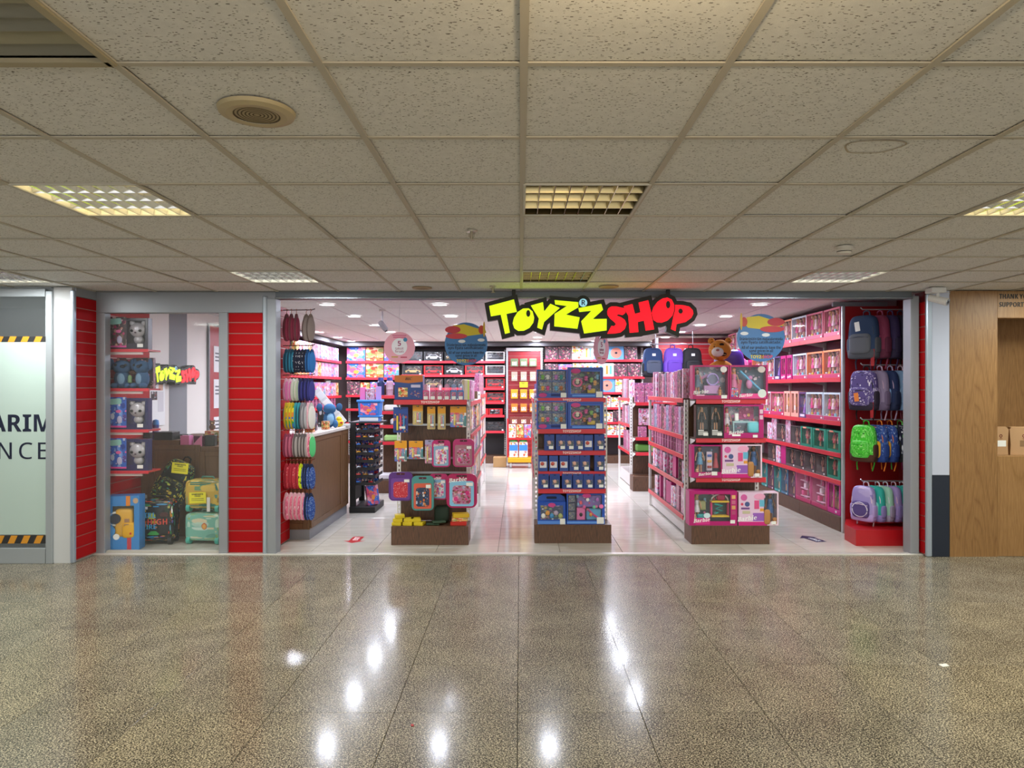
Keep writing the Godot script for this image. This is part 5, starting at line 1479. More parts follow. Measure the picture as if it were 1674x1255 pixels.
func slippers() -> void:
	var d := {
		"maroon": [mat("8a3048", 0.9), mat("704048", 0.8), "maroon felt slippers"], "grey": [mat("8a7c78", 0.9), mat("7a6c64", 0.8), "large grey felt slippers"],
		"teal": [mat("2a7a98", 0.8), mat("184a60", 0.8), "teal slippers"], "navydot": [M.dot_navy, mat("20243a", 0.8), "navy slippers with white dots"], "blue": [mat("2a70b8", 0.8), mat("1a4a80", 0.8), "bright blue slippers"],
		"pink": [mat("d070a8", 0.8), mat("e0b0c8", 0.8), "mauve pink slippers"], "sage": [mat("a8b8a0", 0.8), mat("d8d8d0", 0.8), "pale sage slippers"], "indigo": [mat("3a3a88", 0.8), mat("24245a", 0.8), "indigo slippers"],
		"rainbow": [M.rainbow, mat("d8c030", 0.8), "rainbow striped slippers"], "tealprint": [mat("1a4a58", 0.8), mat("38a0b0", 0.8), "dark teal slippers with bright soles"], "silver": [mat("b8b8c0", 0.5), mat("8a8a92", 0.8), "silver grey slippers"], "pinkdot": [M.dot_pink, mat("f0c0cc", 0.8), "pink dotted slippers"], "white": [mat("e0dcdc", 0.8), mat("c8c4c4", 0.8), "white slippers"],
		"rose": [mat("c86a88", 0.8), mat("a04a68", 0.8), "rose slippers"], "stripe": [mat("b0a8a8", 0.8), mat("706868", 0.8), "ash grey slippers"], "mint": [mat("5ac880", 0.8), mat("d0f0d8", 0.8), "mint green slippers"],
		"reddot": [M.dot_red, mat("b83040", 0.8), "red dotted slippers"], "neon": [M.dot_neon, mat("c8d820", 0.8), "neon yellow slippers with black spots"], "navyprint": [M.star_blue, mat("1c2848", 0.8), "navy printed slippers"],
	}
	var rows := [
		[2.467, ["maroon", "maroon", "maroon", "", "grey", "grey"], 0.29], [2.094, ["teal", "teal", "teal", "navydot", "navydot", "navydot", "navydot", "blue", "blue"], 0.25],
		[1.785, ["pink", "pink", "sage", "sage", "indigo", "indigo", "indigo", "indigo"], 0.24], [1.534, ["rainbow", "rainbow", "rainbow", "tealprint", "tealprint", "silver", "silver", "pinkdot", "white"], 0.28],
		[1.206, ["rose", "rose", "rose", "stripe", "stripe", "stripe", "stripe", "pinkdot", "mint"], 0.25], [0.891, ["reddot", "reddot", "reddot", "reddot", "neon", "navyprint", "navyprint", "navyprint"], 0.27],
		[0.588, ["pinkdot", "pinkdot", "pinkdot", "pinkdot", "pinkdot", "navyprint", "navyprint"], 0.29],
	]
	var names := ["top", "second", "third", "fourth", "fifth", "sixth", "lowest"]
	for j in rows.size():
		var y: float = rows[j][0]
		single("slipper_hook", mb().tube([Vector3(0, 0, 0), Vector3(0.30, 0.004, 0), Vector3(0.335, 0.015, 0)], 0.005, 6).mesh(), mat("701820" if j > 3 else "3a2020", 0.4), "%s hook rod for slippers on the red partition" % names[j], "hook", Vector3(-2.49, y, -7.4))
		var list: Array = rows[j][1]
		var step := 0.30 / list.size()
		for k in list.size():
			var c: String = list[k]
			if c == "": continue
			var yaw := PI / 2 - rng.randf_range(0.1, 0.5)
			if c in ["grey", "neon"] or k == list.size() - 1: yaw = PI / 2 - rng.randf_range(0.7, 1.0)
			slipper_pair(Vector3(-2.475 + (k + 0.5) * step, y - 0.014, -7.4 + rng.randf_range(-0.015, 0.015)), yaw, d[c][0], d[c][1], "%s on the %s hook of the red partition" % [d[c][2], names[j]], "%s on the %s hook" % [d[c][2], names[j]], rows[j][2])

# ------------------------------------------------------------------ backpacks
func backpack(label: String, at: Vector3, turn: float, body: Material, pocket: Material, base: Material, strap: Material, sc := 1.0, group := "", tail := true, roll := 0.0) -> Node3D:
	# origin at the top of the hanging loop
	var t := thing("backpack", label, "backpack", at, turn, group)
	t.rotation.z = roll
	t.scale = Vector3.ONE * sc
	if not shared.has("bag"):
		shared.bag = mb().blob(Vector3(0, -0.25, 0), Vector3(0.145, 0.2, 0.062), 0.42, 0.55, 24, 14, Transform3D.IDENTITY, 0.09).mesh()
		shared.bag_pocket = mb().blob(Vector3(0, -0.325, 0.055), Vector3(0.108, 0.098, 0.036), 0.4, 0.45, 20, 10).mesh()
		shared.bag_base = mb().blob(Vector3(0, -0.42, 0.002), Vector3(0.15, 0.05, 0.066), 0.35, 0.5, 24, 8).mesh()
		shared.bag_zip = mb().tube(range(13).map(func(k): return Vector3(cos(PI * k / 12.0) * 0.128, -0.24 + sin(PI * k / 12.0) * 0.168, 0.045)), 0.005, 5).mesh()
		shared.bag_pzip = mb().tube([Vector3(-0.095, -0.27, 0.083), Vector3(0, -0.258, 0.092), Vector3(0.095, -0.27, 0.083)], 0.004, 5).mesh()
		shared.bag_loop = mb().tube([Vector3(-0.035, -0.06, -0.05), Vector3(-0.03, -0.015, -0.045), Vector3(0, 0.0, -0.045), Vector3(0.03, -0.015, -0.045), Vector3(0.035, -0.06, -0.05)], 0.008, 6).mesh()
		shared.bag_strap = mb().tube([Vector3(0.06, -0.07, -0.055), Vector3(0.075, -0.15, -0.105), Vector3(0.085, -0.3, -0.1), Vector3(0.1, -0.42, -0.06)], 0.022, 6, 0.3).mesh()
		shared.bag_tail = mb().tube([Vector3(0.1, -0.42, -0.055), Vector3(0.105, -0.5, -0.03), Vector3(0.09, -0.57, -0.02)], 0.012, 5, 0.25).mesh()
		shared.bag_side = mb().blob(Vector3(0.14, -0.34, 0), Vector3(0.02, 0.075, 0.045), 0.5, 0.6, 12, 8).mesh()
	var b := part(t, "body", shared.bag, body)
	part(b, "zip", shared.bag_zip, strap)
	var p := part(t, "front_pocket", shared.bag_pocket, pocket)
	part(p, "zip", shared.bag_pzip, strap)
	part(t, "base_panel", shared.bag_base, base)
	for s in [-1, 1]: part(t, "side_pocket", shared.bag_side, base, Vector3.ZERO, Basis.IDENTITY if s > 0 else Basis.from_scale(Vector3(-1, 1, 1)))
	part(t, "loop", shared.bag_loop, strap)
	for s in [-1, 1]:
		part(t, "strap", shared.bag_strap, strap, Vector3.ZERO, Basis.IDENTITY if s > 0 else Basis.from_scale(Vector3(-1, 1, 1)))
		if tail: part(t, "strap_end", shared.bag_tail, strap, Vector3.ZERO, Basis.IDENTITY if s > 0 else Basis.from_scale(Vector3(-1, 1, 1)))
	return t

func backpacks() -> void:
	var pl := mb().prism(PackedVector2Array([Vector2(3.50, 7.33), Vector2(4.29, 7.33), Vector2(4.29, 7.98), Vector2(3.70, 7.98), Vector2(3.53, 7.65)]), 0.0, 0.17, Transform3D(Basis(Vector3(1, 0, 0), Vector3(0, 0, -1), Vector3(0, 1, 0)), Vector3.ZERO))
	single("display_plinth", pl.mesh(), mat("b8141e", 0.35), "low glossy red plinth under the hanging backpacks", "plinth")
	slab("wall_red_niche", 4.30, 4.34, 0.0, 2.65, 7.2, 8.03, mat("7a1018", 0.45))
	var g := func(h: String, r := 0.8) -> Material: return mat(h, r)
	var R := [
		[2.497, 1.12, [["navy backpack with a grey pocket and white tags", "23395c", "5a5d66", "484b54", "3a4258"], ["maroon backpack", "7a2848", "6a2040", "5a1c38", "8a3858"], ["dark violet backpack", "33244e", "2c2044", "241a3a", "3a2a56"], ["black violet backpack", "1e1a30", "1a1628", "141220", "2a2440"], ["black backpack", "141418", "18181c", "101014", "2a2a30"]], "top"],
		[1.899, 1.03, [["violet printed backpack with an orange tag", "@violet_pack", "@violet_pack", "2a2034", "17151c"], ["lilac grey backpack", "8a7a9a", "7a6a8a", "6a5a7a", "c0a0b8"], ["navy backpack with light blue band", "1c2c58", "7a9ac8", "182448", "b8a0c0"], ["light blue backpack", "7a98bc", "8aa8c8", "6a88b0", "d0b0c0"], ["red floral backpack", "@dot_red", "a83048", "8a2038", "c86a80"]], "second"],
		[1.309, 0.95, [["green sequinned backpack with a dark brown base", "@sequin", "@sequin", "4a2a1c", "3ac040"], ["blue starry backpack with a yellow band", "@star_blue", "d8a020", "22408a", "e8802a"], ["blue printed backpack with a yellow side", "@star_blue", "c89020", "1c3a80", "e8802a"], ["black speckled backpack", "@dot_navy", "1a1c24", "14161c", "6ad060"], ["dark blue scaly backpack", "24469a", "1c3a80", "162c60", "b03070"]], "third"],
		[0.646, 0.90, [["lilac glossy backpack with a clear window pocket", "@lilac", "5a4a8a", "b8a0e0", "f0d8e8"], ["turquoise backpack", "2aa8a0", "7ad0c8", "8a80c0", "e0d8e8"], ["mint backpack with dark trim", "9ac8b8", "a8d0c0", "9a90b0", "d8d0e0"], ["lilac backpack with pink pocket", "a08ac8", "e8a0b0", "8a78b8", "e8c0d0"], ["turquoise backpack with lilac side", "2a9c94", "8a7ab8", "4ab0a8", "e0d0e0"], ["pale turquoise backpack", "5ac0b8", "7ac8c0", "8a80b8", "e8d8e8"]], "lowest"],
	]
	for r in R:
		var y: float = r[0]
		single("bag_rod", mb().tube([Vector3(0.62, 0, 0), Vector3(0.02, 0.0, 0), Vector3(0, 0.02, 0)], 0.007, 6).mesh(), M.steel, "%s chrome rod the backpacks hang from" % r[3], "rod", Vector3(3.68, y, -7.6))
		var list: Array = r[2]
		for k in list.size():
			var e: Array = list[k]
			var ms := []
			for q in range(1, 5):
				var h: String = e[q]
				ms.append(M[h.substr(1)] if h.begins_with("@") else g.call(h))
			var turn := -PI / 2 + (0.55 if k == 0 else rng.randf_range(0.27, 0.33))
			var step := 0.44 / (list.size() - 1)
			var sc: float = r[1]
			var b := backpack("%s on the %s rod" % [e[0], r[3]], Vector3(3.745 + k * step - (0.03 if k == 0 else 0.0), y - 0.008, -7.6), turn, ms[0], ms[1], ms[2], ms[3], sc, "", r[3] != "lowest" or k == 0)
			if k > 0: b.scale.z = sc * 0.8
			if k == 0 and r[3] in ["top", "second"]:
				part(b, "paper_tag", bx(0.05, 0.09, 0.002), M.tag_white if r[3] == "top" else mat("e8843a"), Vector3(-0.02, -0.16 if r[3] == "top" else -0.33, 0.1 if r[3] == "second" else 0.075), rz(0.15))
				part(b, "hang_tag", bx(0.035, 0.16, 0.002), mat("a01820"), Vector3(0.12, -0.46, 0.05))
			if k == 0 and r[3] == "lowest":
				part(b, "pocket_rim", mb().tube(range(21).map(func(i): return Vector3(cos(TAU * i / 20.0) * 0.095, -0.325 + sin(TAU * i / 20.0) * 0.085, 0.083)), 0.008, 5).mesh(), mat("d8d0e8", 0.3))
	# bags and plush on top of the doll gondola
	backpack("glossy purple backpack standing on the doll gondola beside the plush tiger", Vector3(2.483, 2.175, -8.35), 0.25, mat("5a3a9a", 0.22), mat("6a4aa8", 0.2), mat("4a2c80", 0.25), mat("382060", 0.4), 1.34, "", false)
	backpack("pink backpack standing behind the glossy purple one", Vector3(2.685, 2.085, -8.75), 0.3, mat("d05a90", 0.4), mat("c04a80", 0.4), mat("a83a70"), mat("e0a0c0"), 1.15, "", false)
	backpack("dark navy backpack standing behind the pink one", Vector3(2.824, 2.085, -9.2), 0.2, mat("1a2850", 0.5), mat("203060", 0.5), mat("141c3a"), mat("101830"), 1.15, "", false)
	# three bags hanging before the far red column
	for e in [["black and navy backpack with a grey pocket hanging at the far red column", 1068, "1c3a68", "4a5468", "14161c"], ["violet backpack hanging at the far red column", 1102, "7a50c8", "6a40b8", "5a34a8"], ["plain black backpack hanging at the far red column", 1132, "16181a", "1a1c20", "101214"]]:
		var x: float = (e[1] - 850) * 12.1 / 1150.0
		var b := backpack(e[0], Vector3(x, 2.40, -12.15), 0.1, mat(e[2], 0.7), mat(e[3], 0.7), mat(e[4], 0.7), mat(e[4], 0.7), 1.2, "", false)
		part(b, "badge", bx(0.05, 0.035, 0.003), M.tag_white, Vector3(0, -0.15, 0.062))
	single("bag_rail", mb().tube([Vector3(2.25, 2.41, -12.21), Vector3(4.05, 2.41, -12.21)], 0.012, 8).mesh(), M.steel, "chrome rail across which the far backpacks hang", "rail")
	for x in [2.35, 3.0]:
		single("bag_rail_stay", mb().tube([Vector3(x, 2.42, -12.21), Vector3(x, 2.65, -12.21)], 0.006, 6).mesh(), M.steel, "thin steel stay holding the far bag rail from the ceiling", "stay", Vector3.ZERO, 0, "stays of the far bag rail")
	tiger()

func tiger() -> void:
	var t := thing("plush_tiger", "striped orange plush tiger sitting on the doll gondola", "plush toy", Vector3(2.169, 1.54, -8.0), -0.25)
	t.scale = Vector3.ONE * 1.25
	var body := mb()
	body.blob(Vector3(0, 0.17, 0), Vector3(0.15, 0.19, 0.12), 1, 1, 16, 12, xf(rz(-0.4), Vector3.ZERO))
	body.blob(Vector3(0.08, 0.43, 0.02), Vector3(0.1, 0.095, 0.1), 1, 1, 16, 12)
	for s in [-1, 1]:
		body.blob(Vector3(0.08 + s * 0.075, 0.515, 0), Vector3(0.03, 0.03, 0.016), 1, 1, 10, 6)
		body.tube([Vector3(-0.02 + s * 0.1, 0.26, 0.06), Vector3(-0.06 + s * 0.08, 0.12, 0.12), Vector3(-0.1 + s * 0.06, 0.05, 0.15)], 0.045, 10)
		body.tube([Vector3(s * 0.1, 0.06, 0.05), Vector3(s * 0.09, 0.04, 0.15), Vector3(s * 0.08, 0.05, 0.2)], 0.05, 10)
	part(t, "body", body.mesh(), M.tiger)
	part(t, "muzzle", mb().blob(Vector3(0.06, 0.41, 0.1), Vector3(0.055, 0.045, 0.04), 1, 1, 12, 8).mesh(), mat("e8e0d8", 0.9))
	part(t, "nose", mb().blob(Vector3(0.058, 0.425, 0.138), Vector3(0.015, 0.011, 0.01), 1, 1, 8, 6).mesh(), mat("b06a60", 0.6))
	for s in [-1, 1]: part(t, "eye", mb().blob(Vector3(0.075 + s * 0.042, 0.455, 0.093), Vector3(0.011, 0.013, 0.009), 1, 1, 8, 6).mesh(), M.black)
	part(t, "belly", mb().blob(Vector3(0.0, 0.15, 0.07), Vector3(0.09, 0.11, 0.07), 1, 1, 12, 8).mesh(), mat("ecd8b8", 0.95))

# ------------------------------------------------------------------ cash desk, toy car rack
func desk_panel(parent: Node3D, w: float, h: float, at: Vector3, bs: Basis) -> void:
	# framed door-like panel: a raised border round a flat field
	part(parent, "panel_field", bx(w - 0.1, h - 0.1, 0.008), M.counter, at, bs)
	for s in [-1, 1]:
		part(parent, "panel_stile", bx(0.055, h, 0.018, 0.003), M.counter, at + bs * Vector3(s * (w / 2 - 0.0275), 0, 0.005), bs)
		part(parent, "panel_rail", bx(w - 0.11, 0.055, 0.018, 0.003), M.counter, at + bs * Vector3(0, s * (h / 2 - 0.0275), 0.005), bs)

func counter_zone() -> void:
	var t := thing("cash_desk", "walnut cash desk with framed panels and a grey kick board", "desk", Vector3(-2.51, 0, -8.46))
	part(t, "carcass", bx(0.46, 1.0, 1.66), M.counter, Vector3(0, 0.615, 0))
	part(t, "kick_board", bx(0.45, 0.115, 1.64), mat("8a8c94", 0.4), Vector3(0, 0.0575, 0))
	desk_panel(t, 1.3, 0.98, Vector3(0.234, 0.62, 0.17), ry(PI / 2))
	desk_panel(t, 0.32, 0.98, Vector3(0.234, 0.62, -0.66), ry(PI / 2))
	desk_panel(t, 0.44, 0.98, Vector3(0, 0.62, 0.834), Basis.IDENTITY)
	single("desk_top", bx(0.52, 0.04, 1.72, 0.006), mat("e0d8d0", 0.3), "pale stone worktop lying on the walnut cash desk", "worktop", Vector3(-2.5, 1.135, -8.46))
	t = thing("low_desk", "lower walnut desk front behind the shop window", "desk", Vector3(-3.48, 0, -7.98))
	part(t, "carcass", bx(1.44, 1.0, 0.4), M.counter, Vector3(0, 0.5, -0.02))
	desk_panel(t, 0.56, 0.98, Vector3(-0.34, 0.53, 0.184), Basis.IDENTITY)
	desk_panel(t, 0.78, 0.9, Vector3(0.33, 0.5, 0.184), Basis.IDENTITY)
	part(t, "raised_back", bx(0.36, 0.07, 0.36), M.counter, Vector3(-0.49, 1.035, -0.02))
	var Z := 1.156
	# plush, chick, boxes and leaflets on the desk
	var p := thing("blue_plush", "big blue plush animal sitting on the cash desk", "plush toy", Vector3(-2.37, Z, -8.75), 0.5)
	part(p, "body", mb().blob(Vector3(0, 0.11, 0), Vector3(0.075, 0.11, 0.07), 1, 1, 14, 10).blob(Vector3(0, 0.235, 0.01), Vector3(0.08, 0.065, 0.07), 1, 1, 14, 10).blob(Vector3(0.06, 0.05, 0.05), Vector3(0.035, 0.05, 0.05), 1, 1, 10, 8).blob(Vector3(-0.06, 0.05, 0.05), Vector3(0.035, 0.05, 0.05), 1, 1, 10, 8).mesh(), mat("3a6a98", 0.95))
	part(p, "belly", mb().blob(Vector3(0, 0.11, 0.025), Vector3(0.055, 0.085, 0.055), 1, 1, 12, 8).mesh(), mat("8ab8d8", 0.95))
	for s in [-1, 1]: part(p, "ear", mb().blob(Vector3(s * 0.095, 0.265, 0), Vector3(0.04, 0.05, 0.018), 1, 1, 10, 8, xf(rz(-s * 0.1), Vector3.ZERO)).mesh(), mat("345e88", 0.95))
	p = thing("plush_chick", "round yellow chick toy with a red beak on the cash desk", "plush toy", Vector3(-2.30, Z, -8.95), 0.2)
	part(p, "body", mb().blob(Vector3(0, 0.05, 0), Vector3(0.055, 0.05, 0.05), 1, 1, 14, 10).blob(Vector3(0, 0.1, 0.005), Vector3(0.035, 0.032, 0.035), 1, 1, 12, 8).mesh(), mat("f0cc20", 0.8))
	part(p, "beak", mb().blob(Vector3(0.03, 0.055, 0.045), Vector3(0.018, 0.014, 0.014), 1, 1, 8, 6).mesh(), mat("d03a30", 0.6))
	# slanted leaflet board
	p = thing("leaflet_board", "long white leaflet board leaning back on the cash desk", "display stand", Vector3(-2.28, Z + 0.035, -9.12), 0)
	var bs := rz(0.70)
	part(p, "board", bx(0.1, 0.56, 0.012, 0.003), mat("d8d8dc", 0.3), bs * Vector3(0, 0.285, 0), bs)
	for k in 4: part(p, "leaflet", bx(0.075, 0.1, 0.003), mat(["f0f0f4", "dfe4ea", "f4eef0", "e4e4ec"][k], 0.4), bs * Vector3(0, 0.08 + k * 0.13, 0.009), bs)
	part(p, "foot", bx(0.14, 0.03, 0.1, 0.003), mat("c8ccd0", 0.3), Vector3(0, -0.02, 0))
	part(p, "prop", mb().tube([Vector3(-0.33, -0.034, -0.02), Vector3(-0.3, 0.36, -0.01)], 0.006, 6).mesh(), mat("c8ccd0", 0.3))
	for e in [["snack_box", "brown and yellow counter box at the near corner of the cash desk", "puzzle_gold", -2.36, -7.9, 0.09, 0.16, 0.09], ["card_box", "grey card box on the near end of the cash desk", "car_art", -2.45, -7.8, 0.07, 0.12, 0.08], ["figure_box", "dark figure box standing behind the counter box on the cash desk", "hot_art", -2.42, -8.2, 0.1, 0.2, 0.09], ["sticker_box", "yellow and black sticker box beside the blue plush", "puzzle_gold", -2.32, -8.4, 0.07, 0.1, 0.08], ["figure_box", "black and white figure box beyond the blue plush", "car_art", -2.5, -9.0, 0.14, 0.22, 0.1]]:
		single(e[0], mb().box(Vector3(0, e[6] / 2, 0), Vector3(e[5], e[6], e[7]), 0.003).mesh(), M[e[2]], e[1], "box", Vector3(e[3], Z, e[4]), rng.randf_range(-0.3, 0.3))
	# ---- toy car rack
	t = thing("toy_car_rack", "tall black wire rack of carded toy cars beside the cash desk", "display rack", Vector3(-2.08, 0, -9.57))
	part(t, "foot", bx(0.34, 0.085, 0.62, 0.006), M.black, Vector3(0, 0.0425, 0))
	part(t, "post", bx(0.075, 1.1, 0.05, 0.003), M.black, Vector3(-0.13, 0.63, 0.26))
	part(t, "post", bx(0.075, 1.1, 0.05, 0.003), M.black, Vector3(-0.13, 0.63, -0.26))
	part(t, "mesh_panel", bx(0.012, 1.0, 0.5), mat("1c1c20", 0.5), Vector3(-0.13, 0.65, 0))
	part(t, "top_tray", bx(0.4, 0.02, 0.56), M.black, Vector3(0.02, 1.19, 0))
	for k in 8:
		var y := 0.36 + k * 0.1
		var b := mb()
		for i in 5: b.box(Vector3(0.02 + 0, y, -0.22 + i * 0.11), Vector3(0.28, 0.006, 0.006))
		b.box(Vector3(0.16, y + 0.02, 0), Vector3(0.006, 0.04, 0.5))
		b.box(Vector3(0.02, y + 0.02, 0.25), Vector3(0.28, 0.04, 0.006))
		part(t, "wire_basket", b.mesh(), mat("26262a", 0.4))
		for i in 7:
			var c := Vector3(-2.08 + [-0.07, 0.02, 0.1, -0.06, 0.05, 0.11, 0.0][i], y + 0.004, -9.57 + [0.22, 0.2, 0.21, 0.1, 0.06, -0.05, -0.14][i])
			var s := single("carded_toy_car", mb().box(Vector3(0, 0.045, 0), Vector3(0.085, 0.09, 0.012), 0.002).mesh(), M.hot_art if (i + k) % 3 else M.blue_pack, "small carded toy car in basket row %s of the black rack" % ["eight", "seven", "six", "five", "four", "three", "two", "one"][k], "toy car", c, rng.randf_range(-0.5, 0.9), "carded toy cars in basket row %s" % ["eight", "seven", "six", "five", "four", "three", "two", "one"][k])
			part(s, "blister", mb().blob(Vector3(0, 0.035, 0.012), Vector3(0.034, 0.017, 0.012), 0.6, 0.6, 10, 6).mesh(), mat(["3a78c8", "c83030", "c8ccd4", "1c2430", "e0a030"][(i * 3 + k) % 5], 0.25))
	var bx1 := single("race_track_box", mb().box(Vector3(0, 0.13, 0), Vector3(0.16, 0.26, 0.08), 0.003).mesh(), M.puzzle_blue, "blue and red race track box leaning on the foot of the black rack", "toy box", Vector3(-1.97, 0.088, -9.45), 0.5)
	bx1.rotation.z = 0.12
	var cr := thing("storage_crate", "blue plastic crate with printed racing cars standing on the black rack", "crate", Vector3(-2.04, 1.2, -9.6))
	part(cr, "tub", mb().prism(PackedVector2Array([Vector2(-0.13, 0.0), Vector2(0.13, 0.0), Vector2(0.15, 0.27), Vector2(-0.15, 0.27)]), -0.1, 0.1).mesh(), mat("3a7ac8", 0.35))
	part(cr, "white_foot", bx(0.25, 0.05, 0.205), mat("e8ecf0", 0.4), Vector3(0, 0.03, 0))
	part(cr, "rim", bx(0.33, 0.03, 0.24, 0.006), mat("3a88dc", 0.35), Vector3(0, 0.275, 0))
	part(cr, "rim", bx(0.3, 0.022, 0.22, 0.006), mat("3a88dc", 0.35), Vector3(0, 0.065, 0))
	part(cr, "print", bx(0.23, 0.16, 0.002), M.puzzle_blue, Vector3(0, 0.165, 0.102))
	for e in [[-0.1, "e878b8", 0.07, 0.17, "slim pink box standing on the blue crate"], [0.0, "", 0.12, 0.15, "white and grey printed box standing on the blue crate"], [0.11, "b898d8", 0.07, 0.18, "lilac pump bottle box standing on the blue crate"]]:
		single("gift_box", mb().box(Vector3(0, e[3] / 2, 0), Vector3(e[2], e[3], 0.1), 0.003).mesh(), mat(e[1], 0.4) if e[1] else M.white_doll, e[4], "box", Vector3(-2.04 + e[0], 1.49, -9.6), rng.randf_range(-0.15, 0.15))
	# cups on the far gondola
	for k in 5:
		var b := thing("drink_bottle", "navy and clear drinking bottle on the far gondola's top shelf", "bottle", Vector3(-2.2 + k * 0.14, 1.535, -11.13), 0, "bottles on the far gondola")
		part(b, "body", mb().lathe([Vector2(0, 0), Vector2(0.055, 0.0), Vector2(0.058, 0.2), Vector2(0.045, 0.23), Vector2(0, 0.23)], 14).mesh(), [mat("2a3460", 0.3), M.white_doll, mat("c8ccd8", 0.2), M.car_art, mat("a8b0c8", 0.2)][k])
		part(b, "cap", cyl(0.045, 0.05), mat("3a4a98", 0.4), Vector3(0, 0.255, 0))
	for e in [["slipper_tray", -2.0, 1.287, "e8e4e0"], ["slipper_tray", -1.9, 1.067, "d8d4d8"], ["slipper_tray", -2.0, 0.808, "a8d080"], ["slipper_tray", -2.1, 0.2, "e0dce0"], ["slipper_tray", -1.85, 0.2, "d0ccd4"]]:
		single(e[0], mb().box(Vector3(0, 0.05, 0), Vector3(0.3, 0.1, 0.2), 0.03).mesh(), mat(e[3], 0.5), "pale open tray of small toys on the far gondola", "tray", Vector3(e[1], e[2], -11.18), 0.1, "pale trays on the far gondola")

# ------------------------------------------------------------------ window display
func plush_box(label: String, at: Vector3, dark: bool) -> void:
	var r := wbox(0.40, 0.32, 0.08, mat("2a2a58" if not dark else "3a3444", 0.3), mat("3a3480" if not dark else "4a4050", 0.5), [0.19, 0.03, 0.03, 0.06])
	part(r, "front_print", bx(0.19, 0.3, 0.001), M.pet_art if not dark else M.doll_dark, Vector3(-0.115, 0.18, 0.001))
	part(r, "plush_head", mb().blob(Vector3(0.085, 0.2, -0.022), Vector3(0.082, 0.075, 0.045), 1, 1, 18, 12).blob(Vector3(0.025, 0.27, -0.03), Vector3(0.028, 0.03, 0.02), 1, 1, 10, 8).blob(Vector3(0.145, 0.27, -0.03), Vector3(0.028, 0.03, 0.02), 1, 1, 10, 8).blob(Vector3(0.085, 0.1, -0.04), Vector3(0.05, 0.045, 0.035), 1, 1, 12, 8).mesh(), mat("b8b4bc", 0.35, 0.2))
	for s in [-1, 1]: part(r, "plush_eye", mb().blob(Vector3(0.085 + s * 0.042, 0.19, 0.018), Vector3(0.017, 0.014, 0.01), 1, 1, 10, 6).mesh(), M.black)
	part(r, "plush_nose", mb().blob(Vector3(0.085, 0.17, 0.028), Vector3(0.012, 0.008, 0.006), 1, 1, 8, 6).mesh(), mat("503848"))
	part(r, "title_print", mb().prism(rrect(0.12, 0.06, 0.02), 0.001, 0.003, xf(rz(0.08), Vector3(-0.13, 0.285, 0))).mesh(), mat("9ad0c8"))
	part(r, "pink_print", bx(0.16, 0.018, 0.001), mat("e050a0"), Vector3(-0.1, 0.03, 0.002))
	part(r, "small_figure", mb().blob(Vector3(-0.09, 0.1, 0.002), Vector3(0.028, 0.04, 0.006), 1, 1, 10, 6).mesh(), mat("c8c0e0"))
	part(r, "burst_print", mb().prism(ell(Vector2(-0.1, 0.185), 0.028, 0.016), 0.001, 0.003).mesh(), mat("f070b0"))
	sticker(r, 0.06, 0.035, Vector3(0.12, 0.04, 0.003))
	add_child(r); r.name = numbered("plush_pet_box"); r.position = at
	tag(r, label, "toy box")

func suitcase(nm: String, label: String, at: Vector3, turn: float, skin: Material, w: float, h: float, d: float, wheels: Material, lid: Material) -> Node3D:
	var t := thing(nm, label, "suitcase", at, turn)
	part(t, "shell", mb().blob(Vector3(0, h / 2 + 0.03, 0), Vector3(w / 2, h / 2, d / 2), 0.3, 0.3, 28, 14).mesh(), skin)
	for s in [[-1, 1], [1, 1], [-1, -1], [1, -1]]:
		part(t, "wheel", mb().lathe([Vector2(0, -0.02), Vector2(0.04, -0.02), Vector2(0.04, 0.02), Vector2(0, 0.02)], 14, xf(rz(PI / 2), Vector3(s[0] * w * 0.38, 0.04, s[1] * d * 0.38))).mesh(), wheels)
	part(t, "handle", mb().tube([Vector3(-0.07, h + 0.02, 0), Vector3(-0.06, h + 0.05, 0), Vector3(0.06, h + 0.05, 0), Vector3(0.07, h + 0.02, 0)], 0.01, 6).mesh(), lid)
	part(t, "seam", mb().box(Vector3(0, h / 2 + 0.03, -d * 0.05), Vector3(w * 1.006, h * 0.9, 0.012), 0.004).mesh(), lid)
	return t

func price_card(label: String, at: Vector3, roll: float, parent_turn := 0.0) -> void:
	var t := thing("price_card", label, "price card", at, parent_turn)
	t.rotation.z = roll
	part(t, "card", bx(0.175, 0.115, 0.002), mat("e8e020", 0.5))
	text(t, "lettering", "KAMPANYA", 0.016, M.black, Vector3(0, 0.038, 0.0018))
	text(t, "lettering", "FİYATI", 0.014, M.black, Vector3(0, 0.018, 0.0018))
	for k in 2: part(t, "printed_line", bx(0.13, 0.004, 0.001), M.black, Vector3(0, -0.008 - k * 0.018, 0.0015))

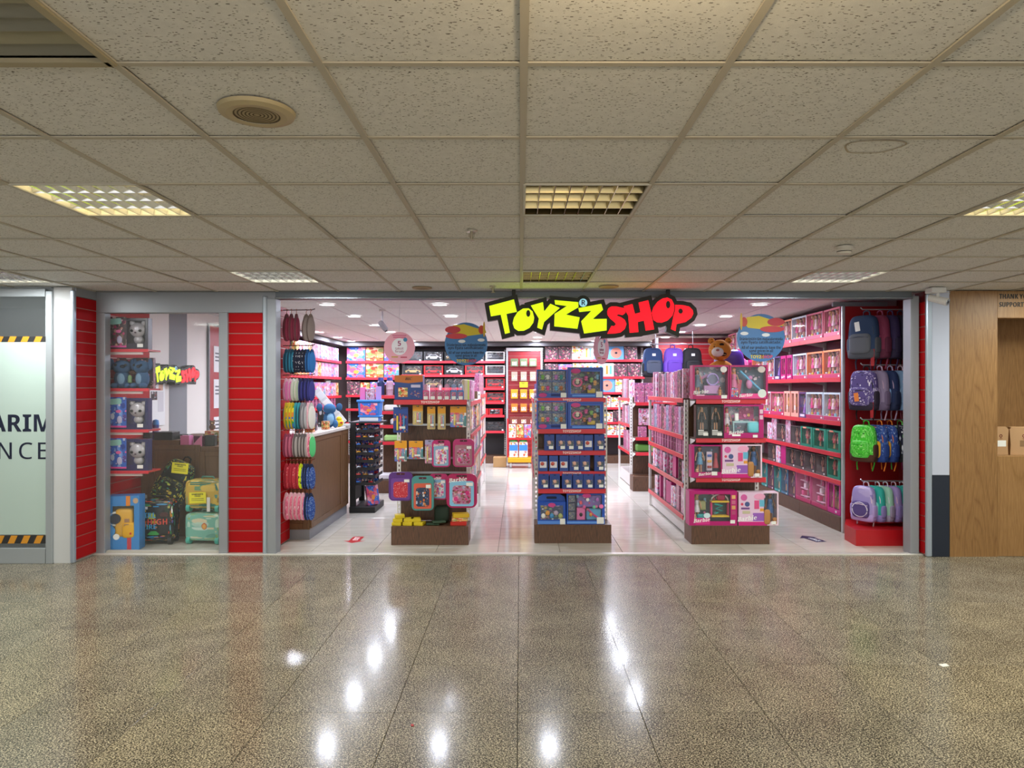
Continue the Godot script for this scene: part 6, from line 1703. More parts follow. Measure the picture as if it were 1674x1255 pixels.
func window_display() -> void:
	# red slats and shelves at the side wall
	var c := slab("wall_window_slats", -4.24, -4.225, 0, 2.5, 7.12, 8.0, mat("5a1418", 0.6))
	slatwall(c, 0.86, 0.02, 2.5, 0.107, Vector3(-4.225, 0, -7.56) - c.position, PI / 2, M.red)
	var ys := [2.042, 1.644, 1.227, 0.809]
	for k in 4:
		var s := thing("window_shelf", "%s red edged shelf on the slatted side of the shop window" % ["top", "second", "third", "lowest"][k], "shelf", Vector3(-3.985, ys[k], -7.13))
		part(s, "deck", bx(0.44, 0.018, 0.24), mat("b01c28", 0.4), Vector3(0, -0.009, -0.12))
		part(s, "front_strip", bx(0.44, 0.03, 0.008), M.red_strip, Vector3(0, -0.012, 0))
		part(s, "bracket", bx(0.36, 0.025, 0.02), mat("d8c8c8", 0.4), Vector3(-0.03, -0.04, -0.02))
	plush_box("dark window box with a silver plush head on the top window shelf", Vector3(-3.985, ys[0], -7.16), true)
	plush_box("navy window box with a silver plush head on the third window shelf", Vector3(-3.985, ys[2], -7.16), false)
	plush_box("navy window box with a silver plush head on the lowest window shelf", Vector3(-3.985, ys[3], -7.16), false)
	single("plush_pack", mb().box(Vector3(0, 0.16, 0), Vector3(0.38, 0.32, 0.05), 0.003).mesh(), M.doll_dark, "dark printed plush box standing behind the two blue plush animals", "toy box", Vector3(-4.0, ys[1], -7.335))
	for s in [-1, 1]:
		var p := thing("blue_plush", ["blue plush animal with pale belly on the second window shelf, by the red slats", "blue plush animal holding a green bottle on the second window shelf, by the shelf end"][0 if s < 0 else 1], "plush toy", Vector3(-3.985 + s * 0.105, ys[1], -7.23), 0.3 * -s)
		part(p, "body", mb().blob(Vector3(0, 0.1, 0), Vector3(0.075, 0.1, 0.06), 1, 1, 14, 10).blob(Vector3(0, 0.22, 0.01), Vector3(0.088, 0.07, 0.065), 1, 1, 14, 10).blob(Vector3(-0.06, 0.03, 0.05), Vector3(0.035, 0.03, 0.045), 1, 1, 10, 8).blob(Vector3(0.06, 0.03, 0.05), Vector3(0.035, 0.03, 0.045), 1, 1, 10, 8).mesh(), mat("3a5a80", 0.95))
		part(p, "belly", mb().blob(Vector3(0, 0.1, 0.022), Vector3(0.05, 0.07, 0.045), 1, 1, 12, 8).mesh(), mat("7a9ab8", 0.95))
		part(p, "nose", mb().blob(Vector3(0.02, 0.225, 0.072), Vector3(0.024, 0.018, 0.016), 1, 1, 10, 6).mesh(), mat("1c2030", 0.6))
		for q in [-1, 1]:
			part(p, "ear", mb().blob(Vector3(q * 0.1, 0.25, 0), Vector3(0.028, 0.06, 0.014), 1, 1, 10, 8).mesh(), mat("34527a", 0.95))
			part(p, "eye", mb().blob(Vector3(q * 0.045, 0.24, 0.063), Vector3(0.014, 0.014, 0.008), 1, 1, 8, 6).mesh(), M.black)
		if s > 0: part(p, "bottle", mb().lathe([Vector2(0, 0), Vector2(0.02, 0), Vector2(0.02, 0.06), Vector2(0.008, 0.08), Vector2(0, 0.08)], 10).mesh(), mat("7a9a68", 0.4), Vector3(-0.1, 0.06, 0.06))
	# big blue box with a yellow school bus
	var r := wbox(0.31, 0.55, 0.17, mat("3a88d0", 0.35), mat("8a7a30", 0.5), [0.06, 0.05, 0.1, 0.14])
	part(r, "bus_body", mb().blob(Vector3(0.0, 0.27, -0.07), Vector3(0.09, 0.15, 0.06), 0.4, 0.4, 18, 12).blob(Vector3(0.05, 0.2, -0.03), Vector3(0.06, 0.08, 0.04), 0.4, 0.4, 16, 8).mesh(), mat("e8b010", 0.35))
	part(r, "bus_wheel", mb().lathe([Vector2(0, -0.02), Vector2(0.05, -0.02), Vector2(0.05, 0.02), Vector2(0, 0.02)], 18, xf(rx(PI / 2), Vector3(-0.07, 0.32, -0.01))).mesh(), mat("303a48", 0.4))
	part(r, "bus_mudguard", mb().tube(range(9).map(func(k): return Vector3(-0.07 + cos(PI * 0.5 + PI * k / 8.0) * 0.065, 0.32 + sin(PI * 0.5 + PI * k / 8.0) * 0.065, -0.01)), 0.012, 6).mesh(), mat("e8e8e4", 0.4))
	for k in 3: part(r, "bus_window", bx(0.045, 0.035, 0.004), mat("a87a50"), Vector3(0.035, 0.2 + k * 0.05, 0.006 if k < 2 else -0.008))
	part(r, "red_button", mb().blob(Vector3(0.075, 0.17, 0.0), Vector3(0.018, 0.018, 0.012), 1, 1, 10, 6).mesh(), mat("d02828", 0.4))
	part(r, "print_roundel", mb().prism(ell(Vector2(0.12, 0.5), 0.025, 0.028), 0.001, 0.003).mesh(), mat("c8a888"))
	part(r, "print_roundel", mb().prism(ell(Vector2(-0.06, 0.14), 0.03, 0.03), 0.001, 0.003).mesh(), mat("f0f0f0"))
	part(r, "print_roundel", mb().prism(ell(Vector2(-0.11, 0.2), 0.04, 0.05), 0.001, 0.003).mesh(), mat("4a98dc"))
	part(r, "orange_band", bx(0.04, 0.1, 0.001), mat("e88a20"), Vector3(0.05, 0.5, 0.002))
	part(r, "red_band", bx(0.04, 0.14, 0.001), mat("c83a4a"), Vector3(0.06, 0.07, 0.002))
	add_child(r); r.name = numbered("toy_bus_box"); r.position = Vector3(-4.02, 0.006, -7.12); r.rotation.y = 0.18
	tag(r, "tall blue window box with a yellow toy school bus on the window floor", "toy box")
	single("grey_carton", bx(0.2, 0.5, 0.1, 0.004), mat("a8a4a4", 0.6), "plain grey carton standing behind the toy bus box", "carton", Vector3(-4.1, 0.256, -7.5))
	# luggage
	var s1 := suitcase("graffiti_suitcase", "black wheeled suitcase with bright graffiti print on the window floor", Vector3(-3.831, 0.006, -7.47), 0.12, M.graffiti, 0.37, 0.45, 0.2, M.black, mat("101014", 0.4))
	text(s1, "print_lettering", "HIGH", 0.06, mat("d84838", 0.4), Vector3(0.02, 0.24, 0.1015), Basis.IDENTITY, "Droid Sans", 700, 0.001)
	text(s1, "print_lettering", "GIRL", 0.055, mat("3aa0d8", 0.4), Vector3(-0.08, 0.31, 0.1015), Basis.IDENTITY, "Droid Sans", 700, 0.001)
	text(s1, "print_lettering", "FIRE", 0.05, mat("3aa0d8", 0.4), Vector3(-0.06, 0.19, 0.1015), Basis.IDENTITY, "Droid Sans", 700, 0.001)
	backpack("black backpack with green and yellow print slung on top of the graffiti suitcase", Vector3(-3.615, 0.897, -7.64), 0.1, M.dino, M.dino, M.dino, mat("101210", 0.6), 1.12, "", false, -0.45)
	price_card("yellow price card on the black and green printed backpack", Vector3(-3.620, 0.796, -7.49), -0.1)
	var s2 := suitcase("safari_suitcase", "shiny mint ride-on case with a lion print on the window floor", Vector3(-3.326, 0.006, -7.5), -0.1, M.safari, 0.42, 0.30, 0.22, mat("4ab0a0", 0.4), mat("8ab8a8", 0.3))
	part(s2, "lion_mane", mb().blob(Vector3(0.02, 0.19, 0.104), Vector3(0.045, 0.05, 0.008), 1, 1, 14, 8).mesh(), mat("c05028", 0.4))
	part(s2, "lion_face", mb().blob(Vector3(0.02, 0.188, 0.110), Vector3(0.026, 0.028, 0.006), 1, 1, 12, 8).mesh(), mat("d8a050", 0.4))
	suitcase("giraffe_suitcase", "shiny yellow ride-on case with green bands stacked on the mint one", Vector3(-3.326, 0.345, -7.5), -0.1, M.giraffe, 0.42, 0.31, 0.22, mat("4ab0a0", 0.4), mat("3a7a6a", 0.3))
	price_card("yellow price card hanging on the yellow ride-on case", Vector3(-3.375, 0.500, -7.365), 0.03)
	single("luggage_tag", bx(0.035, 0.15, 0.004, 0.002), mat("e0e0e0", 0.4), "black and white luggage tag on the yellow ride-on case", "tag", Vector3(-3.266, 0.429, -7.375))
	# things on the low desk
	var dz := -7.98
	var b := thing("blue_bottle", "blue drinking bottle with printed sleeve on the low desk", "bottle", Vector3(-4.075, 1.07, -7.87))
	part(b, "body", mb().lathe([Vector2(0, 0), Vector2(0.032, 0), Vector2(0.034, 0.17), Vector2(0.02, 0.19), Vector2(0, 0.19)], 16).mesh(), M.blue_pack)
	part(b, "lid", mb().lathe([Vector2(0, 0), Vector2(0.036, 0), Vector2(0.03, 0.05), Vector2(0, 0.06)], 16).mesh(), mat("3a80c8", 0.35), Vector3(0, 0.17, 0))
	for e in [["till", "black cash till on the low desk", 0.2, 0.09, 0.2, "", "141416", 273, 1.07], ["card_reader", "black card machine beside the till on the low desk", 0.08, 0.08, 0.12, "", "1c1c20", 243, 1.07], ["game_box", "small black and grey game box on the low desk", 0.14, 0.12, 0.1, "car_art", "", 301, 1.0], ["white_carton", "white carton lying open on the low desk", 0.14, 0.13, 0.12, "", "d8d4d0", 326, 1.0], ["toy_figure_box", "black box with green print on the low desk", 0.11, 0.12, 0.08, "", "20261f", 345, 1.0], ["brown_carton", "brown slatted carton beneath the teddy on the low desk", 0.16, 0.16, 0.1, "puzzle_gold", "", 349, 1.0]]:
		var zz: float = dz + (0.06 if not e[0] in ["brown_carton", "white_carton", "game_box"] else -0.1)
		single(e[0], mb().box(Vector3(0, e[3] / 2, 0), Vector3(e[2], e[3], e[4]), 0.004).mesh(), M[e[5]] if e[5] else mat(e[6], 0.4), e[1], "box", Vector3((e[7] - 850) * -zz / 1150.0, e[8], zz), 0.05)
	var pb := thing("pink_display_box", "pink cardboard display box with a slanted side on the low desk", "box", Vector3(-3.652, 1.0, -7.86))
	part(pb, "front", bx(0.1, 0.12, 0.1, 0.002), mat("d878a8", 0.5), Vector3(-0.07, 0.06, 0))
	part(pb, "slanted_side", mb().prism(PackedVector2Array([Vector2(0.0, 0), Vector2(0.12, 0), Vector2(0.12, 0.13)]), 0.045, 0.05).mesh(), mat("e088b4", 0.5))
	part(pb, "inside", bx(0.12, 0.11, 0.004), mat("5a2840", 0.6), Vector3(0.05, 0.055, -0.04))
	var td := thing("teddy", "little brown teddy sitting on the brown carton", "plush toy", Vector3(-3.534, 1.165, -8.08), 0.3)
	part(td, "body", mb().blob(Vector3(0, 0.035, 0), Vector3(0.035, 0.035, 0.03), 1, 1, 10, 8).blob(Vector3(0, 0.085, 0.005), Vector3(0.028, 0.026, 0.025), 1, 1, 10, 8).blob(Vector3(0.022, 0.108, 0), Vector3(0.01, 0.01, 0.006), 1, 1, 8, 6).blob(Vector3(-0.022, 0.108, 0), Vector3(0.01, 0.01, 0.006), 1, 1, 8, 6).mesh(), mat("6a4428", 0.95))
	part(td, "muzzle", mb().blob(Vector3(0, 0.08, 0.028), Vector3(0.012, 0.01, 0.008), 1, 1, 8, 6).mesh(), mat("c8a070", 0.9))
	# side wall behind the desk: second sign, posters, notice board
	var sg := shop_sign("smaller glowing yellow and red TOYZZ SHOP sign on the striped wall", Vector3(-4.12, 1.812, -8.47), PI / 2, 0.57, 0.9, 0.1)
	var po := thing("poster", "white paper poster of a child in white hung below the wall sign", "poster", Vector3(-4.225, 1.521, -8.2), PI / 2)
	part(po, "sheet", bx(0.34, 0.62, 0.003), mat("ecebea", 0.6))
	part(po, "picture", bx(0.12, 0.06, 0.001), mat("2a2420"), Vector3(0.07, 0.2, 0.002))
	part(po, "picture", bx(0.1, 0.08, 0.001), mat("c89a80"), Vector3(0.07, 0.14, 0.002))
	part(po, "picture", bx(0.13, 0.24, 0.001), mat("d4d0d4"), Vector3(0.07, -0.03, 0.002))
	part(po, "striped_print", bx(0.14, 0.1, 0.001), M.car_art, Vector3(-0.08, 0.04, 0.002))
	for k in 3: part(po, "printed_line", bx(0.1, 0.012, 0.001), mat("6a8a60"), Vector3(-0.09, 0.2 - k * 0.035, 0.002))
	var nb := thing("notice_board", "red notice board with white papers in a grey frame", "notice board", Vector3(-4.225, 1.55, -9.86), PI / 2)
	part(nb, "board", bx(0.62, 1.9, 0.01), mat("a01822", 0.5))
	for s in [-1, 1]:
		part(nb, "frame", bx(0.03, 1.96, 0.025), mat("707278", 0.4), Vector3(s * 0.325, 0, 0.005))
		part(nb, "frame", bx(0.62, 0.03, 0.025), mat("707278", 0.4), Vector3(0, s * 0.965, 0.005))
	for k in 3:
		part(nb, "paper", bx(0.3, [0.36, 0.4, 0.2][k], 0.003), mat("dcdada", 0.6), Vector3(-0.02, [0.5, 0.02, -0.4][k], 0.008))
		for i in 3: part(nb, "printed_line", bx(0.22, 0.02, 0.001), mat("505058"), Vector3(-0.02, [0.58, 0.12, -0.36][k] - i * 0.05, 0.0105))

# ------------------------------------------------------------------ hanging discs
func hanging_things() -> void:
	for e in [[762, 562, 35.0, -1, "round blue hanging sign with a plane, beside the T of the big sign"], [1244, 552, 39.0, 1, "round blue hanging sign with a plane, beside the doll wall"]]:
		var Zd := 7.35
		var k := Zd / 1150.0
		var t := thing("hanging_sign", e[4], "sign", Vector3((e[0] - 850) * k, 1.65 - (e[1] - 634) * k, -Zd))
		var r: float = e[2] * k
		var s: float = e[3]
		part(t, "disc", mb().prism(ell(Vector2.ZERO, r, r, 40), -0.003, 0.003).mesh(), mat("3f7ab8", 0.45))
		var pl := part(t, "plane_fuselage", mb().prism(PackedVector2Array([Vector2(-0.95 * s, 0.52), Vector2(-0.7 * s, 0.45), Vector2(0.0, 0.36), Vector2(0.55 * s, 0.42), Vector2(0.72 * s, 0.62), Vector2(0.6 * s, 0.86), Vector2(0.1 * s, 0.92), Vector2(-0.55 * s, 0.72), Vector2(-0.85 * s, 0.78)]), 0.003, 0.006, Transform3D(Basis.from_scale(Vector3(r, r, 1)) * (Basis.IDENTITY), Vector3.ZERO)).mesh() if s < 0 else mb().prism(PackedVector2Array([Vector2(0.95, 0.52), Vector2(0.7, 0.45), Vector2(0.0, 0.36), Vector2(-0.55, 0.42), Vector2(-0.72, 0.62), Vector2(-0.6, 0.86), Vector2(-0.1, 0.92), Vector2(0.55, 0.72), Vector2(0.85, 0.78)]), 0.003, 0.006, Transform3D(Basis.from_scale(Vector3(r, r, 1)), Vector3.ZERO)).mesh(), mat("e0c830", 0.5))
		part(t, "plane_tail", mb().prism(ell(Vector2(0.62 * r * s, 0.66 * r), 0.36 * r, 0.17 * r), 0.006, 0.009).mesh(), mat("c83a48", 0.5))
		part(t, "plane_wing", mb().prism(ell(Vector2(0.45 * r * s, 0.36 * r), 0.5 * r, 0.13 * r), 0.009, 0.012).mesh(), mat("d0404c", 0.5))
		part(t, "plane_nose", mb().prism(ell(Vector2(-0.72 * r * s, 0.66 * r), 0.14 * r, 0.2 * r), 0.006, 0.009).mesh(), mat("d04a3a", 0.5))
		part(t, "propeller", mb().prism(ell(Vector2(-0.84 * r * s, 0.68 * r), 0.05 * r, 0.36 * r), 0.009, 0.012).mesh(), mat("e0b83a", 0.5))
		for c in [Vector2(-0.7 * s, 0.18), Vector2(0.2 * s, 0.12)]:
			part(t, "cloud", mb().prism(ell(c * r, 0.17 * r, 0.075 * r, 14), 0.003, 0.005).mesh(), mat("e8ecf0", 0.5))
		var y := -0.05
		for line in ["Ürünlerimizin tüm mağazalarımızda", "aynı fiyata satılmaktadır.", "", "All of our products have the", "same prices in all", "Toyzz Shop stores."]:
			if line: fit(text(t, "lettering", line, r * 0.12, mat("101418"), Vector3(0, y * r, 0.004), Basis.IDENTITY, "Droid Sans", 700, 0.001), r * sqrt(1.0 - y * y) * 2.0 * minf(0.9, line.length() * 0.033))
			y -= 0.14 if line else 0.08
		text(t, "logo", "TOYZZ", r * 0.14, mat("e8d020"), Vector3(-0.17 * r, -0.80 * r, 0.004))
		text(t, "logo", "SHOP", r * 0.14, mat("d82838"), Vector3(0.24 * r, -0.80 * r, 0.004))
		part(t, "string", mb().tube([Vector3(0, 0.9 * r, 0), Vector3(0, SHOP_CEIL - t.position.y, 0)], 0.0015, 4).mesh(), mat("d0d0d0"))
	for e in [[653, 568, 0.0, "round pink hanging sign with a large 5 over the cash desk"], [983, 570, 0.95, "round pink hanging sign with a large 5, turned sideways below the big sign"]]:
		var Zd := 7.6
		var k := Zd / 1150.0
		var t := thing("hanging_sign", e[3], "sign", Vector3((e[0] - 850) * k, 1.65 - (e[1] - 634) * k, -Zd), e[2])
		var r := 25.5 * k
		part(t, "disc", mb().prism(ell(Vector2.ZERO, r, r, 40), -0.002, 0.002).mesh(), mat("f0a8bc", 0.45))
		part(t, "pale_circle", mb().prism(ell(Vector2(0, 0.06 * r), 0.5 * r, 0.54 * r, 32), 0.002, 0.004).mesh(), mat("f0eef6", 0.45))
		part(t, "blue_dot", mb().prism(ell(Vector2(0.38 * r, 0.5 * r), 0.13 * r, 0.13 * r, 18), 0.004, 0.006).mesh(), mat("3a88b8", 0.45))
		text(t, "numeral", "5", r * 0.32, mat("a03068"), Vector3(0, 0.26 * r, 0.005))
		text(t, "lettering", "taksit", r * 0.16, mat("a03068"), Vector3(0, -0.06 * r, 0.005), Basis.IDENTITY, "Droid Sans", 400)
		text(t, "lettering", "fırsatı", r * 0.16, mat("a03068"), Vector3(0, -0.25 * r, 0.005), Basis.IDENTITY, "Droid Sans", 400)
		for i in 2: part(t, "printed_line", bx(r * (0.9 - i * 0.1), r * 0.05, 0.001), mat("d85a88"), Vector3(0, (0.78 - i * 0.12) * r, 0.003))
		part(t, "printed_logo", bx(r * 0.42, r * 0.07, 0.001), mat("c8a030"), Vector3(-0.3 * r, -0.6 * r, 0.003))
		part(t, "printed_logo", bx(r * 0.42, r * 0.07, 0.001), mat("c83a58"), Vector3(0.28 * r, -0.62 * r, 0.003))
		part(t, "string", mb().tube([Vector3(0, r, 0), Vector3(0, SHOP_CEIL - t.position.y, 0)], 0.0015, 4).mesh(), mat("d0d0d0"))
	# white spot camera under the shop ceiling
	var c := thing("ceiling_camera", "white camera on a drop stem under the shop ceiling", "camera", Vector3(-1.761, SHOP_CEIL, -9.0))
	part(c, "mount", cyl(0.04, 0.02), M.white, Vector3(0, -0.01, 0))
	part(c, "stem", cyl(0.011, 0.17), mat("b8b4b8", 0.4), Vector3(0, -0.1, 0))
	part(c, "housing", mb().lathe([Vector2(0, -0.06), Vector2(0.034, -0.06), Vector2(0.036, 0.05), Vector2(0.03, 0.07), Vector2(0, 0.07)], 16, xf(rz(0.6) * rx(0.5), Vector3(0.015, -0.21, 0.02))).mesh(), mat("8a8488", 0.4))
	part(c, "lens", cyl(0.022, 0.02), M.black, Vector3(0.045, -0.262, 0.0), rz(0.6) * rx(0.5))

# ------------------------------------------------------------------ corridor ceiling fittings
func ceiling_things() -> void:
	var t := thing("ceiling_speaker", "round yellowed loudspeaker with a perforated grille in a ceiling tile", "loudspeaker", Vector3(-0.907, CEIL + 0.004, -2.425))
	part(t, "flange", mb().lathe([Vector2(0.078, -0.016), Vector2(0.1, -0.018), Vector2(0.124, -0.012), Vector2(0.129, 0.0)], 36).mesh(), mat("b8a884", 0.5))
	part(t, "grille", mb().lathe([Vector2(0, -0.013), Vector2(0.08, -0.013), Vector2(0.08, 0.0)], 32).mesh(), mat("a89872", 0.5))
	for i in 6:
		part(t, "grille_ring", mb().lathe([Vector2(0.010 + i * 0.0125, -0.0136), Vector2(0.015 + i * 0.0125, -0.0136)], 28).mesh(), mat("584a30", 0.7))
	for e in [[-0.932, 6.7, "flat tan loudspeaker disc in the ceiling in front of the shop"], [0.835, 6.62, "flat tan loudspeaker disc in the ceiling near the red lettering"]]:
		t = thing("ceiling_speaker", e[2], "loudspeaker", Vector3(e[0], CEIL + 0.004, -e[1]))
		part(t, "flange", mb().lathe([Vector2(0.06, -0.01), Vector2(0.09, -0.008), Vector2(0.095, 0)], 28).mesh(), mat("b09878", 0.6))
		part(t, "grille", mb().lathe([Vector2(0, -0.008), Vector2(0.062, -0.009)], 24).mesh(), mat("a08868", 0.7))
	for e in [[-0.293, 4.27, "small chrome fire sprinkler hanging from the ceiling tiles"], [-0.253, 6.6, "small chrome fire sprinkler close to the big sign"]]:
		t = thing("sprinkler", e[2], "sprinkler", Vector3(e[0], CEIL, -e[1]))
		part(t, "rose", mb().lathe([Vector2(0, 0.002), Vector2(0.03, -0.004), Vector2(0.034, 0.006)], 16).mesh(), mat("c8c4bc", 0.3, 0.6))
		part(t, "stem", cyl(0.008, 0.05), mat("b8b0a0", 0.3, 0.8), Vector3(0, -0.025, 0))
		part(t, "frame", mb().tube([Vector3(-0.014, -0.01, 0), Vector3(-0.016, -0.03, 0), Vector3(0, -0.05, 0), Vector3(0.016, -0.03, 0), Vector3(0.014, -0.01, 0)], 0.003, 5).mesh(), mat("b8b0a0", 0.3, 0.8))
		part(t, "deflector", cyl(0.018, 0.003), mat("b8b0a0", 0.3, 0.8), Vector3(0, -0.053, 0))
	t = thing("smoke_detector", "white round smoke detector on the corridor ceiling", "smoke detector", Vector3(2.189, CEIL, -4.75))
	part(t, "base", mb().lathe([Vector2(0.055, 0.004), Vector2(0.055, -0.018), Vector2(0.05, -0.022), Vector2(0.0, -0.022)], 24).mesh(), mat("d0ccc4", 0.4))
	part(t, "chamber", mb().lathe([Vector2(0.046, -0.022), Vector2(0.046, -0.032), Vector2(0.038, -0.046), Vector2(0.0, -0.048)], 24).mesh(), mat("dcd8d0", 0.4))
	part(t, "vent_ring", mb().lathe([Vector2(0.047, -0.028), Vector2(0.0472, -0.033)], 24).mesh(), M.black)
	# return air grille
	t = thing("air_grille", "dusty grey slatted air grille in the ceiling", "air grille", Vector3(-2.09, CEIL, -1.765))
	part(t, "frame", mb().box(Vector3(0.895, 0.0, 0), Vector3(0.025, 0.014, 0.6)).box(Vector3(-0.895, 0.0, 0), Vector3(0.025, 0.014, 0.6)).box(Vector3(0, 0, 0.293), Vector3(1.79, 0.014, 0.022)).box(Vector3(0, 0, -0.29), Vector3(1.79, 0.014, 0.03)).mesh(), mat("a89c80", 0.6))
	for k in 8:
		part(t, "slat", bx(1.77, 0.006, 0.075, 0.002), mat("8c8a82" if k % 3 else "9a947e", 0.5, 0.2), Vector3(0, 0.022, 0.25 - k * 0.069), rx(-0.25))
	part(t, "back", bx(1.79, 0.01, 0.58), mat("a8a6a0", 0.6), Vector3(0, 0.11, 0))
	# bullet camera at the white column
	t = thing("security_camera", "white bullet security camera at the top of the white column", "camera", Vector3(3.968, CEIL, -6.68))
	part(t, "junction_box", bx(0.14, 0.05, 0.12, 0.006), mat("dcdcdc", 0.5), Vector3(-0.02, -0.025, 0))
	part(t, "arm", cyl(0.016, 0.06), mat("d0d0d0", 0.4), Vector3(0.0, -0.07, 0))
	var bs := ry(0.65) * rx(PI / 2 + 0.35)
	part(t, "housing", mb().lathe([Vector2(0, -0.09), Vector2(0.032, -0.09), Vector2(0.036, 0.08), Vector2(0.03, 0.085)], 20, xf(bs, Vector3(0.01, -0.115, 0.0))).mesh(), mat("d4d2ce", 0.4))
	part(t, "lens_ring", mb().lathe([Vector2(0.016, 0.086), Vector2(0.031, 0.086), Vector2(0.033, 0.07)], 20, xf(bs, Vector3(0.01, -0.115, 0.0))).mesh(), mat("6a7078", 0.25, 0.6))
	part(t, "lens", mb().lathe([Vector2(0, 0.084), Vector2(0.017, 0.084)], 16, xf(bs, Vector3(0.01, -0.115, 0.0))).mesh(), M.black)
	part(t, "cable", mb().tube([Vector3(0.05, -0.03, 0), Vector3(0.09, -0.045, 0), Vector3(0.12, -0.035, 0), Vector3(0.11, -0.06, 0)], 0.004, 5).mesh(), mat("c8c8c8", 0.4))

# ------------------------------------------------------------------ stationery, arrows, bags, cart
func hang_pack(nm: String, label: String, at: Vector3, w: float, h: float, head: String, body: Material, head_h := 0.3, blister := true) -> void:
	var t := thing(nm, label, "blister pack", at, rng.randf_range(-0.06, 0.06))
	part(t, "card", mb().prism(rrect(w, h, 0.008), -0.002, 0.0).mesh(), body)
	part(t, "header", bx(w * 0.99, h * head_h, 0.0015), mat(head, 0.4), Vector3(0, h * (0.5 - head_h / 2) - 0.001, 0.0006))
	part(t, "hang_hole", mb().prism(ell(Vector2(0, h / 2 - 0.014), 0.014, 0.006, 12), 0.001, 0.002).mesh(), M.black)
	if blister:
		part(t, "blister", mb().blob(Vector3(0, -h * head_h * 0.5, 0.006), Vector3(w * 0.42, h * (1.0 - head_h) * 0.45, 0.014), 0.35, 0.35, 16, 8).mesh(), clear(0.12))
	for k in 3:
		part(t, "pen", bx(w * 0.12, h * (1.0 - head_h) * 0.75, 0.008, 0.002), mat(["e8d040", "d84a70", "4a90c8"][k], 0.4), Vector3((k - 1) * w * 0.22, -h * head_h * 0.5, 0.006))
	sticker(t, w * 0.4, h * 0.09, Vector3(w * 0.12, -h * 0.3, 0.021 if blister else 0.012))
	part(t, "hook", mb().tube([Vector3(0, h / 2 - 0.012, 0.02), Vector3(0, h / 2 - 0.01, -0.2)], 0.003, 5).mesh(), M.steel)

func case_pack(label: String, at: Vector3, w: float, h: float, col: String, inner: String, printm: Material, logo_s := "") -> Node3D:
	var t := thing("stationery_case", label, "stationery case", at, rng.randf_range(-0.04, 0.04))
	part(t, "case", mb().prism(rrect(w, h, w * 0.2, 6), -0.04, 0.0).mesh(), mat(col, 0.35))
	part(t, "handle_hole", mb().prism(rrect(w * 0.35, 0.02, 0.009), 0.0, 0.002, xf(Basis.IDENTITY, Vector3(0, h * 0.44, 0))).mesh(), mat("501028", 0.5))
	part(t, "window_card", mb().prism(rrect(w * 0.8, h * 0.74, w * 0.08, 5), 0.0, 0.004, xf(Basis.IDENTITY, Vector3(0, -h * 0.08, 0))).mesh(), mat(inner, 0.3))
	part(t, "print", mb().prism(rrect(w * 0.6, h * 0.55, w * 0.12, 5), 0.004, 0.007, xf(Basis.IDENTITY, Vector3(0, -h * 0.11, 0))).mesh(), printm)
	if logo_s: logo(t, logo_s, w * 0.13, mat("ffffff"), Vector3(-w * 0.12, h * 0.33, 0.005))
	sticker(t, w * 0.22, h * 0.1, Vector3(w * 0.26, h * 0.2, 0.0085))
	part(t, "hook", mb().tube([Vector3(0, h * 0.44, 0.012), Vector3(0, h * 0.44, -0.13)], 0.003, 5).mesh(), M.steel)
	return t

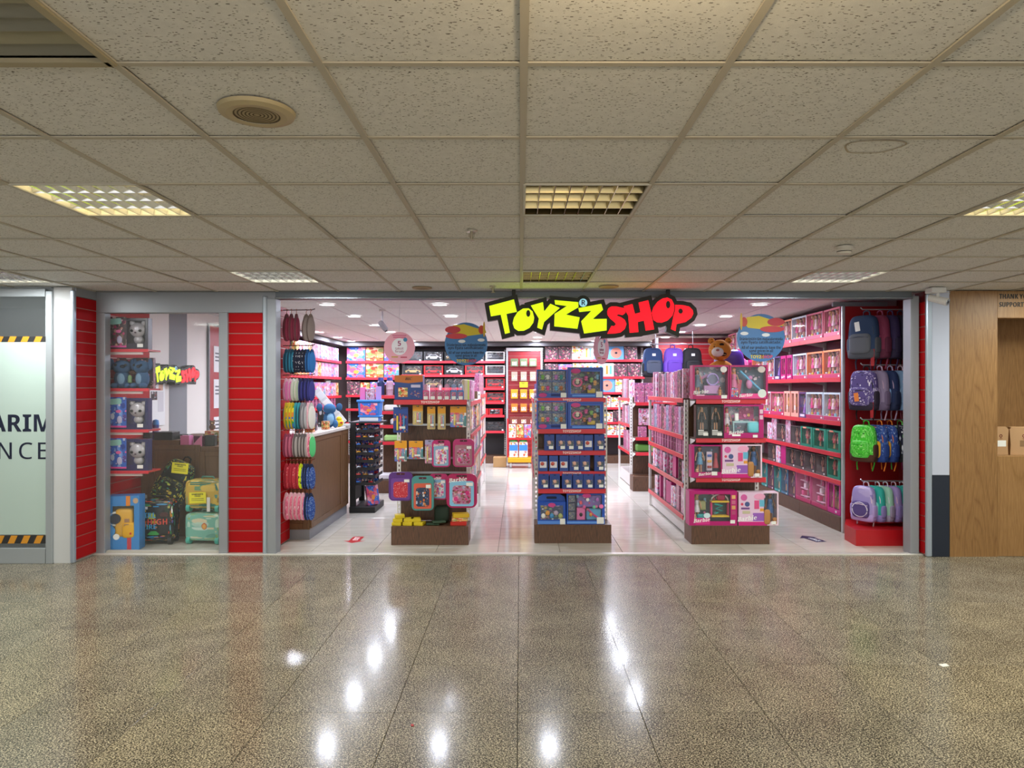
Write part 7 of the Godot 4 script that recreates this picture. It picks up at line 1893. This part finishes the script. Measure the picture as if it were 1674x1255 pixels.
func small_things() -> void:
	var za := 7.45
	# ---- top shelf of the stationery gondola
	var r := Node3D.new()
	part(r, "carton", mb().box(Vector3(0, 0.13, -0.07), Vector3(0.30, 0.26, 0.14), 0.003).mesh(), mat("1c4088", 0.35))
	part(r, "orange_top", mb().prism(PackedVector2Array([Vector2(-0.15, 0.19), Vector2(0, 0.175), Vector2(0.15, 0.19), Vector2(0.15, 0.26), Vector2(-0.15, 0.26)]), 0.0, 0.002).mesh(), mat("c06820", 0.4))
	part(r, "print", bx(0.1, 0.1, 0.001), M.puzzle_gold, Vector3(-0.06, 0.08, 0.002))
	part(r, "print", bx(0.11, 0.07, 0.001), M.blue_pack, Vector3(0.075, 0.06, 0.002))
	part(r, "lettering", bx(0.1, 0.03, 0.001), mat("c8c0e0"), Vector3(0.075, 0.145, 0.002))
	logo(r, "BIC", 0.03, M.black, Vector3(0.0, 0.222, 0.003), 0.0)
	add_child(r); r.name = numbered("pencil_gift_box"); r.position = Vector3(-1.179, 1.525, -za)
	tag(r, "blue gift box with an orange top on the stationery gondola's top shelf", "box")
	for k in 6:
		var c := thing("drink_cup", ["pink drinking cup with a printed panel on the stationery gondola's top shelf", "blue drinking cup with a printed panel on the stationery gondola's top shelf"][0 if k < 4 else 1], "cup", Vector3(-0.998 + k * 0.074, 1.525, -za - 0.03), 0, ["pink cups on the stationery gondola", "blue cups on the stationery gondola"][0 if k < 4 else 1])
		var col := mat("d84a88" if k < 4 else "3a78c0", 0.3)
		part(c, "base", bx(0.062, 0.1, 0.06, 0.004), col, Vector3(0, 0.05, 0))
		part(c, "print", bx(0.045, 0.045, 0.001), M.doll_art, Vector3(0, 0.062, 0.031))
		part(c, "label", bx(0.045, 0.035, 0.001), M.tag_white, Vector3(0, 0.02, 0.031))
		part(c, "bottle", mb().lathe([Vector2(0.028, 0.1), Vector2(0.026, 0.15), Vector2(0.015, 0.165), Vector2(0, 0.165)], 12).mesh(), clear(0.35, "f0b0cc" if k < 4 else "a0c0e0"))
		part(c, "straw", mb().tube([Vector3(0, 0.16, 0), Vector3(0.004, 0.2, 0), Vector3(0.02, 0.215, 0)], 0.005, 6).mesh(), mat("f0d0dc", 0.4))
	for k in 5:
		single("zip_pouch", mb().box(Vector3(0, 0.12, 0), Vector3(0.11, 0.24, 0.03), 0.012).mesh(), [mat("c8b890"), mat("a8b838"), M.pink_slim, M.white_doll, mat("d8a8c0")][k], ["sand coloured pouch", "lime pouch", "rose pouch", "pale pouch", "pink pouch"][k] + " on the stationery gondola's long top shelf", "pouch", Vector3(-0.62, 1.505, -7.9 - k * 0.3), PI / 2 - 0.3)
	# ---- hanging packs, upper hook row
	var zp := -7.47
	hang_pack("pencil_pack", "tall dark blue pencil pack on the upper hook rail", Vector3(-1.267, 1.312, zp), 0.155, 0.27, "24489a", M.blue_pack, 0.25, false)
	for e in [[683, 678, 0.11, 0.21, "yellow marker pack with lime pens on the upper hook rail"], [705, 683, 0.085, 0.24, "slim marker pack with violet pens on the upper hook rail"], [722, 683, 0.085, 0.245, "slim marker pack with dark pens on the upper hook rail"], [749, 681, 0.17, 0.22, "wide yellow pack with blue drawing on the upper hook rail"]]:
		hang_pack("marker_pack", e[4], Vector3((e[0] - 850) * 7.47 / 1150.0, 1.65 - (e[1] - 634) * 7.47 / 1150.0, zp), e[2], e[3], "e09a20", mat("c8b078", 0.4) if e[2] < 0.15 else M.puzzle_mix, 0.3)
	# ---- middle hook row
	for e in [[655, 737, 0.13, 0.22, "yellow sticker pack with a blue picture on the middle hook rail"], [680, 735, 0.15, 0.19, "yellow and green felt pen pack on the middle hook rail"]]:
		hang_pack("felt_pen_pack", e[4], Vector3((e[0] - 850) * 7.47 / 1150.0, 1.65 - (e[1] - 634) * 7.47 / 1150.0, zp), e[2], e[3], "e8a020", M.puzzle_mix, 0.35)
	hang_pack("pen_set", "white and lilac pen set on the middle hook rail", Vector3(-0.961, 0.974, zp), 0.095, 0.25, "a8a0c8", M.white_doll, 0.2)
	case_pack("pink and blue stationery case on the middle hook rail", Vector3(-0.835, 0.955, -7.45), 0.195, 0.285, "c02070", "8ab0d0", M.play_art, "Barbie")
	case_pack("dusky pink stationery case with a profile print on the middle hook rail", Vector3(-0.598, 0.961, -7.45), 0.225, 0.295, "b82a70", "a87080", M.doll_art)
	# ---- lower hook row, large cases
	case_pack("purple rounded stationery case with red print on the lower hook rail", Vector3(-1.255, 0.614, -7.40), 0.25, 0.30, "5a2a80", "704098", M.dot_red)
	case_pack("clear teal case with an orange car card on the lower hook rail", Vector3(-1.018, 0.549, -7.36), 0.23, 0.36, "4a9090", "d86048", M.hot_art)
	case_pack("slim pink and pale blue case behind the teal one", Vector3(-0.865, 0.605, -7.44), 0.2, 0.27, "b82468", "8ab4d8", M.play_art, "Barbie")
	case_pack("large magenta case with a blonde doll portrait on the lower hook rail", Vector3(-0.610, 0.572, -7.37), 0.32, 0.355, "b01058", "8ac4e8", M.doll_art, "Barbie")
	# ---- small boxes on the plinth
	for e in [[650, 0.0], [668, 0.0], [650, 1.0], [668, 1.0], [652, 2.0], [686, 0.0], [679, 1.0]]:
		single("modelling_clay_box", mb().box(Vector3(0, 0.017, 0), Vector3(0.1, 0.034, 0.11), 0.003).mesh(), mat("d8c020", 0.4) if int(e[0]) % 3 else M.puzzle_gold, "flat yellow clay box on the stationery gondola's plinth", "box", Vector3((e[0] - 850) * 7.45 / 1150.0, 0.2 + e[1] * 0.035, -7.46 - 0.02 * e[1]), rng.randf_range(-0.2, 0.25), "yellow clay boxes on the plinth")
	for k in 3:
		single("game_card_box", mb().box(Vector3(0, 0.02, 0), Vector3(0.17, 0.04, 0.11), 0.003).mesh(), M.puzzle_gold if k == 1 else mat("c8281e" if k == 0 else "d8b020", 0.4), "%s flat game box in the pile on the stationery gondola's plinth" % ["red lowest", "patterned middle", "yellow topmost"][k], "box", Vector3(-0.649 + 0.01 * k, 0.2 + k * 0.041, -7.47), 0.1 * k)
	for k in 2:
		single("green_pouch", mb().box(Vector3(0, 0.012, 0), Vector3(0.14, 0.022, 0.09), 0.008).mesh(), mat(["28402c", "344c38"][k], 0.5), ["dark green flat pouch on the stationery gondola's plinth", "second dark green flat pouch lying over the first"][k], "pouch", Vector3(-0.920 + 0.06 * k, 0.2 + 0.023 * k, -7.46), 0.3 * k)
	single("lunch_bag", mb().blob(Vector3(0, 0.09, 0), Vector3(0.08, 0.09, 0.06), 0.4, 0.5, 16, 10).mesh(), mat("2c4234", 0.6), "dark green lunch bag standing on the stationery gondola's plinth", "bag", Vector3(-0.846, 0.2, -7.61))
	# ---- floor arrows
	var ar := thing("floor_arrow", "red arrow sticker with white lettering on the pale shop floor", "floor sticker", Vector3(-1.794, 0.003, -7.64), 0.0)
	part(ar, "sticker", mb().prism(PackedVector2Array([Vector2(-0.05, 0.155), Vector2(0.07, 0.155), Vector2(0.07, -0.06), Vector2(0.13, -0.06), Vector2(0.01, -0.17), Vector2(-0.11, -0.06), Vector2(-0.05, -0.06)]), 0.0, 0.0015, xf(rx(-PI / 2), Vector3.ZERO)).mesh(), mat("b8161c", 0.4))
	text(ar, "lettering", "EXIT", 0.055, mat("f4e8e8"), Vector3(0.01, 0.002, -0.04), rx(-PI / 2) * rz(PI / 2), "Droid Sans", 700, 0.0008)
	ar = thing("floor_arrow", "navy arrow sticker with white lettering on the pale shop floor", "floor sticker", Vector3(3.174, 0.003, -7.68), 0.25)
	part(ar, "sticker", mb().prism(PackedVector2Array([Vector2(-0.05, -0.16), Vector2(0.08, -0.16), Vector2(0.08, 0.05), Vector2(0.13, 0.05), Vector2(0.015, 0.17), Vector2(-0.1, 0.05), Vector2(-0.05, 0.05)]), 0.0, 0.0015, xf(rx(-PI / 2), Vector3.ZERO)).mesh(), mat("1c2050", 0.4))
	text(ar, "lettering", "GİRİŞ", 0.05, mat("e8e8f4"), Vector3(0.015, 0.002, 0.04), rx(-PI / 2) * rz(-PI / 2), "Droid Sans", 700, 0.0008)
	# ---- paper bags in the coffee niche
	for k in 2:
		var b := thing("paper_bag", ["kraft paper bag with a white label in the oak niche", "kraft paper bag with a darker brown label in the oak niche"][k], "paper bag", Vector3([4.735, 4.975][k], 0.986, -7.0), [0.1, -0.25][k])
		part(b, "bag", mb().prism(PackedVector2Array([Vector2(-0.1, 0), Vector2(0.1, 0), Vector2(0.095, 0.1), Vector2(0.105, 0.25), Vector2(0.085, 0.272), Vector2(-0.085, 0.272), Vector2(-0.105, 0.25), Vector2(-0.095, 0.1)]), -0.04, 0.04).mesh(), mat("b8916a", 0.8))
		part(b, "folded_top", bx(0.19, 0.035, 0.06, 0.006), mat("b08a62", 0.8), Vector3(0, 0.262, 0))
		part(b, "emblem", mb().lathe([Vector2(0.010, 0.041), Vector2(0.010, 0.0425), Vector2(0.016, 0.0425), Vector2(0.016, 0.041)], 16, xf(rx(PI / 2), Vector3(0.02, 0.19, 0))).mesh(), mat("6a2018", 0.6))
		part(b, "emblem_bar", bx(0.03, 0.004, 0.001), mat("6a2018", 0.6), Vector3(0.022, 0.162, 0.0412))
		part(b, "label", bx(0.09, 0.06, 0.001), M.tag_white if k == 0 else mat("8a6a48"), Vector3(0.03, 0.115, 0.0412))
	# ---- cart and packs at the back
	var c := thing("sweets_cart", "red framed cart with a yellow base full of party goods", "cart", Vector3(0.0, 0, -14.6))
	part(c, "base", bx(0.5, 0.1, 0.35, 0.01), mat("d8a010", 0.4), Vector3(0, 0.17, 0))
	for s in [-1, 1]:
		part(c, "frame_post", bx(0.03, 0.8, 0.03), mat("c01820", 0.4), Vector3(s * 0.25, 0.62, 0.1))
		part(c, "castor", mb().lathe([Vector2(0, -0.02), Vector2(0.06, -0.02), Vector2(0.06, 0.02), Vector2(0, 0.02)], 14, xf(rz(PI / 2), Vector3(s * 0.19, 0.06, 0.1))).mesh(), mat("b8b8b8", 0.4))
	part(c, "tray", bx(0.5, 0.03, 0.3), mat("c01820", 0.4), Vector3(0, 0.6, 0))
	for e in [[-0.13, 0.22, "3a80c8", "blue party pack with a green top on the cart's base"], [0.07, 0.22, "3a80c8", "blue party pack with a green top on the cart's base"]]:
		var p := single("party_pack", mb().box(Vector3(0, 0.16, 0), Vector3(0.18, 0.32, 0.1), 0.01).mesh(), M.baby_art, e[3], "pack", Vector3(e[0], e[1], -14.52), 0, "blue party packs on the cart")
		part(p, "label", bx(0.17, 0.12, 0.002), mat(e[2], 0.4), Vector3(0, 0.2, 0.051))
		part(p, "bow", mb().blob(Vector3(0, 0.34, 0), Vector3(0.08, 0.04, 0.05), 1, 1, 10, 8).mesh(), mat("3a9a48", 0.6))
	for k in 3: single("party_bag", mb().box(Vector3(0, 0.14, 0), Vector3(0.15, 0.28, 0.08), 0.01).mesh(), [M.baby_art, M.puzzle_gold, M.puzzle_mix][k], ["white printed party bag", "golden party bag", "pastel party bag"][k] + " on the cart's red tray", "bag", Vector3(-0.16 + k * 0.16, 0.616, -14.55))
	single("brown_carton", bx(0.27, 0.2, 0.3, 0.004), M.card, "closed brown carton on the floor beside the cart", "carton", Vector3(-0.42, 0.106, -14.75))
	for j in 5:
		for k in 3:
			var col: String = ["6a7a58", "a89888", "c89818", "c87820", "7a3a30"][j]
			var p := single("hanging_pack", mb().box(Vector3(0, 0, 0), Vector3([0.16, 0.13, 0.15, 0.14, 0.2][j], [0.17, 0.2, 0.2, 0.18, 0.16][j], 0.03), 0.004).mesh(), mat(col, 0.5), "%s hanging pack on the red slatted column" % ["sage green", "pale", "yellow", "orange", "brown"][j], "pack", Vector3(-0.12 + k * 0.2, [2.2, 1.9, 1.52, 1.22, 0.95][j], -15.2), 0, "%s packs on the red slatted column" % ["sage green", "pale", "yellow", "orange", "brown"][j])
			part(p, "print", bx(0.1, 0.08, 0.001), M.baby_art, Vector3(0, -0.02, 0.016))
			part(p, "hook", mb().tube([Vector3(0, 0.08, -0.01), Vector3(0, 0.08, -0.085)], 0.003, 5).mesh(), M.steel)
	price_card("yellow price card hanging on the red slatted column", Vector3(0.08, 1.72, -15.15), 0.0)
	# ---- litter
	single("paper_scrap", mb().prism(PackedVector2Array([Vector2(-0.03, -0.015), Vector2(0.02, -0.02), Vector2(0.032, 0.012), Vector2(-0.02, 0.02)]), 0.0, 0.004, xf(rx(-PI / 2), Vector3.ZERO)).mesh(), M.tag_white, "white folded paper scrap lying on the granite floor", "litter", Vector3(2.519, 0.001, -4.18), 0.4)
	single("red_scrap", bx(0.012, 0.002, 0.02), mat("b02020"), "tiny red scrap lying on the granite floor", "litter", Vector3(-0.526, 0.002, -3.44), 0.4)

func build_more() -> void:
	make_templates()
	shop_fittings()
	fill_shelves()
	slippers()
	backpacks()
	counter_zone()
	window_display()
	hanging_things()
	ceiling_things()
	small_things()
